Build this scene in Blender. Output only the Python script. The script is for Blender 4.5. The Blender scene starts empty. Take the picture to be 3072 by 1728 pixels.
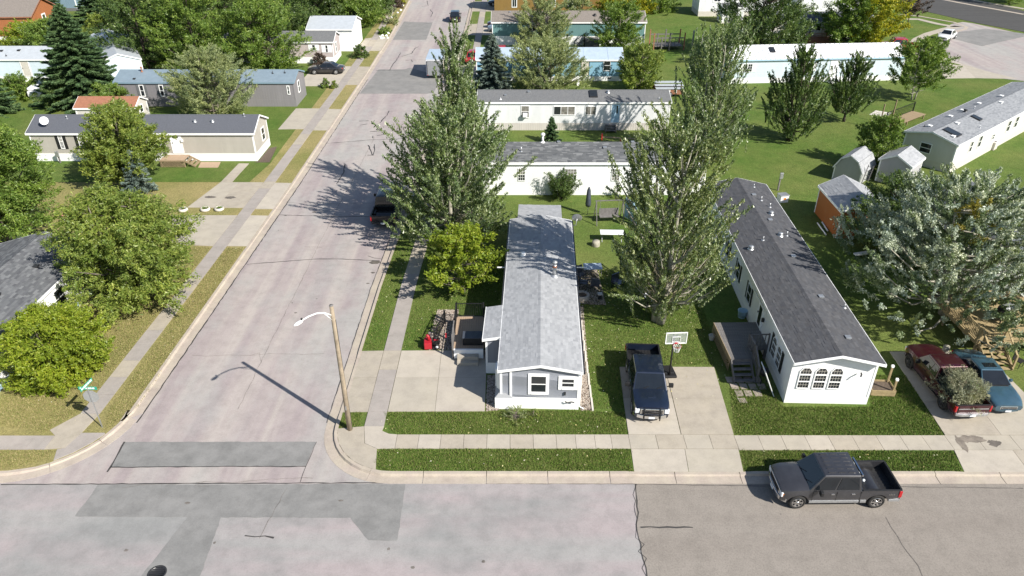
import bpy, bmesh, math, random
import numpy as np
from mathutils import Vector, Matrix
from math import sin, cos, pi, radians

# ---------------------------------------------------------------- camera, sky, sun, exposure
SC = bpy.context.scene
COL = SC.collection
cam_data = bpy.data.cameras.new('camera')
cam = bpy.data.objects.new('camera', cam_data)
COL.objects.link(cam)
cam.location = (0, 0, 26.5)
cam.rotation_euler = (radians(90 - 31.2), 0, 0)
cam_data.sensor_width = 36
cam_data.lens = 25.85
cam_data.clip_start = 0.5
cam_data.clip_end = 3000
SC.camera = cam

SUN_AZ, SUN_EL = -38.5, 39.3           # degrees: azimuth counter-clockwise from +X, elevation
world = bpy.data.worlds.new('World')
SC.world = world
world.use_nodes = True
wn = world.node_tree
sky = wn.nodes.new('ShaderNodeTexSky')
sky.sky_type = 'NISHITA'
sky.sun_disc = False
sky.sun_elevation = radians(SUN_EL)
sky.sun_rotation = radians(90 - SUN_AZ)
sky.air_density = 1.0
sky.dust_density = 0.6
wn.links.new(sky.outputs[0], wn.nodes['Background'].inputs[0])
wn.nodes['Background'].inputs[1].default_value = 0.080
sun_data = bpy.data.lights.new('sun', 'SUN')
sun_data.energy = 5.0
sun_data.angle = radians(0.5)
sun_data.color = (1.0, 0.95, 0.87)
sun = bpy.data.objects.new('sun', sun_data)
COL.objects.link(sun)
sdir = Vector((cos(radians(SUN_AZ)) * cos(radians(SUN_EL)), sin(radians(SUN_AZ)) * cos(radians(SUN_EL)), sin(radians(SUN_EL))))
sun.rotation_euler = sdir.to_track_quat('Z', 'Y').to_euler()
sun.location = (60, -50, 80)
vs = SC.view_settings
vs.view_transform = 'Standard'
vs.look = 'None'
vs.exposure = 0.66
vs.gamma = 1.0
vs.use_curve_mapping = False
try:
    SC.cycles.max_bounces = 6
    SC.cycles.transparent_max_bounces = 6
except Exception:
    pass

# ---------------------------------------------------------------- mesh helpers
class MB:
    """collects faces for ONE mesh object"""
    def __init__(self):
        self.v, self.f, self.m, self.s = [], [], [], []
        self.g = []
    def add(self, vs_, fs, mi=0, smooth=False):
        o = len(self.v)
        self.g.append((o, len(self.f)))
        self.v += [tuple(p) for p in vs_]
        for f in fs:
            self.f.append([i + o for i in f]); self.m.append(mi); self.s.append(smooth)
        return self
    def box(self, x0, x1, y0, y1, z0, z1, mi=0):
        return self.add([(x0,y0,z0),(x1,y0,z0),(x1,y1,z0),(x0,y1,z0),(x0,y0,z1),(x1,y0,z1),(x1,y1,z1),(x0,y1,z1)],
            [(0,3,2,1),(4,5,6,7),(0,1,5,4),(1,2,6,5),(2,3,7,6),(3,0,4,7)], mi)
    def bar(self, a, b, w, h=None, mi=0, up=(0,0,1)):
        a, b = Vector(a), Vector(b); h = h or w
        d = (b - a).normalized(); u = Vector(up)
        if abs(d.dot(u)) > .98: u = Vector((1,0,0))
        s_ = d.cross(u).normalized(); t = s_.cross(d).normalized()
        s_ *= w / 2; t *= h / 2
        return self.add([a-s_-t,a+s_-t,a+s_+t,a-s_+t,b-s_-t,b+s_-t,b+s_+t,b-s_+t],
            [(3,2,1,0),(4,5,6,7),(0,1,5,4),(1,2,6,5),(2,3,7,6),(3,0,4,7)], mi)
    def tube(self, path, rad, n=8, mi=0, cap=True, smooth=True):
        path = [Vector(p) for p in path]
        if not isinstance(rad, (list, tuple)): rad = [rad] * len(path)
        vs_, fs = [], []
        ref = None
        for i, p in enumerate(path):
            d = (path[min(i+1, len(path)-1)] - path[max(i-1, 0)])
            d = d.normalized() if d.length > 1e-9 else Vector((0,0,1))
            if ref is None:
                ref = d.orthogonal().normalized()
            ref = (ref - d * ref.dot(d))
            ref = ref.normalized() if ref.length > 1e-6 else d.orthogonal().normalized()
            b = d.cross(ref)
            for k in range(n):
                a = 2 * pi * k / n
                vs_.append(p + (ref * cos(a) + b * sin(a)) * rad[i])
        for i in range(len(path) - 1):
            for k in range(n):
                fs.append((i*n+k, i*n+(k+1)%n, (i+1)*n+(k+1)%n, (i+1)*n+k))
        self.add(vs_, fs, mi, smooth)
        if cap:
            o = len(self.v) - len(vs_)
            self.f.append([o + k for k in range(n)][::-1]); self.m.append(mi); self.s.append(False)
            self.f.append([o + (len(path)-1)*n + k for k in range(n)]); self.m.append(mi); self.s.append(False)
        return self
    def prism(self, pts, z0, z1, mi=0):
        n = len(pts)
        if sum(pts[i][0]*pts[(i+1)%n][1]-pts[(i+1)%n][0]*pts[i][1] for i in range(n)) < 0: pts = pts[::-1]
        vs_ = [(p[0],p[1],z0) for p in pts] + [(p[0],p[1],z1) for p in pts]
        fs = [tuple(range(n))[::-1], tuple(range(n, 2*n))] + [(i,(i+1)%n,n+(i+1)%n,n+i) for i in range(n)]
        return self.add(vs_, fs, mi)
    def lathe(self, prof, n=20, c=(0,0,0), axis='z', mi=0, smooth=True):
        vs_, fs = [], []
        for r, h in prof:
            for k in range(n):
                a = 2*pi*k/n
                if axis == 'z': vs_.append((c[0]+r*cos(a), c[1]+r*sin(a), c[2]+h))
                elif axis == 'y': vs_.append((c[0]+r*cos(a), c[1]+h, c[2]-r*sin(a)))
                else: vs_.append((c[0]+h, c[1]+r*cos(a), c[2]+r*sin(a)))
        for i in range(len(prof)-1):
            for k in range(n):
                fs.append((i*n+k, i*n+(k+1)%n, (i+1)*n+(k+1)%n, (i+1)*n+k))
        return self.add(vs_, fs, mi, smooth)
    def slab(self, pts, th=.12, mi=0):
        """closed slab from a ring of 3-D top points, straight down"""
        n = len(pts)
        if sum(pts[i][0]*pts[(i+1)%n][1]-pts[(i+1)%n][0]*pts[i][1] for i in range(n)) < 0: pts = pts[::-1]
        vs_ = [(p[0],p[1],p[2]-th) for p in pts] + [tuple(p) for p in pts]
        fs = [tuple(range(n))[::-1], tuple(range(n, 2*n))] + [(i,(i+1)%n,n+(i+1)%n,n+i) for i in range(n)]
        return self.add(vs_, fs, mi)
    def build(self, name, mats, parent=None, bevel=0, seg=2, smooth=None):
        me = bpy.data.meshes.new(name)
        me.from_pydata(self.v, [], self.f)
        if not isinstance(mats, (list, tuple)): mats = [mats]
        for m_ in mats: me.materials.append(m_)
        me.polygons.foreach_set('material_index', self.m)
        me.polygons.foreach_set('use_smooth', self.s if smooth is None else [smooth]*len(self.f))
        me.update()
        o = bpy.data.objects.new(name, me)
        COL.objects.link(o)
        if parent is not None: o.parent = parent
        if bevel:
            md = o.modifiers.new('bevel', 'BEVEL'); md.width = bevel; md.segments = seg
            md.limit_method = 'ANGLE'; md.angle_limit = radians(35); md.harden_normals = False
        return o

def _build_each(self, name, mats, parent=None, bevel=0):
    out = []; gs = self.g + [(len(self.v), len(self.f))]
    for (v0, f0), (v1, f1) in zip(gs, gs[1:]):
        b = MB(); b.add(self.v[v0:v1], [[i-v0 for i in f] for f in self.f[f0:f1]])
        b.s = self.s[f0:f1]
        out.append(b.build(name, mats, parent, bevel))
    return out
MB.build_each = _build_each                                         # every piece an object of its own

def tag(o, label=None, cat=None, group=None, kind=None):
    if label: o['label'] = label
    if cat: o['category'] = cat
    if group: o['group'] = group
    if kind: o['kind'] = kind
    return o
def thing(name, label, cat, loc=(0,0,0), rz=0.0, group=None):
    o = bpy.data.objects.new(name, None)
    o.empty_display_size = .3
    COL.objects.link(o)
    o.location = loc if len(loc) == 3 else (loc[0], loc[1], 0)
    o.rotation_euler = (0, 0, rz)
    return tag(o, label, cat, group)
def copy_tree(o, parent=None):
    c = o.copy(); COL.objects.link(c)
    if parent is not None: c.parent = parent
    for ch in list(o.children): copy_tree(ch, c)
    return c
def struct(o):
    o['kind'] = 'structure'; return o
def np_mesh(name, verts, tris, mat_, parent=None, quads=False):
    """fast mesh from numpy arrays (verts Nx3, faces Mx3 or Mx4)"""
    k = 4 if quads else 3
    me = bpy.data.meshes.new(name)
    me.vertices.add(len(verts)); me.vertices.foreach_set('co', np.asarray(verts, np.float32).ravel())
    nf = len(tris)
    me.loops.add(nf*k); me.loops.foreach_set('vertex_index', np.asarray(tris, np.int32).ravel())
    me.polygons.add(nf)
    me.polygons.foreach_set('loop_start', np.arange(0, nf*k, k, dtype=np.int32))
    me.polygons.foreach_set('loop_total', np.full(nf, k, np.int32))
    me.polygons.foreach_set('use_smooth', np.zeros(nf, bool))
    me.materials.append(mat_)
    me.update(calc_edges=True)
    o = bpy.data.objects.new(name, me); COL.objects.link(o)
    if parent is not None: o.parent = parent
    return o

# ---------------------------------------------------------------- materials (procedural)
def _new(name):
    m = bpy.data.materials.new(name); m.use_nodes = True
    nt = m.node_tree; b = nt.nodes['Principled BSDF']
    return m, nt, b
def N(nt, typ, **kw):
    n = nt.nodes.new(typ)
    for k, v_ in kw.items(): setattr(n, k, v_)
    return n
def rgba(c, k=1.0): return (c[0]*k, c[1]*k, c[2]*k, 1)
def ramp(nt, fac, stops):
    r = N(nt, 'ShaderNodeValToRGB')
    while len(r.color_ramp.elements) < len(stops): r.color_ramp.elements.new(.5)
    for e, (p, c_) in zip(r.color_ramp.elements, stops):
        e.position = p; e.color = c_ if len(c_) == 4 else rgba(c_)
    nt.links.new(fac, r.inputs[0]); return r.outputs[0]
def noise(nt, scale, detail=4, vec=None, rough=.6, dist=0):
    n = N(nt, 'ShaderNodeTexNoise'); n.inputs['Scale'].default_value = scale
    n.inputs['Detail'].default_value = detail; n.inputs['Roughness'].default_value = rough
    n.inputs['Distortion'].default_value = dist
    if vec is not None: nt.links.new(vec, n.inputs['Vector'])
    return n.outputs[0]
def coord(nt, scale=(1,1,1), rot=(0,0,0), which='Object'):
    t = N(nt, 'ShaderNodeTexCoord'); mp = N(nt, 'ShaderNodeMapping')
    mp.inputs['Scale'].default_value = scale; mp.inputs['Rotation'].default_value = rot
    nt.links.new(t.outputs[which], mp.inputs[0]); return mp.outputs[0]
def mixc(nt, fac, a, b, mode='MIX'):
    n = N(nt, 'ShaderNodeMix', data_type='RGBA', blend_type=mode)
    for sock, val in ((0, fac), (6, a), (7, b)):
        if isinstance(val, (int, float)): n.inputs[sock].default_value = val
        elif isinstance(val, tuple): n.inputs[sock].default_value = val if len(val) == 4 else rgba(val)
        else: nt.links.new(val, n.inputs[sock])
    return n.outputs[2]
def bump(nt, h, b, strength=.3, dist=.02):
    bp = N(nt, 'ShaderNodeBump'); bp.inputs['Strength'].default_value = strength; bp.inputs['Distance'].default_value = dist
    nt.links.new(h, bp.inputs['Height']); nt.links.new(bp.outputs[0], b.inputs['Normal'])
def mat(name, col, rough=.6, var=.12, scale=4, metal=0, spec=.4, bmp=0, bscale=40, coat=0, dirt=None, dirt_amt=.35):
    m, nt, b = _new(name)
    v_ = coord(nt)
    n1 = noise(nt, scale, 5, v_)
    c_ = ramp(nt, n1, [(.3, rgba(col, 1-var)), (.7, rgba(col, 1+var))])
    if dirt:
        n2 = noise(nt, scale*.35, 6, v_, .7)
        f_ = ramp(nt, n2, [(.5, (0,0,0)), (.75, (dirt_amt,)*3)])
        c_ = mixc(nt, f_, c_, dirt)
    nt.links.new(c_, b.inputs['Base Color'])
    b.inputs['Roughness'].default_value = rough; b.inputs['Metallic'].default_value = metal
    b.inputs['Specular IOR Level'].default_value = spec
    if coat: b.inputs['Coat Weight'].default_value = coat; b.inputs['Coat Roughness'].default_value = .04
    if bmp: bump(nt, noise(nt, bscale, 3, v_), b, bmp)
    return m
def island_mat(name, cols, rough=.85, patch=None, pscale=.6, spec=.25, bmp=0):
    """every loose piece of the mesh takes its own tint"""
    m, nt, b = _new(name)
    g = N(nt, 'ShaderNodeNewGeometry')
    n = len(cols)
    c_ = ramp(nt, g.outputs['Random Per Island'], [(i/(max(n-1,1)), c__) for i, c__ in enumerate(cols)])
    v_ = coord(nt)
    if patch:
        f_ = ramp(nt, noise(nt, pscale, 4, v_), [(.42, (0,0,0)), (.68, (.6,.6,.6))])
        c_ = mixc(nt, f_, c_, patch)
    gr = ramp(nt, noise(nt, 35, 3, v_), [(.3, (.86,)*3), (.7, (1.1,)*3)])
    c_ = mixc(nt, 1.0, c_, gr, 'MULTIPLY')
    nt.links.new(c_, b.inputs['Base Color']); b.inputs['Roughness'].default_value = rough
    b.inputs['Specular IOR Level'].default_value = spec
    if bmp: bump(nt, noise(nt, 60, 2, v_), b, bmp)
    return m
def leaf_mat(name, cols, trans=.3, gloss=.45, spec=.5, silver=None, silver_p=.0, patch=None):
    m, nt, b = _new(name)
    g = N(nt, 'ShaderNodeNewGeometry'); n = len(cols)
    c_ = ramp(nt, g.outputs['Random Per Island'], [(i/(n-1), q) for i, q in enumerate(cols)])
    v_ = coord(nt)
    t_ = ramp(nt, noise(nt, .55, 3, v_), [(.35, (.72,.78,.74)), (.68, (1.22,1.16,.95))])
    c_ = mixc(nt, 1.0, c_, t_, 'MULTIPLY')
    if patch:
        f_ = ramp(nt, noise(nt, .33, 2, v_), [(patch[1], (0,0,0)), (patch[1]+.05, (1,1,1))])
        c_ = mixc(nt, f_, c_, patch[0])
    if silver:                                   # pale felted underside of the leaf
        c_ = mixc(nt, g.outputs['Backfacing'], c_, silver)
    nt.links.new(c_, b.inputs['Base Color'])
    b.inputs['Roughness'].default_value = gloss; b.inputs['Specular IOR Level'].default_value = spec
    out = nt.nodes['Material Output']
    tr = N(nt, 'ShaderNodeBsdfTranslucent'); nt.links.new(mixc(nt, 1.0, c_, (1.25,1.3,.55), 'MULTIPLY'), tr.inputs[0])
    mx = N(nt, 'ShaderNodeMixShader'); mx.inputs[0].default_value = trans
    nt.links.new(b.outputs[0], mx.inputs[1]); nt.links.new(tr.outputs[0], mx.inputs[2])
    nt.links.new(mx.outputs[0], out.inputs[0])
    return m
def grass_mat(name, a, b_, dry, dry_lo=.55, dry_hi=.8):
    m, nt, b = _new(name)
    v_ = coord(nt)
    big = noise(nt, .12, 4, v_); mid = noise(nt, .9, 5, v_, .65); fine = noise(nt, 9, 6, v_, .75)
    c_ = ramp(nt, mid, [(.3, a), (.7, b_)])
    f_ = ramp(nt, big, [(dry_lo-.18, (0,0,0)), (dry_hi, (.85,)*3)])
    c_ = mixc(nt, f_, c_, dry)
    d2 = ramp(nt, noise(nt, 2.6, 6, v_, .7), [(.56, (0,0,0)), (.72, (.5,)*3)])
    c_ = mixc(nt, d2, c_, dry)
    c_ = mixc(nt, 1.0, c_, ramp(nt, fine, [(.3, (.62,)*3), (.7, (1.38,)*3)]), 'MULTIPLY')
    c_ = mixc(nt, 1.0, c_, ramp(nt, noise(nt, 30, 2, v_), [(.3, (.75,)*3), (.7, (1.25,)*3)]), 'MULTIPLY')
    nt.links.new(c_, b.inputs['Base Color']); b.inputs['Roughness'].default_value = .9
    b.inputs['Specular IOR Level'].default_value = .1
    bump(nt, fine, b, .9, .06)
    return m
def pavement_mat(name, base, tint, streak_axis=None, tint_amt=.5, speck=.12, stain=.25, cscale=.5, grey=None):
    """weathered concrete: broad tone patches, wheel-lane streaks, stains and aggregate specks"""
    m, nt, b = _new(name)
    v_ = coord(nt)
    sc = {None: (1,1,1), 'x': (.05,1,1), 'y': (1,.05,1)}[streak_axis]
    vs_ = coord(nt, sc)
    lanes = noise(nt, .75 if streak_axis else cscale, 5, vs_, .55, .3)
    c_ = ramp(nt, lanes, [(.36, base), (.62, tint)]) if tint_amt else None
    c_ = mixc(nt, tint_amt, base, c_)
    if grey:
        f_ = ramp(nt, noise(nt, .16, 5, coord(nt, tuple(.55+.45*s_ for s_ in sc)), .65), [(.46, (0,0,0)), (.62, (.8,)*3)])
        c_ = mixc(nt, f_, c_, grey)
    st = ramp(nt, noise(nt, 1.3, 8, v_, .72), [(.2, (1-stain,)*3), (.55, (1,1,1)), (.85, (1+stain*.3,)*3)])
    c_ = mixc(nt, 1.0, c_, st, 'MULTIPLY')
    fs = ramp(nt, noise(nt, 14, 6, v_, .8), [(.28, (1-speck*1.6,)*3), (.5, (1,1,1)), (.75, (1+speck,)*3)])
    c_ = mixc(nt, 1.0, c_, fs, 'MULTIPLY')
    nt.links.new(c_, b.inputs['Base Color']); b.inputs['Roughness'].default_value = .88
    b.inputs['Specular IOR Level'].default_value = .2
    bump(nt, noise(nt, 25, 5, v_, .7), b, .25, .01)
    return m
def siding_mat(name, col, pitch=.11, axis='z', var=.05, rough=.55, depth=.5, dirt=(.3,.28,.24)):
    m, nt, b = _new(name)
    v_ = coord(nt)
    w = N(nt, 'ShaderNodeTexWave', wave_type='BANDS', bands_direction=axis.upper(), wave_profile='SAW')
    w.inputs['Scale'].default_value = 0.3142/pitch
    nt.links.new(v_, w.inputs['Vector'])
    n1 = noise(nt, 1.2, 6, coord(nt, (1,1,.25)), .65)
    c_ = ramp(nt, n1, [(.3, rgba(col, 1-var*1.6)), (.7, rgba(col, 1+var))])
    d_ = ramp(nt, noise(nt, .8, 7, v_, .7), [(.55, (0,0,0)), (.85, (.22,)*3)])
    c_ = mixc(nt, d_, c_, dirt)
    nt.links.new(c_, b.inputs['Base Color']); b.inputs['Roughness'].default_value = rough
    b.inputs['Specular IOR Level'].default_value = .35
    bump(nt, w.outputs[0], b, depth, .018)
    return m

M = {}
M['lawn_green'] = grass_mat('lawn_green', (0.057,0.108,0.019), (0.098,0.156,0.032), (0.189,0.183,0.063), .54, .90)
M['lawn_dry'] = grass_mat('lawn_dry', (0.134,0.154,0.044), (0.205,0.202,0.067), (0.346,0.271,0.134), .42, .74)
M['blade'] = island_mat('blade', [(0.071,0.136,0.017), (0.123,0.194,0.028), (0.156,0.194,0.045), (0.233,0.207,0.091)])
M['blade_dry'] = island_mat('blade_dry', [(0.128,0.166,0.038), (0.205,0.211,0.064), (0.282,0.243,0.102), (0.384,0.320,0.166)])
M['litter'] = island_mat('litter', [(.55,.50,.28), (.50,.42,.16), (.62,.60,.48), (.35,.30,.10)])
M['road'] = pavement_mat('road', (0.398,0.355,0.329), (0.292,0.246,0.250), 'y', .8, .09, .22, grey=(0.345,0.336,0.318))
M['crossroad'] = pavement_mat('crossroad', (.315,.305,.295), (.345,.296,.296), 'x', .8, .09, .24, grey=(.235,.238,.232))
M['aggregate'] = pavement_mat('aggregate', (.238,.212,.186), (.272,.245,.215), 'x', .6, .20, .2)
M['patch_grey'] = pavement_mat('patch_grey', (.198,.196,.190), (.240,.236,.228), None, .9, .09, .28, .8)
M['patch_dark'] = pavement_mat('patch_dark', (0.209,0.205,0.197), (0.252,0.244,0.233), None, .8, .10, .22, .5)
M['asphalt'] = pavement_mat('asphalt', (.072,.070,.068), (.09,.088,.085), 'x', .6, .2, .2)
M['concrete'] = pavement_mat('concrete', (0.409,0.370,0.304), (0.370,0.335,0.283), None, .7, .07, .20, .6)
M['concrete_old'] = pavement_mat('concrete_old', (0.344,0.309,0.283), (0.313,0.287,0.261), None, .7, .09, .24, .6)
M['kerb'] = pavement_mat('kerb', (0.422,0.370,0.300), (0.383,0.322,0.283), None, .7, .1, .25, .9)
M['tar'] = mat('tar', (.055,.052,.05), .6, .2, 6)
M['concrete2'] = pavement_mat('concrete2', (.365,.325,.270), (.40,.355,.285), None, .7, .08, .26, .8)
M['concrete3'] = pavement_mat('concrete3', (.445,.402,.335), (.40,.36,.31), None, .7, .07, .20, .4)
M['hairline'] = mat('hairline', (0.150,0.135,0.120), .8, .3, 6)
M['wet'] = mat('wet', (.20,.172,.142), .6, .35, 3)
M['oil'] = mat('oil', (.12,.105,.09), .7, .3, 3)
M['gravel'] = island_mat('gravel', [(0.365,0.313,0.261), (0.479,0.435,0.383), (0.287,0.235,0.200), (0.418,0.348,0.287)], bmp=.4)
M['soil'] = mat('soil', (.10,.075,.055), .95, .3, 8, bmp=.5)
M['white'] = mat('white', (.85,.85,.84), .5, .03, 3, dirt=(.55,.53,.48), dirt_amt=.18)
M['trim'] = mat('trim', (.86,.86,.85), .45, .03, 4)
M['cream'] = mat('cream', (0.574,0.539,0.479), .6, .05, 3)
M['glass'] = mat('glass', (.022,.026,.030), .06, .3, 1.5, spec=.6)
M['glass_curtain'] = mat('glass_curtain', (.20,.19,.17), .12, .55, 3, spec=.5)
M['carglass'] = mat('carglass', (.010,.013,.017), .03, .2, 2, spec=.7)
M['black'] = mat('black', (.018,.018,.019), .5, .15, 5)
M['rubber'] = mat('rubber', (.022,.021,.020), .85, .2, 8)
M['darkmetal'] = mat('darkmetal', (.03,.03,.032), .4, .1, 6, spec=.5)
M['chrome'] = mat('chrome', (.70,.71,.73), .16, .05, 4, metal=1)
M['alloy'] = mat('alloy', (.62,.63,.65), .3, .08, 6, metal=.9)
M['galv'] = mat('galv', (.46,.47,.48), .42, .12, 7, metal=.7)
M['lens'] = mat('lens', (.72,.75,.78), .08, .08, 6, spec=.8)
M['amber'] = mat('amber', (.70,.22,.02), .2, .1, 8)
M['taillight'] = mat('taillight', (.42,.012,.016), .12, .2, 9, spec=.7)
M['plate'] = mat('plate', (.70,.73,.76), .4, .08, 20)
M['wood'] = mat('wood', (.28,.21,.13), .8, .2, 5, bmp=.3)
M['wood_new'] = mat('wood_new', (.32,.245,.13), .8, .2, 5, bmp=.2)
M['wood_grey'] = mat('wood_grey', (.16,.15,.145), .85, .25, 5, bmp=.3)
M['deck_tan'] = mat('deck_tan', (.38,.275,.19), .8, .12, 6, bmp=.2)
M['pole_wood'] = mat('pole_wood', (.31,.25,.18), .85, .25, 3, bmp=.5, dirt=(.20,.15,.10))
M['bark'] = mat('bark', (.145,.125,.10), .95, .35, 6, bmp=.8, bscale=14)
M['bark_pale'] = mat('bark_pale', (.33,.31,.25), .9, .3, 5, bmp=.6, bscale=10)
M['bark_dark'] = mat('bark_dark', (.075,.06,.048), .95, .3, 6, bmp=.8)
M['twig'] = mat('twig', (.34,.29,.20), .85, .25, 8)
M['red'] = mat('red', (.38,.014,.024), .4, .1, 5, spec=.5)
M['bluetint'] = mat('bluetint', (.42,.60,.74), .5, .08, 3)
M['street_green'] = mat('street_green', (.02,.30,.20), .4, .06, 8)
M['sign_back'] = mat('sign_back', (.36,.37,.37), .45, .08, 5, metal=.4)
M['tarp'] = mat('tarp', (.06,.07,.09), .35, .3, 3)
M['rust'] = mat('rust', (.30,.135,.08), .8, .15, 4, dirt=(.25,.10,.06))
M['pink'] = mat('pink', (.62,.18,.28), .5, .1, 5)
M['coolwhite'] = mat('coolwhite', (.74,.75,.78), .5, .04, 3)  # slightly bluish off-white
# roofs
M['sh_grey'] = island_mat('sh_grey', [(.275,.282,.295), (.335,.343,.355), (.375,.382,.395), (.30,.308,.32), (.345,.352,.365)])
M['sh_grey2'] = island_mat('sh_grey2', [(.19,.20,.215), (.25,.26,.275), (.29,.30,.315), (.22,.23,.245)])
M['sh_char'] = island_mat('sh_char', [(0.062,0.064,0.072), (0.089,0.091,0.099), (0.074,0.074,0.079), (0.105,0.105,0.111)])
M['sh_slate'] = island_mat('sh_slate', [(0.078,0.083,0.090), (0.110,0.115,0.121), (0.184,0.189,0.193), (0.092,0.097,0.102), (0.120,0.124,0.129)])
M['sh_dark2'] = island_mat('sh_dark2', [(0.084,0.087,0.095), (0.112,0.115,0.123), (0.179,0.185,0.190), (0.095,0.099,0.106), (0.134,0.140,0.146)])
M['roof_mid'] = mat('roof_mid', (.135,.138,.142), .9, .2, 7, bmp=.4, dirt=(.22,.215,.20))
M['roof_slate'] = mat('roof_slate', (0.095,0.101,0.118), .9, .12, 8, bmp=.4)
M['roof_brown'] = mat('roof_brown', (.20,.175,.155), .9, .22, 7, bmp=.4)
M['roof_bluemetal'] = mat('roof_bluemetal', (.185,.24,.285), .45, .08, 2, dirt=(.28,.33,.36))
M['roof_paleblue'] = mat('roof_paleblue', (.36,.44,.53), .5, .08, 2, dirt=(.28,.33,.38))
M['roof_white'] = mat('roof_white', (.88,.87,.86), .4, .03, 2)
M['roof_silver'] = mat('roof_silver', (.40,.43,.46), .45, .08, 2)
# walls
M['w_grey'] = siding_mat('w_grey', (0.242,0.255,0.289), .2, 'x')
M['w_white'] = siding_mat('w_white', (.87,.87,.87), .11, dirt=(.6,.59,.56))
M['w_white2'] = siding_mat('w_white2', (.74,.745,.755), .11, var=.06)
M['w_tan'] = siding_mat('w_tan', (.46,.43,.385), .12, depth=.8)
M['w_greyhouse'] = siding_mat('w_greyhouse', (.225,.215,.225), .3, 'x')
M['w_blue'] = siding_mat('w_blue', (.25,.46,.60), .2, depth=.9)
M['w_teal'] = siding_mat('w_teal', (.135,.255,.255), .3, 'x')
M['w_ochre'] = siding_mat('w_ochre', (.235,.145,.045), .25, 'x')
M['w_pale'] = siding_mat('w_pale', (.62,.72,.78), .2)
M['w_beige'] = siding_mat('w_beige', (.62,.59,.55), .12)
M['w_pink'] = siding_mat('w_pink', (.47,.41,.40), .12)
M['w_brick'] = siding_mat('w_brick', (.38,.145,.06), .2)
M['w_orange'] = siding_mat('w_orange', (.37,.12,.032), .25, 'x')
M['w_shed'] = siding_mat('w_shed', (.36,.37,.365), .2, 'x')
M['w_shed2'] = siding_mat('w_shed2', (.40,.39,.41), .2, 'x')
M['w_bluegrey'] = siding_mat('w_bluegrey', (.20,.29,.36), .2)
M['skirt_ribbed'] = siding_mat('skirt_ribbed', (.60,.56,.52), .25, 'x', depth=.9)
# leaves
M['lf_poplar'] = leaf_mat('lf_poplar', [(0.086,0.142,0.043), (0.120,0.182,0.060), (0.168,0.228,0.086), (0.228,0.278,0.134), (0.432,0.480,0.360)], .26, .36, .6)  # palest tint imitates bright glints on the leaves
M['lf_poplar2'] = leaf_mat('lf_poplar2', [(0.091,0.142,0.046), (0.134,0.190,0.062), (0.192,0.235,0.089), (0.258,0.288,0.132), (0.432,0.480,0.348)], .26, .36, .6)  # glints put into the palest leaf tint here too
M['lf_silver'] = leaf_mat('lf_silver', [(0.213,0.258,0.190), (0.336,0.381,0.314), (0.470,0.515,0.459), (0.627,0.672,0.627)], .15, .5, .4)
M['lf_silvergreen'] = leaf_mat('lf_silvergreen', [(0.106,0.156,0.075), (0.150,0.206,0.106), (0.200,0.250,0.144), (0.300,0.350,0.237)], .22, .5, .4)
M['lf_gold'] = leaf_mat('lf_gold', [(.26,.22,.05), (.36,.30,.06), (.42,.36,.09), (.22,.22,.08)], .3, .5, .3)
M['lf_elm'] = leaf_mat('lf_elm', [(0.121,0.182,0.034), (0.176,0.242,0.048), (0.232,0.287,0.064), (0.324,0.361,0.102)], .3, .45, .4)
M['lf_lime'] = leaf_mat('lf_lime', [(0.150,0.220,0.017), (0.206,0.278,0.026), (0.264,0.327,0.040), (0.321,0.349,0.050)], .35, .45, .35)
M['lf_green'] = leaf_mat('lf_green', [(0.093,0.167,0.030), (0.139,0.223,0.040), (0.195,0.279,0.059), (0.250,0.316,0.084)], .3, .45, .4)
M['lf_dark'] = leaf_mat('lf_dark', [(0.053,0.100,0.027), (0.080,0.137,0.036), (0.117,0.175,0.049), (0.166,0.217,0.075)], .25, .45, .45)
M['lf_willow'] = leaf_mat('lf_willow', [(0.164,0.206,0.095), (0.232,0.277,0.126), (0.305,0.347,0.168), (0.400,0.431,0.241)], .25, .5, .4)
M['lf_yellow'] = leaf_mat('lf_yellow', [(0.149,0.194,0.018), (0.238,0.268,0.024), (0.372,0.357,0.030), (0.535,0.461,0.044)], .35, .5, .3)
M['lf_spruce'] = leaf_mat('lf_spruce', [(0.060,0.114,0.049), (0.092,0.158,0.071), (0.131,0.201,0.092)], .05, .6, .3)
M['lf_bspruce'] = leaf_mat('lf_bspruce', [(0.112,0.160,0.150), (0.160,0.210,0.198), (0.216,0.271,0.259)], .05, .6, .3)
M['lf_brown'] = leaf_mat('lf_brown', [(0.084,0.060,0.054), (0.120,0.084,0.072), (0.072,0.054,0.048)], .15, .6, .3)
M['lf_drytwig'] = leaf_mat('lf_drytwig', [(.20,.205,.14), (.27,.275,.19), (.35,.35,.26), (.42,.42,.33)], .15, .6, .3)

# ---------------------------------------------------------------- ground, roads, kerbs, pavements
rnd = random.Random(7)
Z_ROAD, Z_LAWN = -0.13, -0.04
def lerp_tab(tab, y):
    if y <= tab[0][0]: return tab[0][1]
    for (y0, x0), (y1, x1) in zip(tab, tab[1:]):
        if y <= y1: return x0 + (x1-x0)*(y-y0)/(y1-y0)
    return tab[-1][1]
XR = [(26,-9.95),(44,-9.85),(63,-9.2),(97,-8.0),(119,-7.95),(153,-8.0),(240,-8.2)]   # right gutter seam of the side street
XL = [(26,-20.25),(44,-19.8),(63,-19.35),(97,-19.0),(119,-18.9),(153,-19.6),(240,-20.2)]
xr = lambda y: lerp_tab(XR, y)
xl = lambda y: lerp_tab(XL, y)
KB = .70                                                            # gutter pan + kerb width
def arc(cx, cy, r, a0, a1, n): return [(cx+r*cos(radians(a0+(a1-a0)*i/n)), cy+r*sin(radians(a0+(a1-a0)*i/n))) for i in range(n+1)]
YS = [30,34,38,44,50,56,63,70,78,87,97,108,119,136,153,175,200,240]
R1, R2 = 3.3, 4.6
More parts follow.
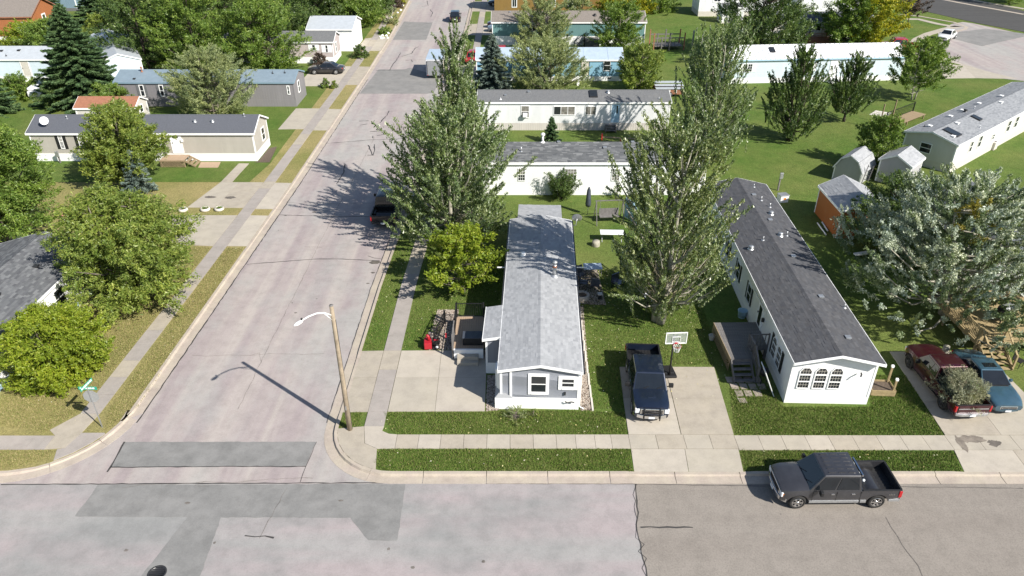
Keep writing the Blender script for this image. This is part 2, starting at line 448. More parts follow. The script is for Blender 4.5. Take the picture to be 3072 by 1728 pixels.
YK = 26.30                                                          # back of kerb along the cross street
right_back = [(xr(y)+KB, y) for y in YS]
left_back = [(xl(y)-KB, y) for y in YS]
cxr, cxl = right_back[0][0]+R1, left_back[0][0]-R2
ne_curve = arc(cxr, YK+R1, R1, 180, 270, 10)
nw_curve = arc(cxl, YK+R2, R2, 0, -90, 12)
right_path = right_back[::-1] + ne_curve + [(x, YK-.0002*x) for x in (-2,4,8,12,16,20,24,30,40,70,130)]
left_path = left_back[::-1] + nw_curve + [(x, YK) for x in (-28,-32,-38,-50,-80,-130)]

struct(MB().box(-900, 900, -300, 1500, -.9, -.30).build('ground', M['lawn_green']))
lawnR = [(p[0], p[1]) for p in right_path] + [(260, YK), (260, 420), (right_path[0][0], 420)]
lawnL = [(p[0], p[1]) for p in left_path] + [(-260, YK), (-260, 420), (left_path[0][0], 420)]
struct(MB().prism(lawnR, -.29, Z_LAWN).build('lawn', M['lawn_green']))
struct(MB().prism(lawnL, -.29, Z_LAWN).build('lawn', M['lawn_dry']))
struct(MB().box(-260, 260, -60, 13.2, -.29, Z_LAWN).build('lawn', M['lawn_green']))
# greener back lawns on the left
struct(MB().prism([(-140,62.5),(-27.8,62.5),(-24,62.5),(-23.4,67),(-23.4,420),(-140,420)], -.03, -.028).build('lawn', M['lawn_green']))
road_pts = [(xr(y), y) for y in YS] + [(xl(y), y) for y in YS[::-1]] + [(xl(30)-4.2,26.2),(xl(30)-4.2,25.66),(xr(30)+3.6,25.66),(xr(30)+3.6,26.2)]
struct(MB().prism([(xr(y)+.6, y) for y in YS] + [(xl(y)-.6, y) for y in YS[::-1]] + [(-26.2, 26.9), (-26.2, 25.62), (-4.8, 25.62), (-4.8, 26.9)], -.29, Z_ROAD).build('road', M['road']))
struct(MB().prism([(-260,26.25),(-26.2,26.25),(-26.2,25.62),(-4.8,25.62),(-4.8,26.25),(5.95,26.25),(5.95,25.6),(5.68,22.8),(5.74,20.3),(5.9,13),(-260,13)], -.28, Z_ROAD-.002).build('road', M['crossroad']))
struct(MB().prism([(5.95,26.25),(260,26.25),(260,13),(5.9,13),(5.74,20.3),(5.68,22.8),(5.95,25.6)], -.28, Z_ROAD-.001).build('road', M['aggregate']))
def sheet(name, pts, z, m_, th=.003):
    if name == 'road_patch':                                         # hand-laid, slightly ragged edges
        q = []
        for a, b in zip(pts, pts[1:]+pts[:1]):
            n = max(1, int(math.hypot(b[0]-a[0], b[1]-a[1])/.25)); q += [(a[0]+(b[0]-a[0])*i/n+rnd.uniform(-.025,.025), a[1]+(b[1]-a[1])*i/n+rnd.uniform(-.025,.025)) for i in range(n)]
        pts = q
    return struct(MB().prism(pts, z-th, z).build(name, m_))
P1 = Z_ROAD + .006
sheet('road_patch', [(-20.12, 28.54),(-10.16, 28.54),(-10.30, 26.80),(-19.99, 26.71)], P1, M['patch_grey'])
sheet('road_patch', [(-20.06, 25.55),(-20.21, 23.58),(-14.98, 23.56),(-15.75, 20.27),(-15.9,18.5),(-13.6,18.5),(-13.23, 20.27),(-13.41, 23.53),(-7.47, 23.53),(-6.42, 22.22),(-5.10, 22.22),(-5.16, 25.60)], P1, M['patch_grey'])
sheet('road_patch', [(-18.92, 90.50),(-11.13, 90.50),(-9.77, 90.67),(-9.31, 98.32),(-14.17, 102.78),(-14.73, 101.94),(-18.33, 101.94)], P1, M['patch_dark'])
sheet('road_patch', [(-18.82, 119.62),(-13.55, 119.62),(-13.74, 132.56),(-18.81, 133.55)], P1, M['patch_dark'])

# ---- kerbs: short cast segments with open joints
def kerb(name, path, cuts, side, seg=3.0, mat_=None, ymax=125):
    root = thing(name, None, None)
    struct(root)
    pts = [Vector((p[0], p[1])) for p in path]
    dense = [pts[0]]
    for a, b in zip(pts, pts[1:]):
        n = max(1, int((b-a).length/.75)); dense += [a.lerp(b, (i+1)/n) for i in range(n)]
    def sect(i):
        d = (dense[min(i+1,len(dense)-1)] - dense[max(i-1,0)]).normalized()
        nrm = Vector((d.y, -d.x)) * side                            # towards the street
        p = dense[i]
        low = any(c(p) for c in cuts)
        zt = Z_LAWN+.005 if low else .012
        return [(p.x-nrm.x*.02, p.y-nrm.y*.02, -.2), (p.x-nrm.x*.02, p.y-nrm.y*.02, zt), (p.x+nrm.x*.15, p.y+nrm.y*.15, zt), (p.x+nrm.x*.21, p.y+nrm.y*.21, Z_ROAD+.022), (p.x+nrm.x*.68, p.y+nrm.y*.68, Z_ROAD+.012), (p.x+nrm.x*.68, p.y+nrm.y*.68, -.2)]
    i, per = 0, max(1, int(seg/.75))
    while i < len(dense)-1:
        j = min(i+per, len(dense)-1)
        mb = MB(); rows = [[Vector(q) for q in sect(k)] for k in range(i, j+1)]
        if j-i >= 1:                                                # leave a 12 mm joint
            rows[0] = [a.lerp(b, .02) for a, b in zip(rows[0], rows[1])]
            rows[-1] = [a.lerp(b, .02) for a, b in zip(rows[-1], rows[-2])]
        vs_ = [q for r in rows for q in r]; n = 6; fs = []
        for a in range(len(rows)-1):
            for k in range(n-1): fs.append((a*n+k, (a+1)*n+k, (a+1)*n+k+1, a*n+k+1) if side > 0 else (a*n+k, a*n+k+1, (a+1)*n+k+1, (a+1)*n+k))
        fs += [tuple(range(n)), tuple(range((len(rows)-1)*n, len(rows)*n))[::-1]]
        mb.add(vs_, fs).build('kerb_segment', mat_ or M['kerb'], root)
        i = j
    return root
inx = lambda a, b: (lambda p: p.y < 27.2 and a < p.x < b)
iny = lambda a, b: (lambda p: p.y > 27.2 and a < p.y < b)
def trim_path(path, ymax): return [p for p in path if p[1] <= ymax and abs(p[0]) < 75]
kerb('kerb', trim_path(right_path, 153), [inx(5.9,11.5), inx(22.1,29.5), iny(30.7,36.4), iny(94,101), iny(119,127)], 1)
kerb('kerb', trim_path(left_path, 153), [iny(49.9,55.5), iny(56.6,62.4), iny(77,84), iny(97,107), iny(112,121), lambda p: 26.6 < p.y < 29 and p.x > -24.5 and p.x < -21], -1)
# dark seam along the gutters and tar-filled cracks
def ribbon(name, pts, w, z=P1+.004, jit=.0, m_='tar'):
    mb = MB(); pts = [Vector((p[0], p[1])) for p in pts]; d_ = [pts[0]]
    for a, b in zip(pts, pts[1:]):
        n = max(1, int((b-a).length/.35)); d_ += [a.lerp(b, (i+1)/n) for i in range(n)]
    L_, R_ = [], []
    for i, p in enumerate(d_):
        d = (d_[min(i+1,len(d_)-1)]-d_[max(i-1,0)]); d = d.normalized() if d.length else Vector((1,0))
        nn = Vector((-d.y, d.x)); q = p + nn*rnd.uniform(-jit, jit); ww = w*rnd.uniform(.45, 1.2)/2
        L_.append((q.x+nn.x*ww, q.y+nn.y*ww, z)); R_.append((q.x-nn.x*ww, q.y-nn.y*ww, z))
    n = len(L_)
    mb.add(L_+R_, [(i, n+i, n+i+1, i+1) for i in range(n-1)])
    o = mb.build(name, M[m_]); return struct(o)
ribbon('tar_seam', [(xr(y)-.02, y) for y in (30,34,38,44,50,56,63)], .05, jit=.02)
ribbon('tar_seam', [(xl(y)+.03, y) for y in (30,34,38,44,50,56,63)], .09, jit=.03)
ribbon('tar_seam', [(xl(y)+.03, y) for y in (63,70,78,87,97)], .07, jit=.03)
ribbon('tar_seam', [(xr(y)-.02, y) for y in (97,108,119,136,153)], .10, jit=.03)
ribbon('tar_seam', [(-24.79, 25.57),(-20.08, 25.60),(-16.72, 25.62),(-11.34, 25.65),(-5.56, 25.68)], .07, jit=.02)
ribbon('tar_seam', [(-5.56, 25.68),(0.23, 25.62),(5.82, 25.60),(11.75, 25.47),(18.83, 25.42),(24.63, 25.32)], .035, jit=.02)
ribbon('tar_seam', [(-20.12, 28.54),(-19.99, 26.71),(-20.01, 26.39)], .11, jit=.03)
ribbon('tar_seam', [(-19.99, 26.71),(-15.20, 26.77),(-10.29, 26.77)], .07, jit=.02)
ribbon('tar_seam', [(-10.16, 28.54),(-10.29, 26.77),(-10.30, 25.73)], .03, jit=.02)
for w_ in (.06, .03): ribbon('crack', [(5.95, 25.60),(5.91, 24.91),(5.88, 24.17),(5.67, 22.77),(5.70, 22.00),(5.69, 21.26),(5.74, 20.27),(5.9,18.5)], w_, jit=.05 if w_ > .05 else .17)
ribbon('crack', [(5.85, 22.98),(6.71, 22.96),(8.22, 22.96)], .09, jit=.025)
ribbon('crack', [(17.21, 23.56),(17.26, 22.96),(17.33, 22.44),(17.34, 21.58),(17.44, 20.85),(17.41, 20.27)], .035, jit=.07, m_='hairline')
ribbon('crack', [(-12.00, 22.51),(-11.53, 22.42),(-11.09, 22.46),(-10.66, 22.37)], .09, jit=.03)
ribbon('crack', [(-19.58, 47.35),(-17.33, 47.71),(-14.78, 48.14),(-12.70, 48.14),(-9.85, 47.89)], .08, jit=.02)
ribbon('crack', [(-10.86, 48.64),(-10.36, 48.32),(-9.68, 48.14),(-9.65, 50.83)], .06, jit=.02)
ribbon('crack', [(-19.46, 55.78),(-17.50, 55.62),(-14.48, 55.47),(-11.34, 55.47)], .08, jit=.02)
ribbon('crack', [(-19.23, 72.83),(-14.89, 73.90),(-9.55, 74.51)], .09, jit=.02)
ribbon('crack', [(-16.02, 62.33),(-15.90, 65.08),(-16.15, 67.10)], .12, jit=.05)
for seg_ in ([(-14.80, 72.36),(-14.37, 70.98),(-13.83, 69.43),(-14.05, 69.54)],
             [(-14.18, 72.60),(-13.85, 70.53),(-13.85, 69.54),(-14.40, 69.54)],
             [(-14.65, 79.42),(-14.56, 80.52),(-14.31, 81.93),(-14.25, 83.68)],
             [(-17.09, 79.96),(-16.05, 80.10)],
             [(-16.81, 78.61),(-16.00, 79.01)],
             [(-15.32, 76.51),(-14.49, 76.64),(-13.86, 76.77)],
             [(-14.35, 75.25),(-13.22, 75.88)],
             [(-14.64, 74.39),(-14.71, 75.13)],
             [(-16.74, 101.53),(-16.72, 104.49),(-16.52, 107.15),(-16.49, 111.36)],
             [(-16.07, 108.99),(-15.35, 110.16),(-14.85, 110.88),(-14.65, 114.34),(-14.19, 115.10)],
             [(-15.21, 106.70),(-14.41, 107.15),(-14.17, 106.02)],
             [(-18.56, 101.32),(-15.38, 101.53)],
             [(-14.50, 137.67),(-14.55, 141.28),(-15.27, 144.29)],
             [(-17.19, 147.02),(-16.18, 148.22)],
             [(-16.75, 153.20),(-16.03, 148.22)]):
    ribbon('crack', seg_, .13, jit=.05)
for px_, r_ in (((-10.16, 47.65), .42), ((-10.06, 46.11), .16), ((-10.18, 44.60), .12), ((-16.66, 56.32), .2)):
    o = MB().prism([(px_[0]+r_*cos(a*.5236)*rnd.uniform(.7,1.2), px_[1]+r_*.7*sin(a*.5236)*rnd.uniform(.7,1.2)) for a in range(12)], P1-.002, P1+.002).build('oil_stain', M['oil']); struct(o)

# fine hairline cracks and joints in the concrete roads
for a, b in (((-19.4,36),(-11.5,36.3)),((-19.4,58.2),(-9.4,58.0)),((-15.1,31),(-14.6,75)),((-24.5,25),(-26.0,18)),((-10.9,25.3),(-11.3,22.4)),((-18.9,25.4),(-9.8,26.0))):
    n_ = 7; p_ = [(a[0]+(b[0]-a[0])*i/n_+rnd.uniform(-.12,.12), a[1]+(b[1]-a[1])*i/n_+rnd.uniform(-.12,.12)) for i in range(n_+1)]
    ribbon('crack', p_, .022, jit=.04, m_='hairline')
    q = p_[3]; ribbon('crack', [q, (q[0]+rnd.uniform(-.5,.5), q[1]+rnd.uniform(-.5,.5)), (q[0]+rnd.uniform(-1.2,1.2), q[1]+rnd.uniform(-1.0,1.0))], .018, jit=.04, m_='hairline')
def blot(name, x, y, rx, ry, m_, z, seed, n=26):
    r = random.Random(seed); o = MB().prism([(x+rx*cos(2*pi*k/n)*r.uniform(.65,1.15), y+ry*sin(2*pi*k/n)*r.uniform(.65,1.15)) for k in range(n)], z-.002, z).build(name, M[m_]); return struct(o)
blot('wet_stain', 23.9, 28.6, .75, .32, 'wet', .0065, 3); blot('wet_stain', 23.2, 28.25, .22, .6, 'wet', .0067, 4); blot('oil_stain', 24.9, 28.3, .38, .26, 'oil', .0066, 5)
blot('oil_stain', -24.6, 59.0, .5, .28, 'oil', .0066, 6); blot('oil_stain', -26.4, 59.1, .55, .25, 'oil', .0066, 7)
for k in range(16): blot('oil_stain', rnd.uniform(-28,28) if k % 2 else rnd.uniform(-19,-11), rnd.uniform(20.5,25) if k % 2 else rnd.uniform(28,60), rnd.uniform(.04,.16), rnd.uniform(.03,.10), 'hairline', P1+.0005, 20+k, 9)

# ---- sidewalk and driveway slabs, each its own piece with an open joint
def slabs(name, quads, m_, top=0.0, gap=.012):
    root = thing(name, None, None); struct(root)
    for q in quads:
        c_ = Vector((sum(p[0] for p in q)/len(q), sum(p[1] for p in q)/len(q)))
        pts = []
        for p in q:
            d = Vector((p[0], p[1])) - c_; l = d.length
            d = d*((l-gap)/l); z = p[2] if len(p) > 2 else top
            pts.append((c_.x+d.x, c_.y+d.y, z + rnd.uniform(-.003, .003)))
        MB().slab(pts, .10).build('slab', m_[rnd.randrange(len(m_))] if isinstance(m_, list) else m_, root)
    return root
C_, CO = [M['concrete'], M['concrete'], M['concrete2'], M['concrete3']], [M['concrete_old'], M['concrete_old'], M['concrete2']]
sxr = lambda y: xr(y) + 2.08
# right-hand walk beside the side street
ys = [29.6, 30.75, 32.6, 34.5, 36.4]
while ys[-1] < 78: ys.append(ys[-1]+1.55)
while ys[-1] < 165: ys.append(ys[-1]+4.5)
slabs('sidewalk', [[(sxr(a),a),(sxr(a)+1.05,a),(sxr(b)+1.05,b),(sxr(b),b)] for a, b in zip(ys, ys[1:])], CO)
# left-hand walk
ys = [30.6]
while ys[-1] < 78: ys.append(ys[-1]+1.6)
while ys[-1] < 165: ys.append(ys[-1]+4.5)
sxl = lambda y: xl(y) - 3.3
slabs('sidewalk', [[(sxl(a),a),(sxl(a)+1.05,a),(sxl(b)+1.05,b),(sxl(b),b)] for a, b in zip(ys, ys[1:])], CO)
# cross-street walk in front of the grey home, then on past the driveways
xs = [-6.0,-4.85,-3.7,-2.5,-1.3,-.1,1.1,2.3,3.3,4.3,5.15,6.08]
sl = [[(a,27.93),(b,27.92),(b,28.96),(a,28.96)] for a, b in zip(xs, xs[1:])]
xs = [6.08,7.5,8.95,10.3,11.6]
sl += [[(a,27.90),(b,27.90),(b,28.95),(a,28.95)] for a, b in zip(xs, xs[1:])]
xs = [11.6,12.85,14.05,15.28,16.5,17.75,19.0,20.25,21.4,22.6,24.2,26.0,27.5,29.2,31,33,35]
sl += [[(a,27.82),(b,27.82),(b,28.9),(a,28.9)] for a, b in zip(xs, xs[1:])]
slabs('sidewalk', sl, C_)
slabs('sidewalk', [[(a,27.85),(b,27.85),(b,28.88),(a,28.88)] for a, b in zip([-40,-34,-30.5,-28.6,-26.7,-24.9], [-34,-30.5,-28.6,-26.7,-24.9,-23.9])], CO)
# corner aprons running down to the kerb
slabs('sidewalk', [[(sxr(29.6),29.6),(sxr(29.6)+1.05,29.6),(-6.85,29.25),(-6.45,29.02),(-6.0,28.96),(-6.0,27.93),(-6.9,27.9),(-7.6,28.3)],
                   [(sxr(29.6),29.6),(-7.6,28.3),(-6.9,27.9)] + [(-5.94+3.27*cos(radians(a)), 29.6+3.27*sin(radians(a))) for a in (256,245,232,218,204,192,183)]], C_)
slabs('sidewalk', [[(sxl(30.6),30.6),(sxl(30.6)+1.05,30.6),(-22.6,29.1),(-22.9,27.95),(-23.9,27.85),(-23.9,28.88),(-24.4,29.3)],
                   [(-22.6,29.1),(-21.4,29.1)] + [(-25.5+4.57*cos(radians(a)), 30.9+4.57*sin(radians(a))) for a in (-24,-34,-46,-57)] + [(-23.25,27.85),(-22.9,27.95)]], CO)
# driveways
slabs('driveway', [[(sxr(31)+1.07,30.78),(-4.2,30.80),(-4.25,33.75),(sxr(33)+1.07,33.75)],[(-4.2,30.80),(-1.48,30.82),(-1.50,33.75),(-4.25,33.75)],
                   [(sxr(33)+1.07,33.75),(-4.25,33.75),(-4.3,36.42),(sxr(36)+1.07,36.40)],[(-4.25,33.75),(-1.50,33.75),(-1.5,36.45),(-4.3,36.42)],
                   [(-9.2,30.74,-.035),(sxr(31)-.01,30.76),(sxr(33)-.01,33.75),(-9.2,33.75,-.035)],[(-9.2,33.75,-.035),(sxr(33)-.01,33.75),(sxr(36)-.01,36.4),(-9.2,36.4,-.035)]], C_)
slabs('driveway', [[(6.10,28.97),(8.85,28.97),(8.95,31.9),(6.2,31.9)],[(8.87,28.97),(11.62,28.97),(11.78,31.9),(8.97,31.9)],
                   [(6.2,31.9),(8.95,31.9),(9.02,34.78),(6.35,34.78)],[(8.97,31.9),(11.78,31.9),(11.95,34.76),(9.02,34.78)],
                   [(6.02,26.32,-.035),(8.72,26.32,-.035),(8.83,27.88),(6.08,27.88)],[(8.72,26.32,-.035),(11.42,26.3,-.035),(11.58,27.88),(8.83,27.88)]], C_)
slabs('driveway', [[(22.65,28.92),(25.6,28.92),(25.7,31.6),(22.8,31.6)],[(25.6,28.92),(29.1,28.92),(28.9,31.6),(25.7,31.6)],[(22.8,31.6),(25.7,31.6),(25.8,36.3),(23.0,36.3)],
                   [(25.7,31.6),(28.9,31.6),(28.7,36.3),(25.8,36.3)],[(22.3,26.3,-.035),(25.5,26.3,-.035),(25.55,27.8),(22.55,27.8)],[(25.5,26.3,-.035),(29.4,26.3,-.035),(29.2,27.8),(25.55,27.8)]], C_)
slabs('driveway', [[(sxl(50)-.02,50.0),(-26.3,50.3),(-27.2,52.8),(sxl(53)-.02,52.8)],[(sxl(53)-.02,52.8),(-27.2,52.8),(-28.3,55.45),(sxl(55)-.02,55.45)],
                   [(sxl(50)+1.07,50.0),(xl(50)-KB-.03,50.0,-.035),(xl(55)-KB-.03,55.45,-.035),(sxl(55)+1.07,55.45)]], C_)
slabs('driveway', [[(sxl(57)-.02,56.9),(-25.2,56.95),(-24.9,62.4),(sxl(62)-.02,62.4)],[(-25.2,56.95),(-27.6,57.0),(-26.6,62.4),(-24.9,62.4)],
                   [(sxl(57)+1.07,56.7),(xl(57)-KB-.03,56.7,-.035),(xl(62)-KB-.03,62.3,-.035),(sxl(62)+1.07,62.3)]], C_)
slabs('walkway', [[(-26.6,62.42),(-25.55,62.42),(-25.5,64.6),(-26.5,64.6)],[(-26.5,64.6),(-25.5,64.6),(-25.4,67.0),(-26.4,67.0)]], C_)
slabs('driveway', [[(-25.3,76.9),(sxl(77)-.02,77.0),(sxl(84)-.02,84.2),(-25.2,84.2)],[(sxl(77)+1.07,76.6),(xl(77)-KB-.03,76.6,-.035),(xl(84)-KB-.03,84,-.035),(sxl(84)+1.07,84)]], C_)
slabs('driveway', [[(-27.4,93.4),(sxl(93)-.02,93.4),(sxl(103)-.02,103.0),(-27.4,103.4)],[(sxl(94)+1.07,94),(xl(94)-KB-.03,94,-.035),(xl(104)-KB-.03,103,-.035),(sxl(104)+1.07,103)]], C_)
slabs('driveway', [[(-23.4,112.9),(sxl(113)-.02,112.9),(sxl(120)-.02,120.5),(-23.2,120)],[(sxl(113)+1.07,112),(xl(113)-KB-.03,112,-.035),(xl(121)-KB-.03,120.5,-.035),(sxl(121)+1.07,120.5)]], C_)
slabs('driveway', [[(sxr(96)+1.07,97.5),(2.4,97.5),(2.4,103.6),(sxr(103)+1.07,103.6)],[(xr(96)+KB+.03,97.5,-.035),(sxr(96)-.02,97.5),(sxr(103)-.02,103.6),(xr(103)+KB+.03,103.6,-.035)]], C_)
slabs('driveway', [[(sxr(122)+1.07,122.5),(0,122.5),(0,131),(sxr(131)+1.07,131)],[(xr(122)+KB+.03,122.5,-.035),(sxr(122)-.02,122.5),(sxr(131)-.02,131),(xr(131)+KB+.03,131,-.035)]], C_)
slabs('driveway', [[(sxr(140)+1.07,142),(0,142),(0,152),(sxr(150)+1.07,152)],[(xr(142)+KB+.03,142,-.035),(sxr(142)-.02,142),(sxr(151)-.02,152),(xr(151)+KB+.03,152,-.035)]], C_)
# stepping stones beside the deck steps of the white home
st = []
for i in range(4):
    for j in range(3):
        x, y = 12.35+i*.52+j*.1, 33.3-j*.62
        if i+j < 5: st.append([(x+rnd.uniform(0,.04),y),(x+.46,y+rnd.uniform(-.03,.03)),(x+.46,y+.54),(x,y+.55)])
st += [[(12.6,31.5),(13.05,31.5),(13.0,31.95),(12.55,31.9)]]
root = slabs('paving', st, M['gravel'], top=-.005, gap=.03)
st = []
for i in range(4):
    for j in range(3):
        a = Vector((40.68, 81.93)); b = Vector((42.15, 80.94)); c = Vector((42.13, 83.53))
        u_, v_ = (b-a)/4, (c-a)/3; o_ = a+u_*i+v_*j
        st.append([tuple(o_), tuple(o_+u_), tuple(o_+u_+v_), tuple(o_+v_)])
slabs('paving', st, M['cream'], top=0, gap=.06)
# tan strip with the tyre planters, dirt and gravel beds
def bed(name, pts, m_, z=-.02): return struct(MB().prism(pts, z-.02, z).build(name, m_))
bed('soil_bed', [(-27.8,55.6),(-23.0,55.6),(-23.1,56.8),(-27.5,56.8)], M['lawn_dry'])
bed('soil_bed', [(-29.96, 65.98),(-28.06, 65.98),(-28.28, 67.41),(-30.21, 67.41)], M['deck_tan'], -.015)
bed('soil_bed', [(-24.97, 67.30),(-23.51, 67.30),(-23.97, 71.67),(-24.69, 71.21),(-24.71, 67.72)], M['soil'], -.015)
bed('soil_bed', [(-25.72, 93.46),(-22.18, 93.46),(-22.36, 94.36),(-25.72, 94.54)], M['soil'], -.012)
def gravel(name, pts, n, z0=-.03, size=.05, seed=1, m_='gravel'):
    """thousands of small stones in a bed, one mesh"""
    r = np.random.RandomState(seed); pts = np.array(pts, float)
    lo, hi = pts.min(0), pts.max(0); c = lo + r.rand(n*3, 2)*(hi-lo)
    inside = np.zeros(len(c), bool); j = len(pts)-1
    for i in range(len(pts)):
        xi, yi, xj, yj = *pts[i], *pts[j]
        inside ^= ((yi > c[:,1]) != (yj > c[:,1])) & (c[:,0] < (xj-xi)*(c[:,1]-yi)/(yj-yi+1e-9)+xi); j = i
    c = c[inside][:n]; k = len(c)
    base = np.array([[1,0,0],[0,1,0],[-1,0,0],[0,-1,0],[0,0,.9]]); s_ = size*(.5+r.rand(k,1,1))
    a = r.rand(k)*6.28; ca, sa = np.cos(a), np.sin(a)
    v_ = base[None]*s_; v_ = np.stack([v_[...,0]*ca[:,None]-v_[...,1]*sa[:,None]*.7, v_[...,0]*sa[:,None]+v_[...,1]*ca[:,None]*.7, v_[...,2]], -1)
    v_ = v_ + np.concatenate([c, np.full((k,1), z0)], 1)[:,None]
    f = np.array([[0,1,4],[1,2,4],[2,3,4],[3,0,4]])[None] + (np.arange(k)*5)[:,None,None]
    o = np_mesh(name, v_.reshape(-1,3), f.reshape(-1,3), M[m_]); o['kind'] = 'stuff'; return o
gb1 = [(3.75,30.9),(4.35,30.9),(4.75,41.5),(4.4,41.5)]
bed('soil_bed', gb1, M['soil'], -.02); gravel('gravel', gb1, 2200, seed=3)
gb2 = [(-1.42,30.85),(-.7,30.95),(-.62,34.0),(-1.42,34.0)]
bed('soil_bed', gb2, M['soil'], -.02); gravel('gravel', gb2, 1300, seed=4)
gb3 = [(-5.73, 36.47),(-4.93, 36.47),(-4.00, 40.45),(-5.10, 41.08)]
gb3 = [(-5.2,36.5),(-3.6,36.55),(-3.55,41.0),(-4.95,41.0),(-5.15,38.6)]
bed('soil_bed', gb3, M['soil'], -.02); gravel('gravel', gb3, 2600, seed=5)
gb4 = [(4.25,41.8),(6.3,41.6),(6.2,46.3),(4.3,46.5)]
bed('soil_bed', gb4, M['soil'], -.02); gravel('gravel', gb4, 2600, seed=6)
slabs('edging', [[(4.36,30.85+i*1.1),(4.46,30.85+i*1.1),(4.48+i*.012,31.92+i*1.1),(4.38+i*.012,31.92+i*1.1)] for i in range(10)], M['cream'], top=.05, gap=.01)

# far street and turning circle at the upper right
sheet('road', [(81.45, 167.08),(88.23, 167.08),(94.36, 142.40),(140,118),(128,104),(83.85, 124.75),(79.99, 131.57),(75.02, 144.29)], .0, M['asphalt'], .05)
Zs = -.008
sheet('road', [(69.79, 124.75),(75.16, 130.93),(77.92, 132.56),(79.04, 131.57),(82.80, 123.00),(82.80, 116.40),(69.13, 94.54),(64.38, 96.97),(62.20, 104.92),(64.50, 113.83)], Zs, M['road'], .05)
sheet('road_patch', [(69.75, 119.62),(71.54, 114.85),(81.79, 121.29),(83.15, 123.58),(78.93, 127.16),(73.17, 124.75)], .0, M['patch_dark'])
def strip(name, pts, w, z, m_, n=None):
    m_ = m_[0] if isinstance(m_, list) else m_
    pts = [Vector(p) for p in pts]; L_, R_ = [], []
    for i, p in enumerate(pts):
        d = (pts[min(i+1,len(pts)-1)]-pts[max(i-1,0)]).normalized(); nn = Vector((-d.y, d.x))*w/2
        L_.append((p+nn)); R_.append((p-nn))
    root = thing(name, None, None); struct(root)
    for i in range(len(pts)-1):
        MB().slab([(L_[i].x,L_[i].y,z),(R_[i].x,R_[i].y,z),(R_[i+1].x,R_[i+1].y,z),(L_[i+1].x,L_[i+1].y,z)], .06).build('slab', m_, root)
    return root
strip('sidewalk', [(67.85, 135.24),(71.33, 134.90),(72.85, 130.93),(74.25, 129.02),(75.39, 129.02),(72.30, 127.16),(67.45, 123.29),(63.98, 119.62),(61.73, 116.40),(60.19, 112.59),(59.55, 108.99)], 1.3, .004, C_)
strip('kerb', [(69.58, 139.09),(72.64, 137.67),(76.24, 132.23),(76.40, 128.39),(75.03, 126.55),(72.26, 124.75),(69.53, 123.58)], .6, .008, M['kerb'])
strip('kerb', [(84.02, 156.69),(86.49, 150.67),(92.39, 139.09)], .9, .01, M['kerb'])
strip('sidewalk', [(89.95, 155.81),(91.89, 150.67),(95.49, 144.29)], 1.2, .006, C_)
slabs('driveway', [[(62.09, 108.99),(63.09, 104.49),(61.08, 97.16),(56.64, 96.97)],[(63.09, 104.49),(64.35, 100.71),(66.35, 96.78),(61.08, 97.16)]], C_, top=.002)
bed('soil_bed', [(61.07, 106.47),(62.64, 103.84),(62.08, 103.63),(60.63, 104.92)], M['lawn_green'], .012)

# ---------------------------------------------------------------- mobile homes
def shingle_part(parent, L0, L1, s_of, course, tab, m_, seed=0, thick=.009, name='shingles'):
    """tabs of an asphalt roof plane, one joined part: s_of(u, d) -> 3-D point, u along the eave, d up the slope from the eave"""
    r = np.random.RandomState(seed)
    slope = s_of['len']; P0 = np.array(s_of['p0']); U = np.array(s_of['u']); D = np.array(s_of['d']); Nn = np.cross(U, D); Nn = Nn/np.linalg.norm(Nn)
    if Nn[2] < 0: Nn = -Nn
    V_, F_ = [], []
    nc = int(slope/course); k = 0
    for i in range(nc):
        u = L0 - r.rand()*tab
        while u < L1:
            w = tab*(.6+.8*r.rand()); a, b = max(u, L0), min(u+w, L1)
            if b-a > .02:
                t0 = .005 + thick*r.rand()*(1.5 if r.rand() < .2 else .3); d0, d1 = i*course, min((i+1)*course+.02, slope)
                q = [P0+U*(a+.004)+D*d0+Nn*t0, P0+U*(b-.004)+D*d0+Nn*t0, P0+U*(b-.004)+D*d1+Nn*.004, P0+U*(a+.004)+D*d1+Nn*.004,
                     P0+U*(a+.004)+D*d0-Nn*.002, P0+U*(b-.004)+D*d0-Nn*.002]
                V_ += q; F_ += [[k,k+1,k+2,k+3],[k+4,k+5,k+1,k]]; k += 6
            u += w
    o = np_mesh(name, np.array(V_), np.array(F_), m_, parent, quads=True); o['kind'] = 'stuff'
    return o

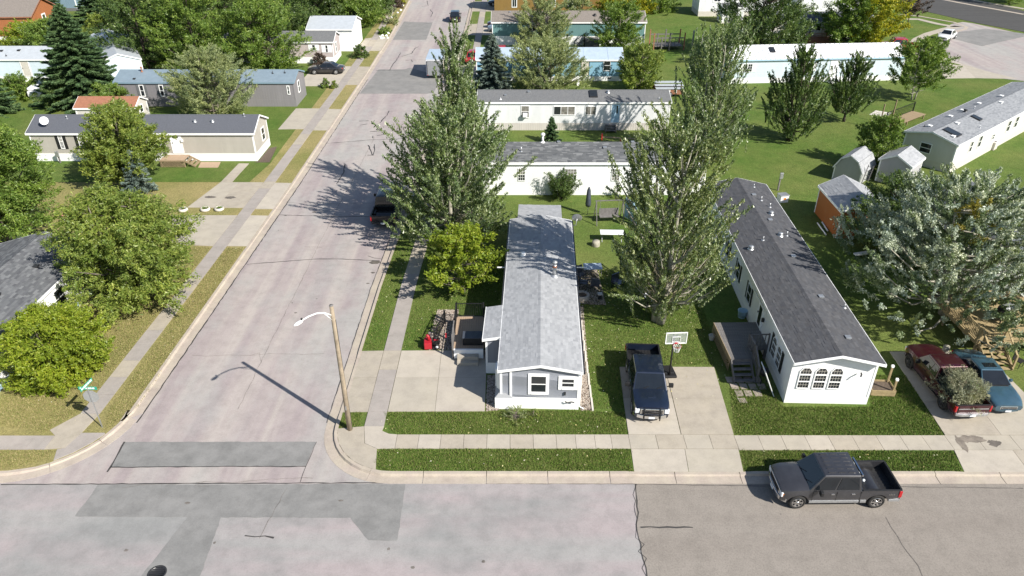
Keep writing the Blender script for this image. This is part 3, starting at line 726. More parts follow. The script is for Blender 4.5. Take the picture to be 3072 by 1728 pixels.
def window(parent, face, u, z, w, h, style='sash', frame='trim', fw=.07, shutter=None, glass='glass', out=.0, sw=.32):
    """a framed window hung on a wall face: frame > panes, muntin; shutters are parts of the home"""
    T = face
    def bx(mb, a, b, c, d, y0, y1): mb.box(a, b, -y1, -y0, c, d)
    mb = MB(); x0, x1, z0, z1 = u-w/2, u+w/2, z, z+h
    d0, d1 = out, out+.045
    bx(mb, x0-fw, x0, z0-fw, z1+fw, d0, d1); bx(mb, x1, x1+fw, z0-fw, z1+fw, d0, d1)
    bx(mb, x0, x1, z0-fw, z0, d0, d1+.015); bx(mb, x0, x1, z1, z1+fw, d0, d1)
    rails = []
    if style in ('sash','grid','half'): rails.append(('h', z0+h*.5))
    if style == 'slider': rails.append(('v', u))
    if style == 'triple': rails += [('v', u-w/6), ('v', u+w/6)]
    for k, q in rails:
        if k == 'h': bx(mb, x0, x1, q-.022, q+.022, d0, d1-.006)
        else: bx(mb, q-.025, q+.025, z0, z1, d0, d1-.006)
    fr = mb.build('window', M[frame], parent); fr.matrix_local = T
    cells = [(x0, x1, z0, z1)]
    for k, q in rails:
        nc = []
        for (a,b,c,d) in cells:
            if k == 'h' and c < q < d: nc += [(a,b,c,q-.022),(a,b,q+.022,d)]
            elif k == 'v' and a < q < b: nc += [(a,q-.025,c,d),(q+.025,b,c,d)]
            else: nc.append((a,b,c,d))
        cells = nc
    for i, (a,b,c,d) in enumerate(cells):
        g = glass if isinstance(glass, str) else glass[i % len(glass)]
        MB().box(a, b, -(d0+.018), -(d0+.004), c, d).build('pane', M[g], fr)
    if style in ('grid',):
        mm = MB()
        for (a,b,c,d) in cells:
            nx = 3 if (b-a) < .9 else 4
            for i in range(1, nx): bx(mm, a+(b-a)*i/nx-.011, a+(b-a)*i/nx+.011, c, d, d0+.019, d0+.026)
            for i in range(1, 2): bx(mm, a, b, c+(d-c)*i/2-.011, c+(d-c)*i/2+.011, d0+.019, d0+.027)
        mm.build('muntin', M[frame], fr)
    if style == 'sixlight':
        mm = MB()
        for (a,b,c,d) in [(x0,u-.03,z0,z1),(u+.03,x1,z0,z1)]:
            for i in range(0, 3): bx(mm, a+(b-a)*i/2-.014, a+(b-a)*i/2+.014, c, d, d0+.019, d0+.028)
            for i in range(1, 3): bx(mm, a, b, c+(d-c)*i/3-.014, c+(d-c)*i/3+.014, d0+.019, d0+.027)
        bx(mm, u-.05, u+.05, z0, z1, d0+.018, d0+.03)
        mm.build('muntin', M[frame], fr)
    if shutter:
        for sgn in (-1, 1):
            c_ = u + sgn*(w/2+fw+sw/2+.015); sm = MB()
            bx(sm, c_-sw/2, c_+sw/2, z0-fw, z1+fw, d0, d0+.03)
            for i in range(7):
                zz = z0-fw+.06+(h+2*fw-.12)*i/7; bx(sm, c_-sw/2+.04, c_+sw/2-.04, zz, zz+.05, d0+.03, d0+.042)
            so = sm.build('shutter', M[shutter], parent); so.matrix_local = T
    return fr
def door(parent, face, u, z, w=.9, h=2.0, leaf='white', frame='trim', lite=None, handle=True):
    mb = MB(); fw = .08
    mb.box(u-w/2-fw, u-w/2, -.05, 0, z, z+h+fw); mb.box(u+w/2, u+w/2+fw, -.05, 0, z, z+h+fw); mb.box(u-w/2, u+w/2, -.05, 0, z+h, z+h+fw)
    mb.box(u-w/2, u+w/2, -.055, 0, z-.05, z)
    fr = mb.build('door', M[frame], parent); fr.matrix_local = face
    lf = MB().box(u-w/2, u+w/2, -.03, -.004, z, z+h)
    for a, b in ((.1,.42),(.52,.92)):
        if lite is None or b < .6: lf.box(u-w*.32, u+w*.32, -.036, -.03, z+h*a, z+h*b)
    lf.build('door_leaf', M[leaf], fr)
    if lite:
        a, b, c_, d = lite
        MB().box(u+w*a, u+w*b, -.042, -.031, z+h*c_, z+h*d).build('pane', M['glass'], fr)
    if handle: MB().box(u-w*.42, u-w*.36, -.085, -.031, z+.95, z+1.06).build('handle', M['darkmetal'], fr)
    return fr
def face_matrix(L, W, which):
    # local x runs along the wall, local -y points outward
    if which == 'S': return Matrix.Identity(4)
    if which == 'N': return Matrix.Translation((L, W, 0)) @ Matrix.Rotation(pi, 4, 'Z')
    if which == 'E': return Matrix.Translation((L, 0, 0)) @ Matrix.Rotation(pi/2, 4, 'Z')
    if which == 'W': return Matrix.Translation((0, W, 0)) @ Matrix.Rotation(-pi/2, 4, 'Z')
def home(label, ox, oy, L, W, he, hr, wall, roof, rz=0.0, skirt=('white', .65), oh=.22, og=.22, fascia='trim', cat='house', name='mobile_home', shingles=None, ribs=None, corner='trim', th=.10, ridge_cap=True, skirt_ribs=None):
    t = thing(name, label, cat, (ox, oy, 0), rz)
    sk, sh = skirt
    # wall shell with gable ends
    mb = MB(); c_ = W/2
    prof = [(0, sh), (W, sh), (W, he), (c_, hr-.04), (0, he)]
    vs_ = [(0, p[0], p[1]) for p in prof] + [(L, p[0], p[1]) for p in prof]
    mb.add(vs_, [(0,1,2,3,4)[::-1], (5,6,7,8,9), (0,5,6,1), (1,6,7,2), (2,7,8,3), (3,8,9,4), (4,9,5,0)])
    mb.f[0] = [0,4,3,2,1]; 
    mb.build('wall', M[wall], t)
    if sh > 0:
        MB().box(-.015, L+.015, -.015, W+.015, -.15, sh+.02).build('skirting', M[sk], t)
        if skirt_ribs:
            r_ = MB(); x = .1
            while x < L: r_.box(x, x+.03, -.03, -.014, 0, sh-.02); x += skirt_ribs
            r_.build_each('skirting_rib', M[sk], t)
    # corner boards
    cb = MB()
    for x in (-.02, L-.10):
        for y in (-.02, W-.10): cb.box(x, x+.12, y, y+.12, sh+.021, he-.02)
    cb.build_each('corner_board', M[corner], t)
    # roof planes with thickness
    k = (hr-he)/c_
    rf = MB()
    for s_ in (0, 1):
        ye = -oh if s_ == 0 else W+oh
        ze = he - k*oh
        a = [(-og, ye, ze+.03), (L+og, ye, ze+.03), (L+og, c_, hr+.03), (-og, c_, hr+.03)]
        b = [(x, y, z+th) for x, y, z in a]
        fs = [(0,1,2,3),(4,7,6,5),(0,4,5,1),(1,5,6,2),(3,2,6,7),(0,3,7,4)] if s_ else [(3,2,1,0),(5,6,7,4),(1,5,4,0),(2,6,5,1),(7,6,2,3),(4,7,3,0)]
        rf.add(a+b, fs)
    ro = rf.build('roof', M[roof], t)
    fs_ = MB()
    for s_ in (0, 1):
        ye = -oh if s_ == 0 else W+oh; ze = he-k*oh; e = -.03 if s_ == 0 else .03
        fs_.box(-og-.02, L+og+.02, min(ye+e, ye), max(ye+e, ye), ze-.05, ze+th+.035)
        for x in (-og-.03, L+og):
            A = [(x, ye, ze-.02), (x+.03, ye, ze-.02), (x+.03, c_, hr-.02), (x, c_, hr-.02)]
            B = [(p[0], p[1], p[2]+th+.055) for p in A]
            fs_.add(A+B, [(0,1,2,3),(4,7,6,5),(0,4,5,1),(1,5,6,2),(2,6,7,3),(3,7,4,0)])
    fs_.build_each('fascia', M[fascia], t)
    sl = math.hypot(c_+oh, hr-he+k*oh)
    def plane(s_):
        if s_ == 0: return dict(p0=(0, -oh, he-k*oh+.03+th), u=(1,0,0), d=np.array((0, c_+oh, hr-he+k*oh))/sl, len=sl)
        return dict(p0=(0, W+oh, he-k*oh+.03+th), u=(1,0,0), d=np.array((0, -(c_+oh), hr-he+k*oh))/sl, len=sl)
    if shingles:
        m_, course, tab = shingles
        for s_ in (0, 1): shingle_part(t, -og, L+og, plane(s_), course, tab, M[m_], seed=int(abs(ox*7+oy*3))+s_)
    if ribs:
        for s_ in ((0, 1) if ribs > 0 else (0,)):
            p_ = plane(s_); x = -og+.15; P0 = Vector(p_['p0']); D_ = Vector(p_['d'])
            proto = None
            while x < L+og:
                if proto is None:
                    mb = MB().bar(P0+Vector((0,0,.018)), P0+D_*sl+Vector((0,0,.018)), .06, .05); proto = mb.build('roof_rib', M['roof_silver'], ro); q = proto  # ribs coloured darker than the roof to imitate their shadow lines
                else: q = proto.copy(); COL.objects.link(q); q.parent = ro
                q.location = (x, 0, 0); x += abs(ribs)
    if ridge_cap and (shingles or ribs is None):
        rc = MB(); x = -og
        while x < L+og-.05:
            x2 = min(x+.28, L+og)
            rc.add([(x, c_-.16, hr+th+.03-k*.16+.012), (x2, c_-.16, hr+th+.03-k*.16+.006), (x2, c_, hr+th+.045), (x, c_, hr+th+.052), (x, c_+.16, hr+th+.03-k*.16+.012), (x2, c_+.16, hr+th+.03-k*.16+.006)], [(0,1,2,3),(3,2,5,4)])
            x = x2
        rc.build('ridge_cap', M[shingles[0] if shingles else roof], t)
    H = dict(t=t, L=L, wid=W, he=he, hr=hr, k=k, th=th, ox=ox, oy=oy)
    for w_ in 'SNEW': H['f'+w_] = face_matrix(L, W, w_)
    def roof_z(y): return (he + k*y if y <= c_ else he + k*(W-y)) + .03 + th
    H['rz'] = roof_z
    return H
def vent(H, x, y, kind='box', m_='galv', s=1.0):
    z = H['rz'](y)-.01; t = H['t']
    if kind == 'box':
        mb = MB().box(x-.16*s, x+.16*s, y-.16*s, y+.16*s, z-.05, z+.10*s).box(x-.21*s, x+.21*s, y-.21*s, y+.21*s, z+.10*s, z+.17*s)
        return mb.build('roof_vent', M[m_], t, bevel=.02)
    if kind == 'pipe':
        mb = MB().tube([(x,y,z-.05),(x,y,z+.42*s)], .05*s, 10).lathe([(.14,0),(.09,.05),(.055,.07)], 12, (x,y,z))
        return mb.build('vent_pipe', M[m_], t)
    if kind == 'flue':
        mb = MB().tube([(x,y,z-.1),(x,y,z+.75*s)], .10*s, 12).lathe([(.22*s,0),(.13*s,.1),(.11*s,.12)], 12, (x,y,z)).lathe([(.10*s,.6*s),(.19*s,.66*s),(.19*s,.8*s),(.02,.9*s)], 12, (x,y,z))
        return mb.build('flue', M[m_], t)
    if kind == 'turtle':
        mb = MB().lathe([(.26*s,0),(.22*s,.06),(.15*s,.12),(.15*s,.18*s),(.22*s,.2*s),(.16*s,.28*s),(.001,.30*s)], 14, (x,y,z))
        return mb.build('roof_vent', M[m_], t)
    if kind == 'sky':
        w, h = .45*s, .62*s; k = H['k'] if y < H['wid']/2 else -H['k']
        f = MB(); q = lambda dx, dy, dz: (x+dx, y+dy, H['rz'](y)+k*dy+dz)
        f.add([q(-w,-h,-.02),q(w,-h,-.02),q(w,h,-.02),q(-w,h,-.02),q(-w,-h,.13),q(w,-h,.13),q(w,h,.13),q(-w,h,.13)], [(4,5,6,7),(0,1,5,4),(1,2,6,5),(2,3,7,6),(3,0,4,7)])
        o = f.build('skylight', M['darkmetal'], t)
        f = MB(); f.add([q(-w*.86,-h*.88,.136),q(w*.86,-h*.88,.136),q(w*.86,h*.88,.136),q(-w*.86,h*.88,.136)], [(0,1,2,3)])
        f.build('pane', M['glass'], o); return o
def at(H, x, y, z):                                                 # world -> home local (homes may be turned)
    p = H['t'].matrix_basis.inverted() @ Vector((x, y, z)); return p

RD = radians
# -- grey home with pale shingles in the middle: long axis runs north, so it is built along +X and turned
H1 = home('light grey mobile home with pale grey shingle roof beside the corner driveway', 3.62, 30.98, 17.9, 4.25, 2.55, 2.93, 'w_grey', 'sh_grey', rz=RD(88), skirt=('white', .72), oh=.12, og=.18, shingles=('sh_grey', .145, .30))
t1 = H1['t']
# local frame: x = north along the home, y = west across it
W1 = H1['wid']
window(t1, H1['fW'], 2.05, 1.15, .78, 1.05, 'sash', fw=.17)
window(t1, H1['fW'], 3.62, 1.55, .62, .5, 'half', fw=.2)
# west bump-out with its lower shingled roof
bp = MB(); bx0, bx1 = 3.05, 6.15
bp.box(bx0, bx1, W1+.002, W1+.98, .73, 2.32); bp.build('bay_wall', M['w_grey'], t1)
MB().box(bx0-.012, bx1+.012, W1+.03, W1+.995, -.1, .73).build('bay_skirting', M['white'], t1)
kr = H1['k']; ye, yi = W1+1.14, W1+.12
ze, zi = H1['he']-kr*1.14+.03+.10, H1['he']-kr*.12+.13
r_ = MB(); A = [(bx0-.15, yi, zi-.1), (bx1+.12, yi, zi-.1), (bx1+.12, ye, ze-.1), (bx0-.15, ye, ze-.1)]; B = [(a[0], a[1], a[2]+.10) for a in A]
r_.add(A+B, [(0,1,2,3),(4,7,6,5),(0,4,5,1),(1,5,6,2),(2,6,7,3),(3,7,4,0)]); r_.build('bay_roof', M['sh_grey'], t1)
sl_ = math.hypot(ye-yi, zi-ze)
shingle_part(t1, bx0-.15, bx1+.12, dict(p0=(0, ye, ze), u=(1,0,0), d=np.array((0, yi-ye, zi-ze))/sl_, len=sl_), .145, .3, M['sh_grey'], 5)
f_ = MB(); f_.box(bx0-.18, bx1+.15, ye, ye+.03, ze-.16, ze+.01); 
f_.add([(bx0-.18, yi, zi-.15),(bx0-.15, yi, zi-.15),(bx0-.15, ye, ze-.15),(bx0-.18, ye, ze-.15),(bx0-.18, yi, zi+.02),(bx0-.15, yi, zi+.02),(bx0-.15, ye, ze+.02),(bx0-.18, ye, ze+.02)], [(0,1,2,3),(4,7,6,5),(0,4,5,1),(1,5,6,2),(2,6,7,3),(3,7,4,0)])
f_.build_each('bay_fascia', M['trim'], t1)
cb = MB(); cb.box(bx0-.02, bx0+.1, W1+.88, W1+1.0, .0, 2.28); cb.box(bx1-.1, bx1+.02, W1+.88, W1+1.0, .73, 2.28); cb.build_each('corner_board', M['trim'], t1)
# cut-corner bay window at the front west corner with a small shingled ledge
cw = Matrix.Translation((-.012, W1-.55, 0)) @ Matrix.Rotation(-pi/2, 4, 'Z')
wb = MB(); wb.prism([(0.06, W1+.02), (.95, W1+.02), (.95, W1+.22), (.3, W1+.22)], 1.15, 2.42); wb.build('bay_wall', M['white'], t1)
cwm = Matrix.Translation((.95, W1+.232, 0)) @ Matrix.Rotation(pi, 4, 'Z')
window(t1, cwm, .33, 1.25, .5, 1.05, 'sash', fw=.05)
lg = MB(); lg.add([(-.1, W1-.75, .74),(-.1, W1+.3, .74),(1.0, W1+.3, .74),(1.0, W1+.02, 1.14),(.05, W1-.02, 1.14)], [(0,4,1),(1,4,3,2),(0,1,2,3,4)][:2]); lg.build('window_ledge', M['sh_grey'], t1)
MB().box(-.10, 1.0, W1-.75, W1+.3, -.1, .735).build('bay_skirting', M['white'], t1)
MB().box(-.06, -.0, W1-.62, W1-.50, .74, 2.5).build('corner_board', M['trim'], t1)
# gutters, downspout, flue, vents, aerial
g_ = MB(); g_.box(-.18, 17.9+.18, -.12-.13, -.12-.03, 2.52, 2.62); g_.box(6.3, 18.08, W1+.15, W1+.25, 2.52, 2.62)
g_.build_each('gutter', M['darkmetal'], t1)
MB().tube([(.15, -.2, 2.55), (.1, -.08, 2.35), (.1, -.06, .1), (-.02,-.3,.05)], .035, 6).build('downspout', M['trim'], t1)
z_ = H1['rz'](1.35)
fl = MB().tube([(9.4,1.25,z_-.1),(9.4,1.25,z_+.85)], .13, 12).lathe([(.3,0),(.17,.12),(.14,.14)], 12, (9.4,1.25,z_)).lathe([(.15,.85),(.15,.90)], 12, (9.4,1.25,z_)).lathe([(.17,.98),(.17,1.06),(.02,1.1)], 12, (9.4,1.25,z_))
fl.build('flue', M['galv'], t1); MB().lathe([(.137,.62),(.139,.78)], 12, (9.4,1.25,z_)).build('flue_band', M['rust'], t1)
vent(H1, 12.2, 3.3, 'turtle', 'white', .8); vent(H1, 11.6, 1.9, 'pipe', 'galv', .5); vent(H1, 17.2, 1.0, 'pipe', 'galv', .5)
MB().bar((11.3, -.05, 2.5), (11.3, -.95, 2.5), .06).build('vent_arm', M['trim'], t1)
MB().bar((11.3, W1+.05, 2.4), (11.3, W1+.75, 2.4), .06).build('vent_arm', M['trim'], t1)
# satellite dish on the back east edge
d_ = MB().tube([(17.4,-.1,2.5),(17.4,-.45,2.6),(17.4,-.5,3.1)], .03, 6); d_.build('dish_mast', M['galv'], t1)
dm = MB().lathe([(.02,0),(.2,.03),(.38,.11)], 16); dmo = dm.build('satellite_dish', M['galv'], t1); dmo.location = (17.4,-.5,3.1); dmo.rotation_euler = (RD(70), RD(20), RD(80))
# covered back porch
pr = MB(); A = [(17.95,.55,2.62),(17.95,3.85,2.62),(21.4,3.85,2.22),(21.4,.55,2.22)]; B = [(a[0],a[1],a[2]+.1) for a in A]
pr.add(A+B, [(0,1,2,3),(4,7,6,5),(0,4,5,1),(1,5,6,2),(2,6,7,3),(3,7,4,0)]); pr.build('porch_roof', M['sh_grey'], t1)
shingle_part(t1, .55, 3.85, dict(p0=(21.4, 0, 2.32), u=(0,1,0), d=np.array((-3.45,0,.4))/math.hypot(3.45,.4), len=3.45), .145, .3, M['sh_grey'], 9)
pp = MB().box(17.95, 21.2, .75, 3.65, .0, .35)
pp.build('porch_floor', M['wood_grey'], t1)
for yy in (.8, 3.55): MB().box(21.05, 21.17, yy, yy+.12, .35, 2.24).build('porch_post', M['white'], t1)
# meter and tap on the front wall
MB().box(-.09, -.018, .72, .80, 1.0, 1.2).build('meter', M['darkmetal'], t1)
hs = MB(); hs.tube([(-.14,.75,.62),(-.16,.62,.55),(-.14,.4,.6),(-.15,.25,.56)], .03, 6); hs.build('hose', M['black'], t1)

# -- white home behind it
H2 = home('long white mobile home with charcoal roof behind the grey home, gridded windows', -4.2, 59.65, 21.0, 4.7, 2.95, 3.85, 'w_white', 'sh_slate', skirt=('white', .75), oh=.12, og=.15, shingles=('sh_slate', .15, .42))
t2 = H2['t']
for q in ((0.55, 1.35, 1.11, 2.42), (4.60, 1.35, 5.57, 2.38), (8.68, 1.35, 9.31, 2.38)):
    window(t2, H2['fS'], (q[0]+q[2])/2+4.2, q[1], q[2]-q[0], q[3]-q[1], 'grid', fw=.05, glass=['glass','glass_curtain'] if q[0] < 8 else 'glass_curtain')
MB().box(0, 21, -.17, -.14, 2.83, 2.95).build('gutter', M['trim'], t2)
vent(H2, 5.0, 1.2, 'pipe', 'galv', 1.0); vent(H2, 6.9, 2.3, 'flue', 'white', 1.0); vent(H2, 12.3, 1.6, 'box', 'galv', .8); vent(H2, 8.3, 2.3, 'box', 'galv', .7); vent(H2, 14.8, 2.3, 'box', 'galv', .7)

# -- white home on the third row, ribbed skirting
H3 = home('long white mobile home with mid grey roof and ribbed skirting panels, window air conditioner', -3.6, 76.7, 20.4, 4.3, 2.95, 3.6, 'w_white2', 'roof_mid', skirt=('skirt_ribbed', .75), oh=.1, og=.1, skirt_ribs=.24)
t3 = H3['t']; u3 = lambda q: ((q[0]+q[2])/2+3.6, q[1], q[2]-q[0], q[3]-q[1])
u_, z_, w_, h_ = u3((1.01, 1.39, 1.78, 2.60)); window(t3, H3['fS'], u_, z_, w_, h_, 'sash', fw=.06, glass=['glass','glass_curtain'])
u_, z_, w_, h_ = u3((4.47, 1.69, 6.66, 2.55)); window(t3, H3['fS'], u_, z_, w_, h_, 'triple', fw=.06, glass=['glass','glass_curtain','glass_curtain'])
u_, z_, w_, h_ = u3((7.84, 1.69, 8.91, 2.55)); window(t3, H3['fS'], u_, z_, w_, h_, 'slider', fw=.06, glass='glass_curtain')
q = (10.62, 0.91, 11.42, 2.68); door(t3, H3['fS'], (q[0]+q[2])/2+3.6, .85, .85, 1.95, 'bluetint', 'white', lite=(.1,.3,.5,.92))
MB().box(4.75, 5.25, -.42, .0, 1.52, 1.85).build('air_conditioner', M['white'], t3)
vent(H3, 2.9, 1.1, 'box', 'galv', .7); vent(H3, 5.4, 1.7, 'box', 'galv', .8); vent(H3, 2.4, .4, 'pipe', 'white', .5); vent(H3, 13.9, 1.6, 'turtle', 'galv', .9); vent(H3, 19.2, .5, 'pipe', 'galv', .5)
vent(H3, 12.3, 1.3, 'sky', s=.95)
s_ = MB()
for i in range(3): s_.box(13.6, 14.7, -.35-.28*i, -.04-.28*i, .62-.2*i-.05, .62-.2*i)
s_.box(13.58, 13.64, -.95, -.04, 0, .6); s_.box(14.66, 14.72, -.95, -.04, 0, .6); s_.build('steps', M['wood_grey'], t3)
# -- pale blue home
H4 = home('sky blue mobile home with pale blue metal roof and one white framed window', -4.6, 95.9, 18.9, 4.9, 2.6, 3.55, 'w_blue', 'roof_paleblue', skirt=('white', .55), oh=.1, og=.1, ridge_cap=False)
t4 = H4['t']; q = (11.84, 1.32, 12.64, 2.58); window(t4, H4['fS'], (q[0]+q[2])/2+4.6, q[1], q[2]-q[0], q[3]-q[1], 'sash', fw=.07)
q = (9.13, 0.91, 9.73, 2.68); door(t4, H4['fS'], (q[0]+q[2])/2+4.6, .7, .95, 1.9, 'cream', 'teal_trim' if 'teal_trim' in M else 'darkmetal')
MB().box(17.0, 17.45, -.02, -.012, .25, .42).build('skirting_vent', M['black'], t4)
MB().box(13.9, 14.05, -.14, -.012, 1.9, 2.2).build('porch_light', M['darkmetal'], t4)
r_ = MB()
for i in range(6): r_.bar((1.5+i*3.1, -.1, H4['rz'](-.1)+.01), (1.5+i*3.1, 2.4, H4['rz'](2.4)+.01), .04, .03)
r_.build_each('roof_seam', M['roof_paleblue'], t4)
# -- teal home
H5 = home('teal mobile home with brown shingle roof and white skirting behind the willow', -3.0, 115.6, 23.2, 5.6, 3.3, 4.35, 'w_teal', 'roof_brown', skirt=('white', 1.3), oh=.15, og=.15)
t5 = H5['t']; vent(H5, 15.6, 1.5, 'turtle', 'darkmetal', 1.1); vent(H5, 2.7, 2.4, 'box', 'galv', .8); window(t5, H5['fS'], 6.1, 2.1, 1.0, .8, 'slider')
# -- ochre home at the top
H6 = home('ochre brown mobile home with white framed windows at the top of the picture', -3.2, 142.0, 19.5, 6, 4.4, 5.4, 'w_ochre', 'roof_brown', skirt=('w_ochre', .5), oh=.15, og=.15, corner='w_ochre')
t6 = H6['t']
for q in ((0.07, 0.77, 0.80, 2.21), (6.80, 0.84, 7.87, 2.48), (10.35, 0.84, 11.73, 2.48)): window(t6, H6['fS'], (q[0]+q[2])/2+3.2, q[1], q[2]-q[0], min(q[3]-q[1],1.5), 'slider', fw=.12)
# -- white ribbed metal roof, very pale blue walls
H7 = home('pale blue mobile home with white standing seam metal roof on the open lawn', 27.9, 94.6, 22.8, 5.2, 2.95, 4.05, 'w_pale', 'roof_white', rz=RD(4.2), skirt=('white', .6), oh=.18, og=.15, fascia='bluetint', ribs=-.62)
t7 = H7['t']
for px0, px1 in ((1876,1902),(2029,2055),(2166,2192)):
    pass
for u_ in (2.15, 10.1, 17.2): window(t7, H7['fS'], u_, 1.45, 1.15, .95, 'sixlight', fw=.06, shutter='white', sw=.42)
door(t7, H7['fS'], 13.55, .65, .95, 1.95, 'white', 'trim', lite=(.05,.2,.5,.72))
MB().box(13.0, 14.3, -1.1, -.02, .0, .5).box(13.0, 14.3, -1.45, -1.1, 0, .25).build('steps', M['white'], t7)
vent(H7, 5.6, 1.5, 'sky', s=.75)
# -- home with a dark deck behind the white metal roof
H8 = home('off-white mobile home with dark green shingles and dark timber deck', 38.5, 117.2, 17, 5, 3.0, 4.0, 'w_beige', 'roof_slate', skirt=('white', .6), oh=.15, og=.15)
t8 = H8['t']
door(t8, H8['fS'], 8.5, 1.15, 1.0, 1.95, 'white', 'trim', lite=(-.35,.35,.35,.9)); window(t8, H8['fS'], 4.6, 1.2, 1.6, 1.3, 'slider'); window(t8, H8['fS'], .9, 1.6, .8, .7, 'half')
for u_ in (6.6, 7.3, 10.0): MB().box(u_, u_+.16, -.05, -.004, .7, 2.9).build('wall_batten', M['darkmetal'], t8)
# -- diagonal light grey home at the right edge
a9 = RD(39.9)
H9 = home('beige mobile home set diagonally with light grey shingles and roof vents at the right edge', 40.94, 64.55, 26, 4.75, 2.72, 3.3, 'w_beige', 'sh_grey2', rz=a9, skirt=('cream', .7), oh=.15, og=.18, shingles=('sh_grey2', .15, .36))
t9 = H9['t']
window(t9, H9['fW'], 2.1, 1.3, .95, .85, 'half', fw=.06)
for u_, w_, h_ in ((3.6,.5,1.0),(5.6,.6,1.1),(9.0,.5,.5),(12.6,.7,1.1),(14.6,.7,1.1)): window(t9, H9['fS'], u_, 1.25, w_, h_, 'sash', fw=.06)
for x, y in ((2.0,3.55),(6.6,3.6),(9.6,3.7),(13.1,3.5),(17.2,2.9),(4.2,2.0),(14.6,2.0)): vent(H9, x, y, 'box', 'white', .9)
vent(H9, 1.7, 1.35, 'sky', s=1.15); vent(H9, 7.7, 1.6, 'sky', s=.75); vent(H9, 9.0, 3.2, 'turtle', 'darkmetal', 1.0); vent(H9, 5.9, .5, 'pipe', 'galv', .6); vent(H9, 1.9, 4.0, 'pipe', 'darkmetal', .6); vent(H9, 10.6, 3.0, 'pipe', 'galv', .7); vent(H9, .9, .9, 'box', 'white', .9)
# -- white home with charcoal roof, right foreground
H10 = home('white mobile home with charcoal shingle roof and three arched front windows', 19.56, 31.43, 23.0, 4.5, 2.92, 3.42, 'w_white', 'sh_char', rz=RD(88.25), skirt=('white', .42), oh=.14, og=.45, shingles=('sh_char', .15, .34))
t10 = H10['t']
# local x north, y west; front is the W face (outward -x): local u runs from east to west... measured from the west corner
def arch_window(parent, T, u, z, w, h):
    """tall window: two sashes under a segmented arched light"""
    fw = .05; mb = MB(); d1 = .05
    def bx(a, b, c, d, y0, y1, m=mb): m.box(a, b, -y1, -y0, c, d)
    x0, x1 = u-w/2, u+w/2
    lv = [z, z+h*.30, z+h*.345, z+h*.64, z+h*.70, z+h]
    bx(x0-fw, x0, z-fw, z+h*.86, 0, d1); bx(x1, x1+fw, z-fw, z+h*.86, 0, d1)
    bx(x0, x1, z-fw, z, 0, d1+.01); bx(x0, x1, lv[1], lv[2], 0, d1); bx(x0, x1, lv[3], lv[4], 0, d1)
    top = [(x1, z+h*.86), (u+w*.27, z+h), (u-w*.27, z+h), (x0, z+h*.86)]
    for (a, b), (c, d) in zip(top, top[1:]): mb.bar((a, -.025, b+.02), (c, -.025, d+.02), .05, .05)
    fr = mb.build('window', M['trim'], parent); fr.matrix_local = T
    for c, d in ((lv[0], lv[1]), (lv[2], lv[3])): MB().box(x0, x1, -.02, -.004, c, d).build('pane', M['glass'], fr)
    pg = MB(); ring = [(x0, lv[4]), (x1, lv[4])] + top
    n = len(ring); pg.add([(p[0], -.02, p[1]) for p in ring] + [(p[0], -.004, p[1]) for p in ring], [tuple(range(n)), tuple(range(n, 2*n))[::-1]] + [(i+n, (i+1) % n+n, (i+1) % n, i) for i in range(n)])
    pg.build('pane', M['glass'], fr)
    mm = MB()
    for i in (1, 2, 3): bx(x0+w*i/4-.006, x0+w*i/4+.006, lv[0], lv[1], .021, .028, mm); bx(x0+w*i/4-.006, x0+w*i/4+.006, lv[2], lv[3], .021, .028, mm); bx(x0+w*i/4-.006, x0+w*i/4+.006, lv[4], z+h-(.09 if i != 2 else .02), .021, .028, mm)
    for zz in ((lv[0]+lv[1])/2, (lv[2]+lv[3])/2, lv[4]+(z+h-lv[4])*.5): bx(x0+.01, x1-.01, zz-.006, zz+.006, .021, .029, mm)
    mm.build('muntin', M['cream'], fr)
    return fr
for u_ in (.78, 1.62, 2.44): arch_window(t10, H10['fW'], u_, 1.05, .58, 1.34)
N10 = H10['fN']                                                      # west long wall; u from the north end
for i, x_ in enumerate((2.05, 2.95)): arch_window(t10, N10, 23-x_, .95, .62, 1.25)
for x_ in (1.52, 3.42): MB().box(23-x_-.17, 23-x_+.17, -.03, -.002, .9, 2.25).build('shutter', M['black'], t10).matrix_local = N10
for x_ in (8.9, 11.9, 15.0, 18.6): window(t10, N10, 23-x_, 1.0, .75, 1.15, 'sash', fw=.05, shutter='black', sw=.26)
dr = door(t10, N10, 23-6.2, .72, .9, 1.85, 'white', 'trim', lite=(-.28,.28,.15,.92))
MB().box(5.3, 5.42, W1+.28, W1+.42, 1.75, 2.0).build('porch_light', M['darkmetal'], t10)
MB().box(5.0, 7.7, 4.5+.15, 4.5+.19, 2.56, 2.66).build('gutter', M['white'], t10)
for x, y in ((1.5,1.25),(5.7,1.35),(10.6,1.55),(16.0,1.6),(20.3,1.7)): vent(H10, x, y, 'box', 'galv', .75)
for x, y in ((13.6,1.55),(17.2,1.2)): vent(H10, x, y, 'turtle', 'galv', .9)
for x, y, s_ in ((13.9,1.0,.8),(18.6,.9,.8),(12.9,2.9,.7),(12.0,3.9,.9),(5.0,.15,.6),(19.6,1.3,.8),(22.2,1.2,.6)): vent(H10, x, y, 'pipe' if s_ != .9 else 'turtle', 'galv', s_)
MB().tube([(-.13,.85,2.2),(-.3,.9,2.22),(-.36,.95,2.12)], .045, 6).build('porch_light', M['darkmetal'], t10)
# -- dark roofed home at the right edge behind the silver poplar
H11 = home('low home with dark slate roof behind the silver poplar at the right edge', 35.36, 41.9, 12.0, 5.2, 2.5, 3.45, 'w_white2', 'roof_slate', rz=RD(74), skirt=('white', .5), oh=.3, og=.3)
vent(H11, 9.5, 1.0, 'turtle', 'galv', 1.2)
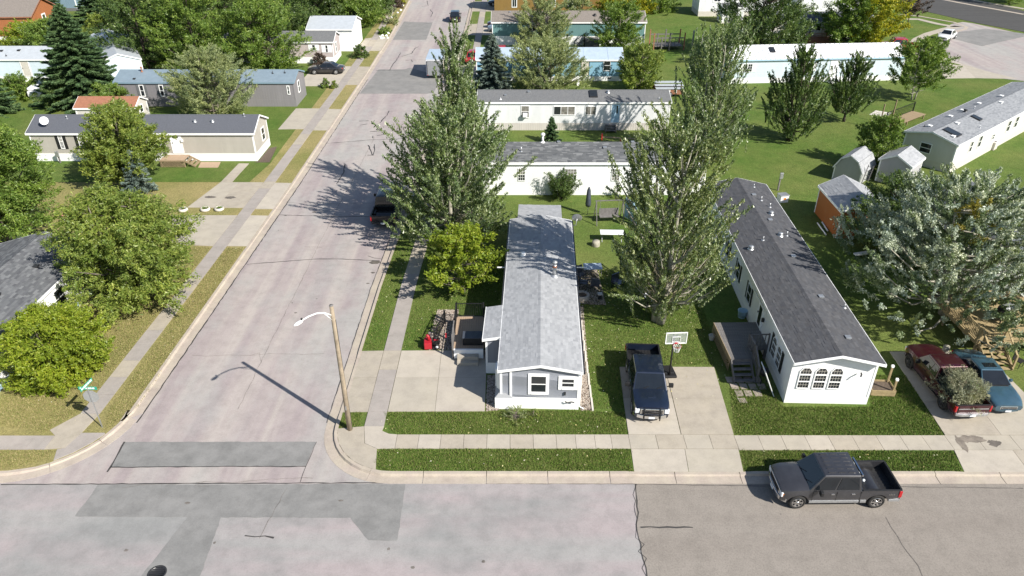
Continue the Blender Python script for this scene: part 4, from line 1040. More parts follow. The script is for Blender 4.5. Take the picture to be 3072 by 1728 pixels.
# -- left foreground home, slate shingles, white walls
H12 = home('white home with dark speckled shingle roof at the left edge behind the lime tree', -28.95, 20.5, 24.6, 6.4, 2.62, 3.5, 'w_white', 'sh_dark2', rz=RD(90), skirt=('bluetint', .3), oh=.14, og=.15, shingles=('sh_dark2', .15, .36))
t12 = H12['t']
for x_ in (11.2, 14.2, 19.5, 22.6): window(t12, H12['fS'], x_, 1.05, 1.0, 1.15, 'sash', fw=.10)
for x, y in ((20.6,1.6),(17.0,1.9)): vent(H12, x, y, 'box', 'darkmetal', .8)
# -- tan home
H13 = home('tan lap-sided mobile home with black shutters and white door', -46.2, 67.7, 21.4, 4.5, 2.75, 3.75, 'w_tan', 'roof_slate', skirt=('white', .72), oh=.15, og=.2)
t13 = H13['t']; u13 = lambda q: ((q[0]+q[2])/2+46.2, q[1], q[2]-q[0], q[3]-q[1])
for q in ((-43.43, 1.27, -43.16, 2.58), (-41.58, 1.27, -41.28, 2.54), (-34.02, 1.23, -33.74, 2.54)):
    u_, z_, w_, h_ = u13(q); window(t13, H13['fS'], u_, z_, w_, h_, 'grid', fw=.06, shutter='black', sw=.30, glass=['glass','glass_curtain'])
q = (-32.48, 0.74, -32.04, 2.46); door(t13, H13['fS'], (q[0]+q[2])/2+46.2, .82, .92, 1.9, 'white', 'trim', lite=(-.3,.3,.78,.93))
window(t13, H13['fE'], 2.9, 1.15, .8, 1.15, 'sash', fw=.08)
for x, y, k_ in ((17.3,1.3,'turtle'),(15.6,1.3,'turtle'),(3.1,1.7,'pipe'),(20.2,2.0,'pipe'),(9.5,1.8,'box')): vent(H13, x, y, k_, 'galv', .8)
MB().box(14.45, 14.62, -.16, -.004, 1.95, 2.2).build('porch_light', M['white'], t13)
d_ = MB().lathe([(.02,0),(.22,.04),(.40,.13)], 18).build('satellite_dish', M['coolwhite'], t13); d_.location = (1.5, .7, 3.75); d_.rotation_euler = (RD(62), 0, RD(18))
MB().tube([(1.5,.75,3.0),(1.5,.85,3.7)], .04, 6).build('dish_mast', M['galv'], t13)
# deck and steps of the tan home are built with the other timber work below
# -- grey home with blue metal roof
H14 = home('dark grey mobile home with weathered blue metal roof and green shutters', -46.0, 85.0, 20.7, 4.8, 2.75, 3.55, 'w_greyhouse', 'roof_bluemetal', skirt=('w_greyhouse', .75), oh=.1, og=.12, fascia='w_bluegrey', corner='w_greyhouse', ridge_cap=False)
t14 = H14['t']; u14 = lambda q: ((q[0]+q[2])/2+46.0, q[1], q[2]-q[0], q[3]-q[1])
for q in ((-43.18, 1.24, -42.80, 2.44), (-40.88, 1.24, -40.53, 2.44)):
    u_, z_, w_, h_ = u14(q); window(t14, H14['fS'], u_, z_, w_, h_, 'sash', fw=.09, shutter='sh_slate', sw=.3)
u_, z_, w_, h_ = u14((-26.07, 1.47, -25.89, 2.35)); window(t14, H14['fS'], u_, z_, w_, h_, 'sash', fw=.08); window(t14, H14['fE'], 2.0, 1.2, .6, 1.2, 'sash', fw=.1)
for x, y, k_ in ((2.6,1.9,'flue'),(2.2,.5,'box'),(15.9,2.2,'turtle'),(15.0,1.2,'pipe'),(18.0,1.6,'pipe'),(19.4,1.7,'pipe'),(13.2,1.3,'pipe')): vent(H14, x, y, k_, 'rust' if k_ == 'flue' else 'darkmetal', .7)
# -- pinkish home and the white garage
H15 = home('small pinkish grey mobile home with white shutters beside the white garage', -40.0, 104.8, 15.1, 4.6, 2.85, 3.75, 'w_pink', 'roof_mid', skirt=('white', .8), oh=.15, og=.18)
t15 = H15['t']
for q in ((-25.94, 1.51, -25.67, 2.43), (-27.76, 1.78, -27.41, 2.48)): window(t15, H15['fS'], (q[0]+q[2])/2+40.0, q[1], q[2]-q[0], q[3]-q[1], 'sash', fw=.05, shutter='white', sw=.5)
window(t15, H15['fE'], 1.8, 1.2, .8, 1.2, 'sash', fw=.12)
H15g = home('white garage with pale silver roof and broad roller door', -30.0, 111.8, 6.5, 7.2, 3.1, 4.2, 'w_white', 'roof_silver', skirt=('white', .1), oh=.2, og=.2, cat='garage', name='garage', ridge_cap=False)
g_ = MB()
for i in range(5): g_.box(2.0, 5.6, -.04, -.002, .1+i*.46, .1+i*.46+.44)
g_.build('garage_door', M['white'], H15g['t']).matrix_local = H15g['fE']
# -- homes at the upper left
H16 = home('pale blue mobile home with light grey roof behind the tall spruce', -78.0, 95.5, 21.5, 4.8, 2.8, 3.8, 'w_pale', 'roof_silver', skirt=('white', .6), oh=.15, og=.15)
vent(H16, 12.2, 1.4, 'box', 'darkmetal', .9); vent(H16, 14.4, 1.5, 'box', 'darkmetal', .9); vent(H16, 13.2, .5, 'pipe', 'darkmetal', .6)
door(H16['t'], H16['fS'], 15.5, .7, .95, 1.9, 'cream', 'white')
H17 = home('rust orange house with grey brown roof at the left edge', -92.0, 118.5, 17.2, 8.5, 3.4, 5.4, 'w_brick', 'roof_brown', rz=RD(3), skirt=('white', .45), oh=.2, og=.3, name='house', fascia='rust', corner='w_brick')
window(H17['t'], H17['fE'], 3.9, 1.5, .8, 1.5, 'sash', fw=.18); window(H17['t'], H17['fS'], 15.9, 1.2, 1.2, 1.3, 'slider', fw=.15)
H19 = home('long mobile home with pale metal roof shaded by the elm trees', -47.3, 95.2, 17.0, 5.0, 2.9, 3.8, 'w_pale', 'roof_silver', rz=RD(120), skirt=('white', .6), oh=.1, og=.1, ridge_cap=False)
# -- upper right homes
H20 = home('white mobile home with grey gable roof above the lawn at the top centre', 33.2, 137.5, 15, 5.4, 4.4, 5.6, 'w_white2', 'roof_mid', skirt=('cream', .8), oh=.15, og=.2)
window(H20['t'], H20['fS'], 3.1, 2.5, 1.1, 1.4, 'slider', fw=.2)
H21 = home('white walled home with dappled tree shade behind the tall willow', 52.5, 141.0, 10.5, 7, 6.2, 7.4, 'w_white2', 'roof_slate', skirt=('white', .5), oh=.2, og=.2)
window(H21['t'], H21['fS'], 2.2, 3.3, 1.6, 2.6, 'sash', fw=.1)
H22 = home('tiny white storage cabin with flat grey roof beside the white home', 35.9, 131.5, 3.6, 3.2, 2.5, 2.9, 'w_white2', 'roof_mid', skirt=('cream', .1), oh=.12, og=.12, cat='shed', name='shed')

# ---------------------------------------------------------------- trees and shrubs
def leaf_mesh(name, pos, axis, nrm, L_, W_, m_, parent):
    """small pointed leaves: pos/axis/nrm are N x 3, L_/W_ are N"""
    a = axis/np.linalg.norm(axis, axis=1, keepdims=True)
    s_ = np.cross(nrm, a); s_ = s_/(np.linalg.norm(s_, axis=1, keepdims=True)+1e-9)
    n_ = np.cross(a, s_)
    L_ = L_[:,None]; W_ = W_[:,None]
    k = len(pos)
    p0 = pos - a*L_*.5 + s_*W_*.42; p1 = pos - a*L_*.42 - s_*W_*.5; p2 = pos + a*L_*.62
    v_ = np.stack([p0,p1,p2], 1).reshape(-1,3); t_ = np.arange(k*3).reshape(-1,3)
    return np_mesh(name, v_, t_, m_, parent)

def rand_dirs(r, n, up=0.0):
    d = r.randn(n, 3); d[:,2] += up
    return d/np.linalg.norm(d, axis=1, keepdims=True)

def envelope(kind, t):
    """crown radius (0..1) at relative crown height t"""
    t = np.clip(t, 0, 1)
    if kind == 'poplar': return np.where(t < .18, .45+.55*t/.18, np.where(t < .5, 1.0-.12*(t-.18)/.32, .88*(1-((t-.5)/.5)**1.5)+.05))
    if kind == 'broad': return np.where(t < .12, .55+.40*t/.12, np.where(t < .55, .95+.05*np.sin(t*7), .98*np.sqrt(np.clip(1-((t-.55)/.47)**2.2, .02, 1))))
    if kind == 'column': return .55+.45*np.sin(pi*np.clip(t*1.05,0,1))**.7*(1-.35*t)
    if kind == 'round': return np.sqrt(np.clip(1-(2*t-.85)**2/1.35, 0.02, 1))
    if kind == 'wide': return np.sqrt(np.clip(1-(1.55*t-.45)**2/1.25, .02, 1))
    if kind == 'bush': return np.sqrt(np.clip(1-t**2, .02, 1))*.9+.1
    if kind == 'vase': return np.clip(.35+.9*t, 0, 1)*np.sqrt(np.clip(1-((t-.55)/.52)**2*np.where(t > .55, 1, 0), .03, 1))
    return 1-t

def tree(name, label, x, y, h, r_, leaf, bark='bark', env='round', base=.15, n_cl=150, per=110, lsize=.15, aspect=.55, spray=.55, up=.0, seed=1, trunk=.16, stems=1, lean=(0,0), cat='tree', group=None, flat=.75, gap=.55, lobes=5, bare=0, inner=.35, droop=0, sx=1.0, z=-.05, blen=1.0, tips=None):
    per, lsize = per*1.12, lsize*1.04
    r = np.random.RandomState(seed)
    t = thing(name, label, cat, (x, y, z), 0, group)
    zb = h*base; ch = h-zb
    ph = r.rand(6)*6.28
    def radius(zt, a):
        lob = 1 + .19*np.sin(lobes*a+ph[0]+3*zt) + .14*np.sin((lobes+3)*a+ph[1]-5*zt) + .12*np.sin(9*zt+ph[2]+a) + .07*r.randn(len(np.atleast_1d(a)))
        return r_*envelope(env, zt)*lob
    # cluster centres: mostly near the shell, some inside, denser where limbs reach
    zt = np.clip(r.beta(1.15, 1.25, n_cl) if env not in ('bush',) else r.rand(n_cl)**1.3, .01, .995)
    ang = r.rand(n_cl)*2*pi
    rad = np.where(r.rand(n_cl) < inner, r.rand(n_cl)**.6*.75, .78+.26*r.rand(n_cl))
    R = radius(zt, ang)*rad
    lx = lean[0]*zt*h; ly = lean[1]*zt*h
    cen = np.stack([R*np.cos(ang)*sx+lx, R*np.sin(ang)+ly, zb+zt*ch], 1)
    # drop some clusters in patches, so that sky and ground show through
    hole = np.sin(cen[:,0]*1.7+ph[3])+np.sin(cen[:,1]*1.9+ph[4])+np.sin(cen[:,2]*1.5+ph[5])
    keep = hole > -2.2+gap
    keep |= rad < .5
    cen, zt, rad, ang = cen[keep], zt[keep], rad[keep], ang[keep]
    k = len(cen)
    out = np.stack([np.cos(ang)*sx, np.sin(ang), np.zeros(k)], 1)
    gdir = out*(1-abs(up)*.7) + np.array([0,0,1])*(up-droop) + r.randn(k,3)*.22
    gdir /= np.linalg.norm(gdir, axis=1, keepdims=True)
    cs = spray*(.6+.8*r.rand(k))*(1 if r_ > 1.2 else max(.35, r_/1.4))
    cnt = np.maximum(8, (per*(cs/spray)**1.2*(.7+.6*r.rand(k))).astype(int))
    idx = np.repeat(np.arange(k), cnt); n = len(idx)
    g = gdir[idx]; side = np.cross(g, r.randn(n,3)); side /= np.linalg.norm(side, axis=1, keepdims=True)+1e-9
    along = (r.rand(n)-.45)*2.0; off = r.randn(n)*.42*(1-.35*np.abs(along)); el = 1.0+.75*max(0, up-.5)*2
    s_ = cs[idx][:,None]
    pos = cen[idx] + g*along[:,None]*s_*el + side*off[:,None]*s_*flat/el**.5
    pos[:,2] = np.maximum(pos[:,2], .05)
    ax = g*.6 + r.randn(n,3)*.55; ax[:,2] += up*.5-droop
    nr = rand_dirs(r, n, .75) + out[idx]*.35
    L_ = lsize*(.65+.7*r.rand(n)); 
    if tips:                                                        # some sprays carry another leaf colour
        sel = np.array([tips[1](cen[i], zt[i], rad[i], r) for i in range(k)])
        for lf in (leaf,)+tuple(tips[0]):
            q = (sel == ((leaf,)+tuple(tips[0])).index(lf))[idx]
            if q.any(): leaf_mesh('crown', pos[q], ax[q], nr[q], L_[q], L_[q]*aspect, M[lf], t)
    else:
        leaf_mesh('crown', pos, ax, nr, L_, L_*aspect, M[leaf], t)
    # trunk, limbs and twigs
    tb = MB(); starts = []
    nst = stems
    for s in range(nst):
        a0 = s*2*pi/max(nst,1)+ph[0]; o = .22*(nst > 1)
        pth = []; m = 9
        for i in range(m+1):
            q = i/m; sp = (r_*.34*q if nst > 1 else 0)
            pth.append((o*cos(a0)+cos(a0)*sp+lean[0]*q*h*.9+r.randn()*.05*h*.12*q, o*sin(a0)+sin(a0)*sp+lean[1]*q*h*.9+r.randn()*.05*h*.12*q, q*h*.93))
        tr_ = trunk*(1 if nst == 1 else .72)
        tb.tube(pth, [tr_*(1.35 if i == 0 else 1)*(1-.9*i/m)+.012 for i in range(m+1)], 8)
        starts.append(pth)
    tb.build('trunk', M[bark], t)
    lb = MB(); order = r.permutation(k)[:int(min(k, 46+bare))]
    for j in order:
        c_ = cen[j]; p_ = starts[r.randint(nst)]
        zz = max(.12*h, (c_[2]-.55*np.hypot(c_[0]-lx.mean()*0, c_[1])) if env not in ('poplar', 'broad') else c_[2]-1.3*np.hypot(c_[0], c_[1])-.4)
        zz = min(max(zz, zb*.5), h*.86); q = min(zz/(h*.93), .999)*9; i0 = int(q); f = q-i0
        a = Vector(p_[i0]).lerp(Vector(p_[i0+1]), f); b = Vector(c_)
        md = a.lerp(b, .5)+Vector((0,0,-.08*(b-a).length if up <= .3 else -.14*(b-a).length))
        l_ = (b-a).length; w = max(.016, min(trunk*.42, .022*l_))
        lb.tube([a, a.lerp(md,.6), md, md.lerp(b,.6), b], [w, w*.8, w*.62, w*.42, .008], 5, cap=False)
    if len(lb.v): 
        o_ = lb.build('limbs', M[bark], t); o_['kind'] = 'stuff'
    if bare:                                                        # leafless whips low on the crown
        bb = MB()
        for _ in range(bare):
            a0 = r.rand()*6.28; z0 = h*(.08+.16*r.rand()); ln = (.8+1.9*r.rand())*blen
            p0 = Vector((0.1*cos(a0), .1*sin(a0), z0)); d = Vector((cos(a0), sin(a0), .25+.4*r.rand())).normalized()
            pts = [p0]
            for i in range(6):
                d = (d+Vector((r.randn()*.12, r.randn()*.12, .16))).normalized(); pts.append(pts[-1]+d*ln*.28)
            bb.tube(pts, [.028,.024,.02,.016,.013,.01,.006], 5, cap=False)
            for i in (2,3,4):
                d2 = (Vector((r.randn(), r.randn(), .6+r.rand()))).normalized(); q_ = pts[i]
                bb.tube([q_, q_+d2*.3, q_+d2*.55+Vector((0,0,.12))], [.012,.009,.004], 4, cap=False)
        o_ = bb.build('bare_branches', M['twig'], t); o_['kind'] = 'stuff'
    return t

def spruce(name, label, x, y, h, r_, leaf, seed=1, dens=1.0, cat='tree', group=None, lsize=.16):
    r = np.random.RandomState(seed); t = thing(name, label, cat, (x, y, -.05), 0, group)
    nb = int(120*dens*(h/6)**.9)
    P_, A_, N_, L_ = [], [], [], []
    bb = MB()
    for i in range(nb):
        q = (i+.5)/nb; z0 = h*(.03+.95*q**1.12); ln = r_*(1-(z0/h))**.86*(.78+.36*r.rand())+.1
        a0 = i*2.39996+r.randn()*.2
        d = np.array([cos(a0), sin(a0), 0]); dr = -.18-.14*(1-q); cu = .20
        m = max(70, int(250*dens*ln/1.6)); s_ = r.rand(m)**.8
        px = s_*ln
        wd = (.10+.34*ln*.42)*(1-s_*.72)
        off = (r.rand(m)-.5)*2*wd; sd = np.array([-sin(a0), cos(a0), 0])
        pos = d[None]*px[:,None]+sd[None]*off[:,None]; pos[:,2] += z0+dr*px+cu*px**2/max(ln,.3)-np.abs(off)*.35+r.randn(m)*.05
        ax = d[None]*.9+sd[None]*np.sign(off)[:,None]*.7+r.randn(m,3)*.25; ax[:,2] += .12
        P_.append(pos); A_.append(ax); N_.append(rand_dirs(r, m, 1.2)); L_.append(lsize*(.7+.6*r.rand(m)))
        bb.tube([(0,0,z0), tuple(d*ln*.5+np.array([0,0,z0+dr*ln*.5+cu*.25*ln])), tuple(d*ln*.95+np.array([0,0,z0+dr*ln*.95+cu*.9*ln]))], [.03,.018,.006], 4, cap=False)
    m = 160; 
    P_.append(np.stack([r.randn(m)*.05, r.randn(m)*.05, h*(.9+.1*r.rand(m))], 1)); A_.append(rand_dirs(r, m, 1.2)); N_.append(rand_dirs(r, m)); L_.append(np.full(m, lsize*.8))
    L_ = np.concatenate(L_)
    leaf_mesh('crown', np.concatenate(P_), np.concatenate(A_), np.concatenate(N_), L_, L_*.46, M[leaf], t)
    MB().tube([(0,0,0),(0,0,h*.97)], [.045*h**.75, .015], 8).build('trunk', M['bark_dark'], t)
    o_ = bb.build('limbs', M['bark_dark'], t); o_['kind'] = 'stuff'
    return t

# the two poplars beside the side street
tree('poplar_tree', 'tall slender poplar rising behind the broad poplar beside the street', -4.4, 56.0, 14.2, 1.6, 'lf_poplar', 'bark_pale', 'column', .04, 210, 140, .165, .55, .8, up=1.0, seed=11, trunk=.20, stems=3, flat=.32, gap=.6, inner=.5)
tree('poplar_tree', 'broad shaggy poplar between the street and the white home, many upright leaders', -4.7, 51.4, 10.2, 3.9, 'lf_poplar', 'bark_pale', 'broad', .06, 660, 135, .16, .55, .82, up=.68, seed=12, trunk=.27, stems=5, flat=.38, gap=.7, inner=.45, sx=1.08)
tree('poplar_tree', 'big poplar with a forked grey trunk between the grey and white homes', 9.55, 39.7, 13.2, 3.0, 'lf_poplar2', 'bark_pale', 'broad', .10, 470, 160, .145, .55, .82, up=.82, seed=13, trunk=.30, stems=3, flat=.34, gap=1.0, bare=46, inner=.45, lobes=4)
tree('poplar_tree', 'dark dense poplar with silvery tips standing behind the forked poplar', 18.9, 68.3, 12.0, 2.95, 'lf_poplar', 'bark_pale', 'broad', .04, 360, 135, .175, .55, .95, up=.95, seed=14, trunk=.24, stems=4, flat=.32, gap=.7, inner=.45)
tree('maple_tree', 'small bright green maple on the grass beside the grey home', -3.35, 43.3, 4.7, 2.15, 'lf_lime', 'bark', 'round', .22, 150, 115, .15, .7, .5, up=.25, seed=15, trunk=.09, gap=.75, inner=.3)
# the silver poplar and its dark companion
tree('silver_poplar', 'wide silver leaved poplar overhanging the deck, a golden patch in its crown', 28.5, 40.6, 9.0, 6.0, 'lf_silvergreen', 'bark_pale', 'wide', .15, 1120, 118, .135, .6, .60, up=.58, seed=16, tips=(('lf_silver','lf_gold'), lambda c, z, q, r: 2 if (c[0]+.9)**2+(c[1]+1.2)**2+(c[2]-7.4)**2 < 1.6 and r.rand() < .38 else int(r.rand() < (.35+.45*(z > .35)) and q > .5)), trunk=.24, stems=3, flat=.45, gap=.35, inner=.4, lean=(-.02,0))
tree('ash_tree', 'dark green bushy ash beside the orange shed', 28.7, 49.4, 5.8, 2.6, 'lf_dark', 'bark_dark', 'round', .04, 300, 110, .16, .5, .6, up=.35, seed=17, trunk=.12, stems=4, gap=.4)
tree('ash_tree', 'young green ash squeezed between the two grey sheds', 34.5, 65.9, 5.0, 1.6, 'lf_green', 'bark', 'round', .10, 170, 100, .17, .5, .5, up=.5, seed=18, trunk=.09, gap=.4)
tree('lawn_tree', 'feathery dark multi-stemmed tree, nearest of the three on the open lawn', 28.9, 73.6, 9.0, 2.6, 'lf_dark', 'bark_dark', 'poplar', .12, 360, 90, .18, .5, .62, up=.85, seed=19, trunk=.12, stems=5, flat=.4, gap=.65)
tree('lawn_tree', 'single trunked tree in the middle of the three on the open lawn', 36.9, 79.6, 6.7, 2.15, 'lf_dark', 'bark_dark', 'poplar', .20, 240, 90, .18, .5, .55, up=.85, seed=20, trunk=.13, stems=1, flat=.4, gap=.65)
tree('lawn_tree', 'green tree on two thin trunks at the end of the white metal roof', 48.4, 87.7, 7.0, 2.9, 'lf_green', 'bark_pale', 'round', .25, 280, 90, .19, .5, .6, up=.5, seed=21, trunk=.10, stems=2, gap=.7)
# upper right
tree('linden_tree', 'large rounded tree turning yellow beside the red pickup', 51.4, 112.0, 9.8, 4.7, 'lf_green', 'bark_dark', 'round', .06, 560, 80, .24, .65, .8, up=.3, seed=22, tips=(('lf_yellow',), lambda c, z, q, r: int(c[0]-.5*c[1]+r.randn()*1.5 > 1.2)), trunk=.2, gap=.45)
tree('plum_tree', 'small purple brown leaved tree by the far road', 67.6, 130.9, 6.0, 2.3, 'lf_brown', 'bark_dark', 'round', .3, 130, 70, .22, .5, .55, up=.4, seed=23, trunk=.10, gap=.9)
tree('cottonwood_tree', 'massive dark cottonwood behind the white metal roof', 35.6, 107.0, 11.5, 5.6, 'lf_dark', 'bark_dark', 'round', .05, 620, 85, .24, .55, .85, up=.5, seed=24, trunk=.26, stems=3, gap=.55)
tree('willow_tree', 'grey green willow in front of the teal home', 4.6, 113.2, 7.6, 3.9, 'lf_willow', 'bark', 'round', .03, 330, 100, .24, .3, .8, up=.5, seed=25, trunk=.16, stems=3, gap=.3, flat=.5)
tree('willow_tree', 'grey green willow hiding the middle of the sky blue home', 4.2, 91.0, 6.2, 4.5, 'lf_willow', 'bark', 'round', .02, 430, 100, .22, .3, .78, up=.5, seed=26, trunk=.16, stems=4, gap=.3, flat=.5)
tree('willow_tree', 'grey green willow in front of the dark grey home with blue roof', -33.5, 81.2, 7.5, 3.6, 'lf_willow', 'bark', 'round', .02, 480, 105, .2, .3, .75, up=.45, seed=27, trunk=.16, stems=3, gap=.25, flat=.5)
tree('ash_tree', 'rounded mid green tree at the east end of the teal home', 15.3, 108.6, 7.4, 3.1, 'lf_green', 'bark', 'round', .04, 290, 90, .22, .45, .7, up=.5, seed=28, trunk=.14, stems=2, gap=.35)
tree('ash_tree', 'yellow green bushy tree beside the sky blue home and rusty trailer', 15.9, 91.7, 5.6, 2.5, 'lf_elm', 'bark', 'round', .04, 230, 90, .2, .45, .6, up=.5, seed=29, trunk=.1, stems=3, gap=.5)
spruce('spruce_tree', 'blue spruce at the corner of the sky blue home', -2.4, 90.9, 7.0, 3.0, 'lf_bspruce', 31, 1.3, lsize=.27)
spruce('spruce_tree', 'tiny young spruce on the grass between two white homes', 4.05, 72.9, 2.7, 1.1, 'lf_spruce', 32, 1.2, lsize=.18)
tree('shrub', 'dark juniper shrub against the wall of the white home with gridded windows', 4.3, 58.7, 2.3, 1.35, 'lf_dark', 'bark_dark', 'vase', .05, 120, 85, .15, .3, .42, up=.6, seed=33, trunk=.06, stems=3, cat='shrub', gap=.3)
tree('shrub', 'small green shrub by the east window of the white home', 9.1, 58.9, 1.2, .55, 'lf_green', 'bark', 'bush', .05, 40, 60, .13, .4, .25, up=.5, seed=34, trunk=.03, cat='shrub', gap=.2)
tree('shrub', 'grey green shrub at the front wall of the grey home', .25, 30.35, .62, .55, 'lf_willow', 'bark', 'bush', .05, 46, 70, .10, .22, .22, up=.6, seed=35, trunk=.02, cat='shrub', gap=.1)
tree('shrub', 'low yellowish plant beside the grey green shrub at the grey home', 1.15, 30.55, .34, .38, 'lf_elm', 'bark', 'bush', .05, 26, 50, .09, .25, .18, up=.5, seed=36, trunk=.02, cat='shrub', gap=.1)
tree('shrub', 'small leafy plant in the gravel bed by the deck steps', -4.75, 38.6, .75, .38, 'lf_green', 'bark', 'bush', .05, 24, 45, .1, .4, .2, up=.5, seed=37, trunk=.02, cat='shrub', gap=.2)
# yellow shrubs and others at the top
for i, (x, y, h_, w_, lf, lb) in enumerate([(17.6,138,3.4,2.6,'lf_yellow','yellow green shrub at the east end of the ochre home'),(22.4,139,3.8,2.8,'lf_yellow','large yellowing shrub on the lawn beyond the ochre home'),(11.5,133,4.2,2.6,'lf_willow','silvery shrub in front of the ochre home wall'),(26.5,141.5,4.2,3.0,'lf_green','green shrub behind the yellowing shrub at the top centre')]):
    tree('shrub', lb, x, y, h_, w_, lf, 'bark', 'bush', .04, 150, 70, .26, .5, .7, up=.4, seed=40+i, trunk=.1, stems=2, cat='shrub', gap=.35)
# left foreground
tree('elm_tree', 'large spreading elm over the left sidewalk beside the lower driveway', -25.4, 42.3, 8.0, 3.4, 'lf_elm', 'bark', 'wide', .10, 820, 110, .16, .5, .68, up=.12, seed=51, trunk=.24, stems=3, gap=.5, inner=.4, droop=.12)
tree('elm_tree', 'tall bright green elm at the left edge of the picture', -38.9, 50.6, 9.4, 3.5, 'lf_green', 'bark', 'round', .14, 760, 105, .18, .5, .72, up=.2, seed=52, trunk=.26, stems=2, gap=.5, droop=.05)
tree('maple_tree', 'leafy maple in front of the tan home', -34.5, 62.0, 7.2, 2.7, 'lf_elm', 'bark', 'round', .12, 540, 100, .18, .55, .66, up=.3, seed=53, trunk=.18, stems=2, gap=.5)
spruce('spruce_tree', 'small blue grey spruce below the maple at the tan home', -32.9, 60.1, 4.0, 1.6, 'lf_bspruce', 54, 1.1, lsize=.20)
tree('crabapple_tree', 'low dense lime green crabapple on the dry lawn in the left foreground', -26.1, 34.0, 4.2, 2.25, 'lf_lime', 'bark_dark', 'round', .03, 560, 120, .13, .6, .5, up=.15, seed=55, trunk=.12, stems=3, gap=.25, inner=.3)
# left back
spruce('spruce_tree', 'big dark spruce in front of the pale blue home', -51.0, 87.0, 11.2, 5.6, 'lf_spruce', 56, 1.5, lsize=.30)
spruce('spruce_tree', 'dark spruce cut by the left edge of the picture', -59.4, 82.6, 7.4, 3.0, 'lf_spruce', 57, 1.1, lsize=.28)
spruce('spruce_tree', 'spruce at the upper left corner of the picture', -82.0, 135.5, 7.5, 4.2, 'lf_spruce', 58, 1.0, lsize=.34)
spruce('spruce_tree', 'dark spruce behind the elms, beside the blue shed', -69.5, 129.0, 8.5, 4.2, 'lf_spruce', 59, 1.1, lsize=.34)
EL = [(-49.6,101.5,10.6,4.9,'lf_dark','dense dark elm west of the row behind the grey home'),(-42.4,100.6,11.2,5.0,'lf_green','tall elm in the middle of the row behind the grey home'),
      (-33.4,100.6,9.4,5.0,'lf_green','bright elm nearest the pinkish home'),(-44.5,113.5,11,5.6,'lf_dark','dark elm in the second row behind the tall elm'),(-36.0,116.0,10.5,5.2,'lf_dark','dark elm in the second row behind the bright elm'),
      (-55.0,116.0,10.0,5.2,'lf_dark','dark elm at the west end of the second row'),(-58.0,128.0,9.0,5.0,'lf_green','elm behind the second row, left of centre'),(-46,130,10,5.6,'lf_dark','broad elm at the back of the elm grove'),(-63.5,104.5,6.0,3.2,'lf_green','shorter green tree between the spruce and the elm grove')]
for i, (x, y, h_, w_, lf, lb) in enumerate(EL):
    tree('elm_tree', lb, x, y, h_, w_*.94, lf, 'bark_dark', 'round', .04, 430, 95, .23, .5, .85, up=.3, seed=60+i, trunk=.24, stems=2, gap=.8, group='elms behind the grey home')
LI = [(-31.2,124.5,8.4,4.2,'lf_dark','dark rounded tree behind the white garage'),(-26.0,129.5,7.4,3.9,'lf_green','bright green tree nearest the street above the garage'),(-33.5,136,8.2,4.5,'lf_green','green tree at the top edge behind the garage'),(-24.8,139.5,7.0,3.4,'lf_dark','dark green tree at the top edge beside the street lawn')]
for i, (x, y, h_, w_, lf, lb) in enumerate(LI):
    tree('linden_tree', lb, x, y, h_, w_, lf, 'bark_dark', 'round', .03, 360, 80, .26, .5, .85, up=.25, seed=80+i, trunk=.2, gap=.3, group='dense trees behind the garage')
SH = [(-59.5,88.6,2.6,2.3,'lf_green','leafy shrub left of the tall spruce'),(-53.2,85.2,2.8,1.9,'lf_dark','dark shrub on the grass before the pale blue home'),(-46.2,83.4,3.0,2.0,'lf_green','green shrub at the west end of the grey home'),(-72.0,113.0,3.8,3.6,'lf_lime','bright hedge below the rust orange house'),(-79.5,110.0,3.6,3.4,'lf_dark','dark shrub at the left edge below the rust orange house'),
      (-62.5,116.5,4.2,2.6,'lf_elm','yellow green shrub behind the tall spruce'),(-21.8,108.0,1.7,1.0,'lf_dark','dark shrub at the end wall of the pinkish home'),(-26.6,103.4,1.6,.9,'lf_brown','reddish shrub in front of the pinkish home'),(-23.6,92.9,1.1,.5,'lf_green','first small shrub in the bed by the dark sedan'),(-22.5,92.6,.9,.45,'lf_elm','second small shrub in the bed by the dark sedan')]
for i, (x, y, h_, w_, lf, lb) in enumerate(SH):
    tree('shrub', lb, x, y, h_, w_, lf, 'bark', 'bush', .04, int(60+40*w_), 80, .14+.03*min(w_,3), .5, .25+.14*w_, up=.35, seed=90+i, trunk=.06, stems=2, cat='shrub', gap=.3)
for i, (px_, h_, w_, lf, lb) in enumerate([((-20.68, 131.57),2.6,1.5,'lf_willow','sparse young shrub on the kerb strip far up the street'),((-21.71, 145.84),1.5,1.3,'lf_brown','dark red shrub on the far kerb strip'),((-21.63, 149.85),1.3,1.0,'lf_yellow','orange flowering shrub on the far kerb strip'),((-20.66, 123.58),1.0,1.0,'lf_green','low plants among white stones on the kerb strip')]):
    tree('shrub', lb, px_[0], px_[1], h_, w_, lf, 'bark', 'bush', .04, 50, 60, .2, .4, .4, up=.4, seed=110+i, trunk=.04, cat='shrub', gap=.4)
# trees out of the picture's right edge and beyond the far road, as the place goes on
tree('ash_tree', 'green tree beyond the far road past the top edge', 96, 150, 8, 4, 'lf_green', 'bark', 'round', .1, 200, 60, .3, .5, .9, up=.3, seed=120, trunk=.15, gap=.3)

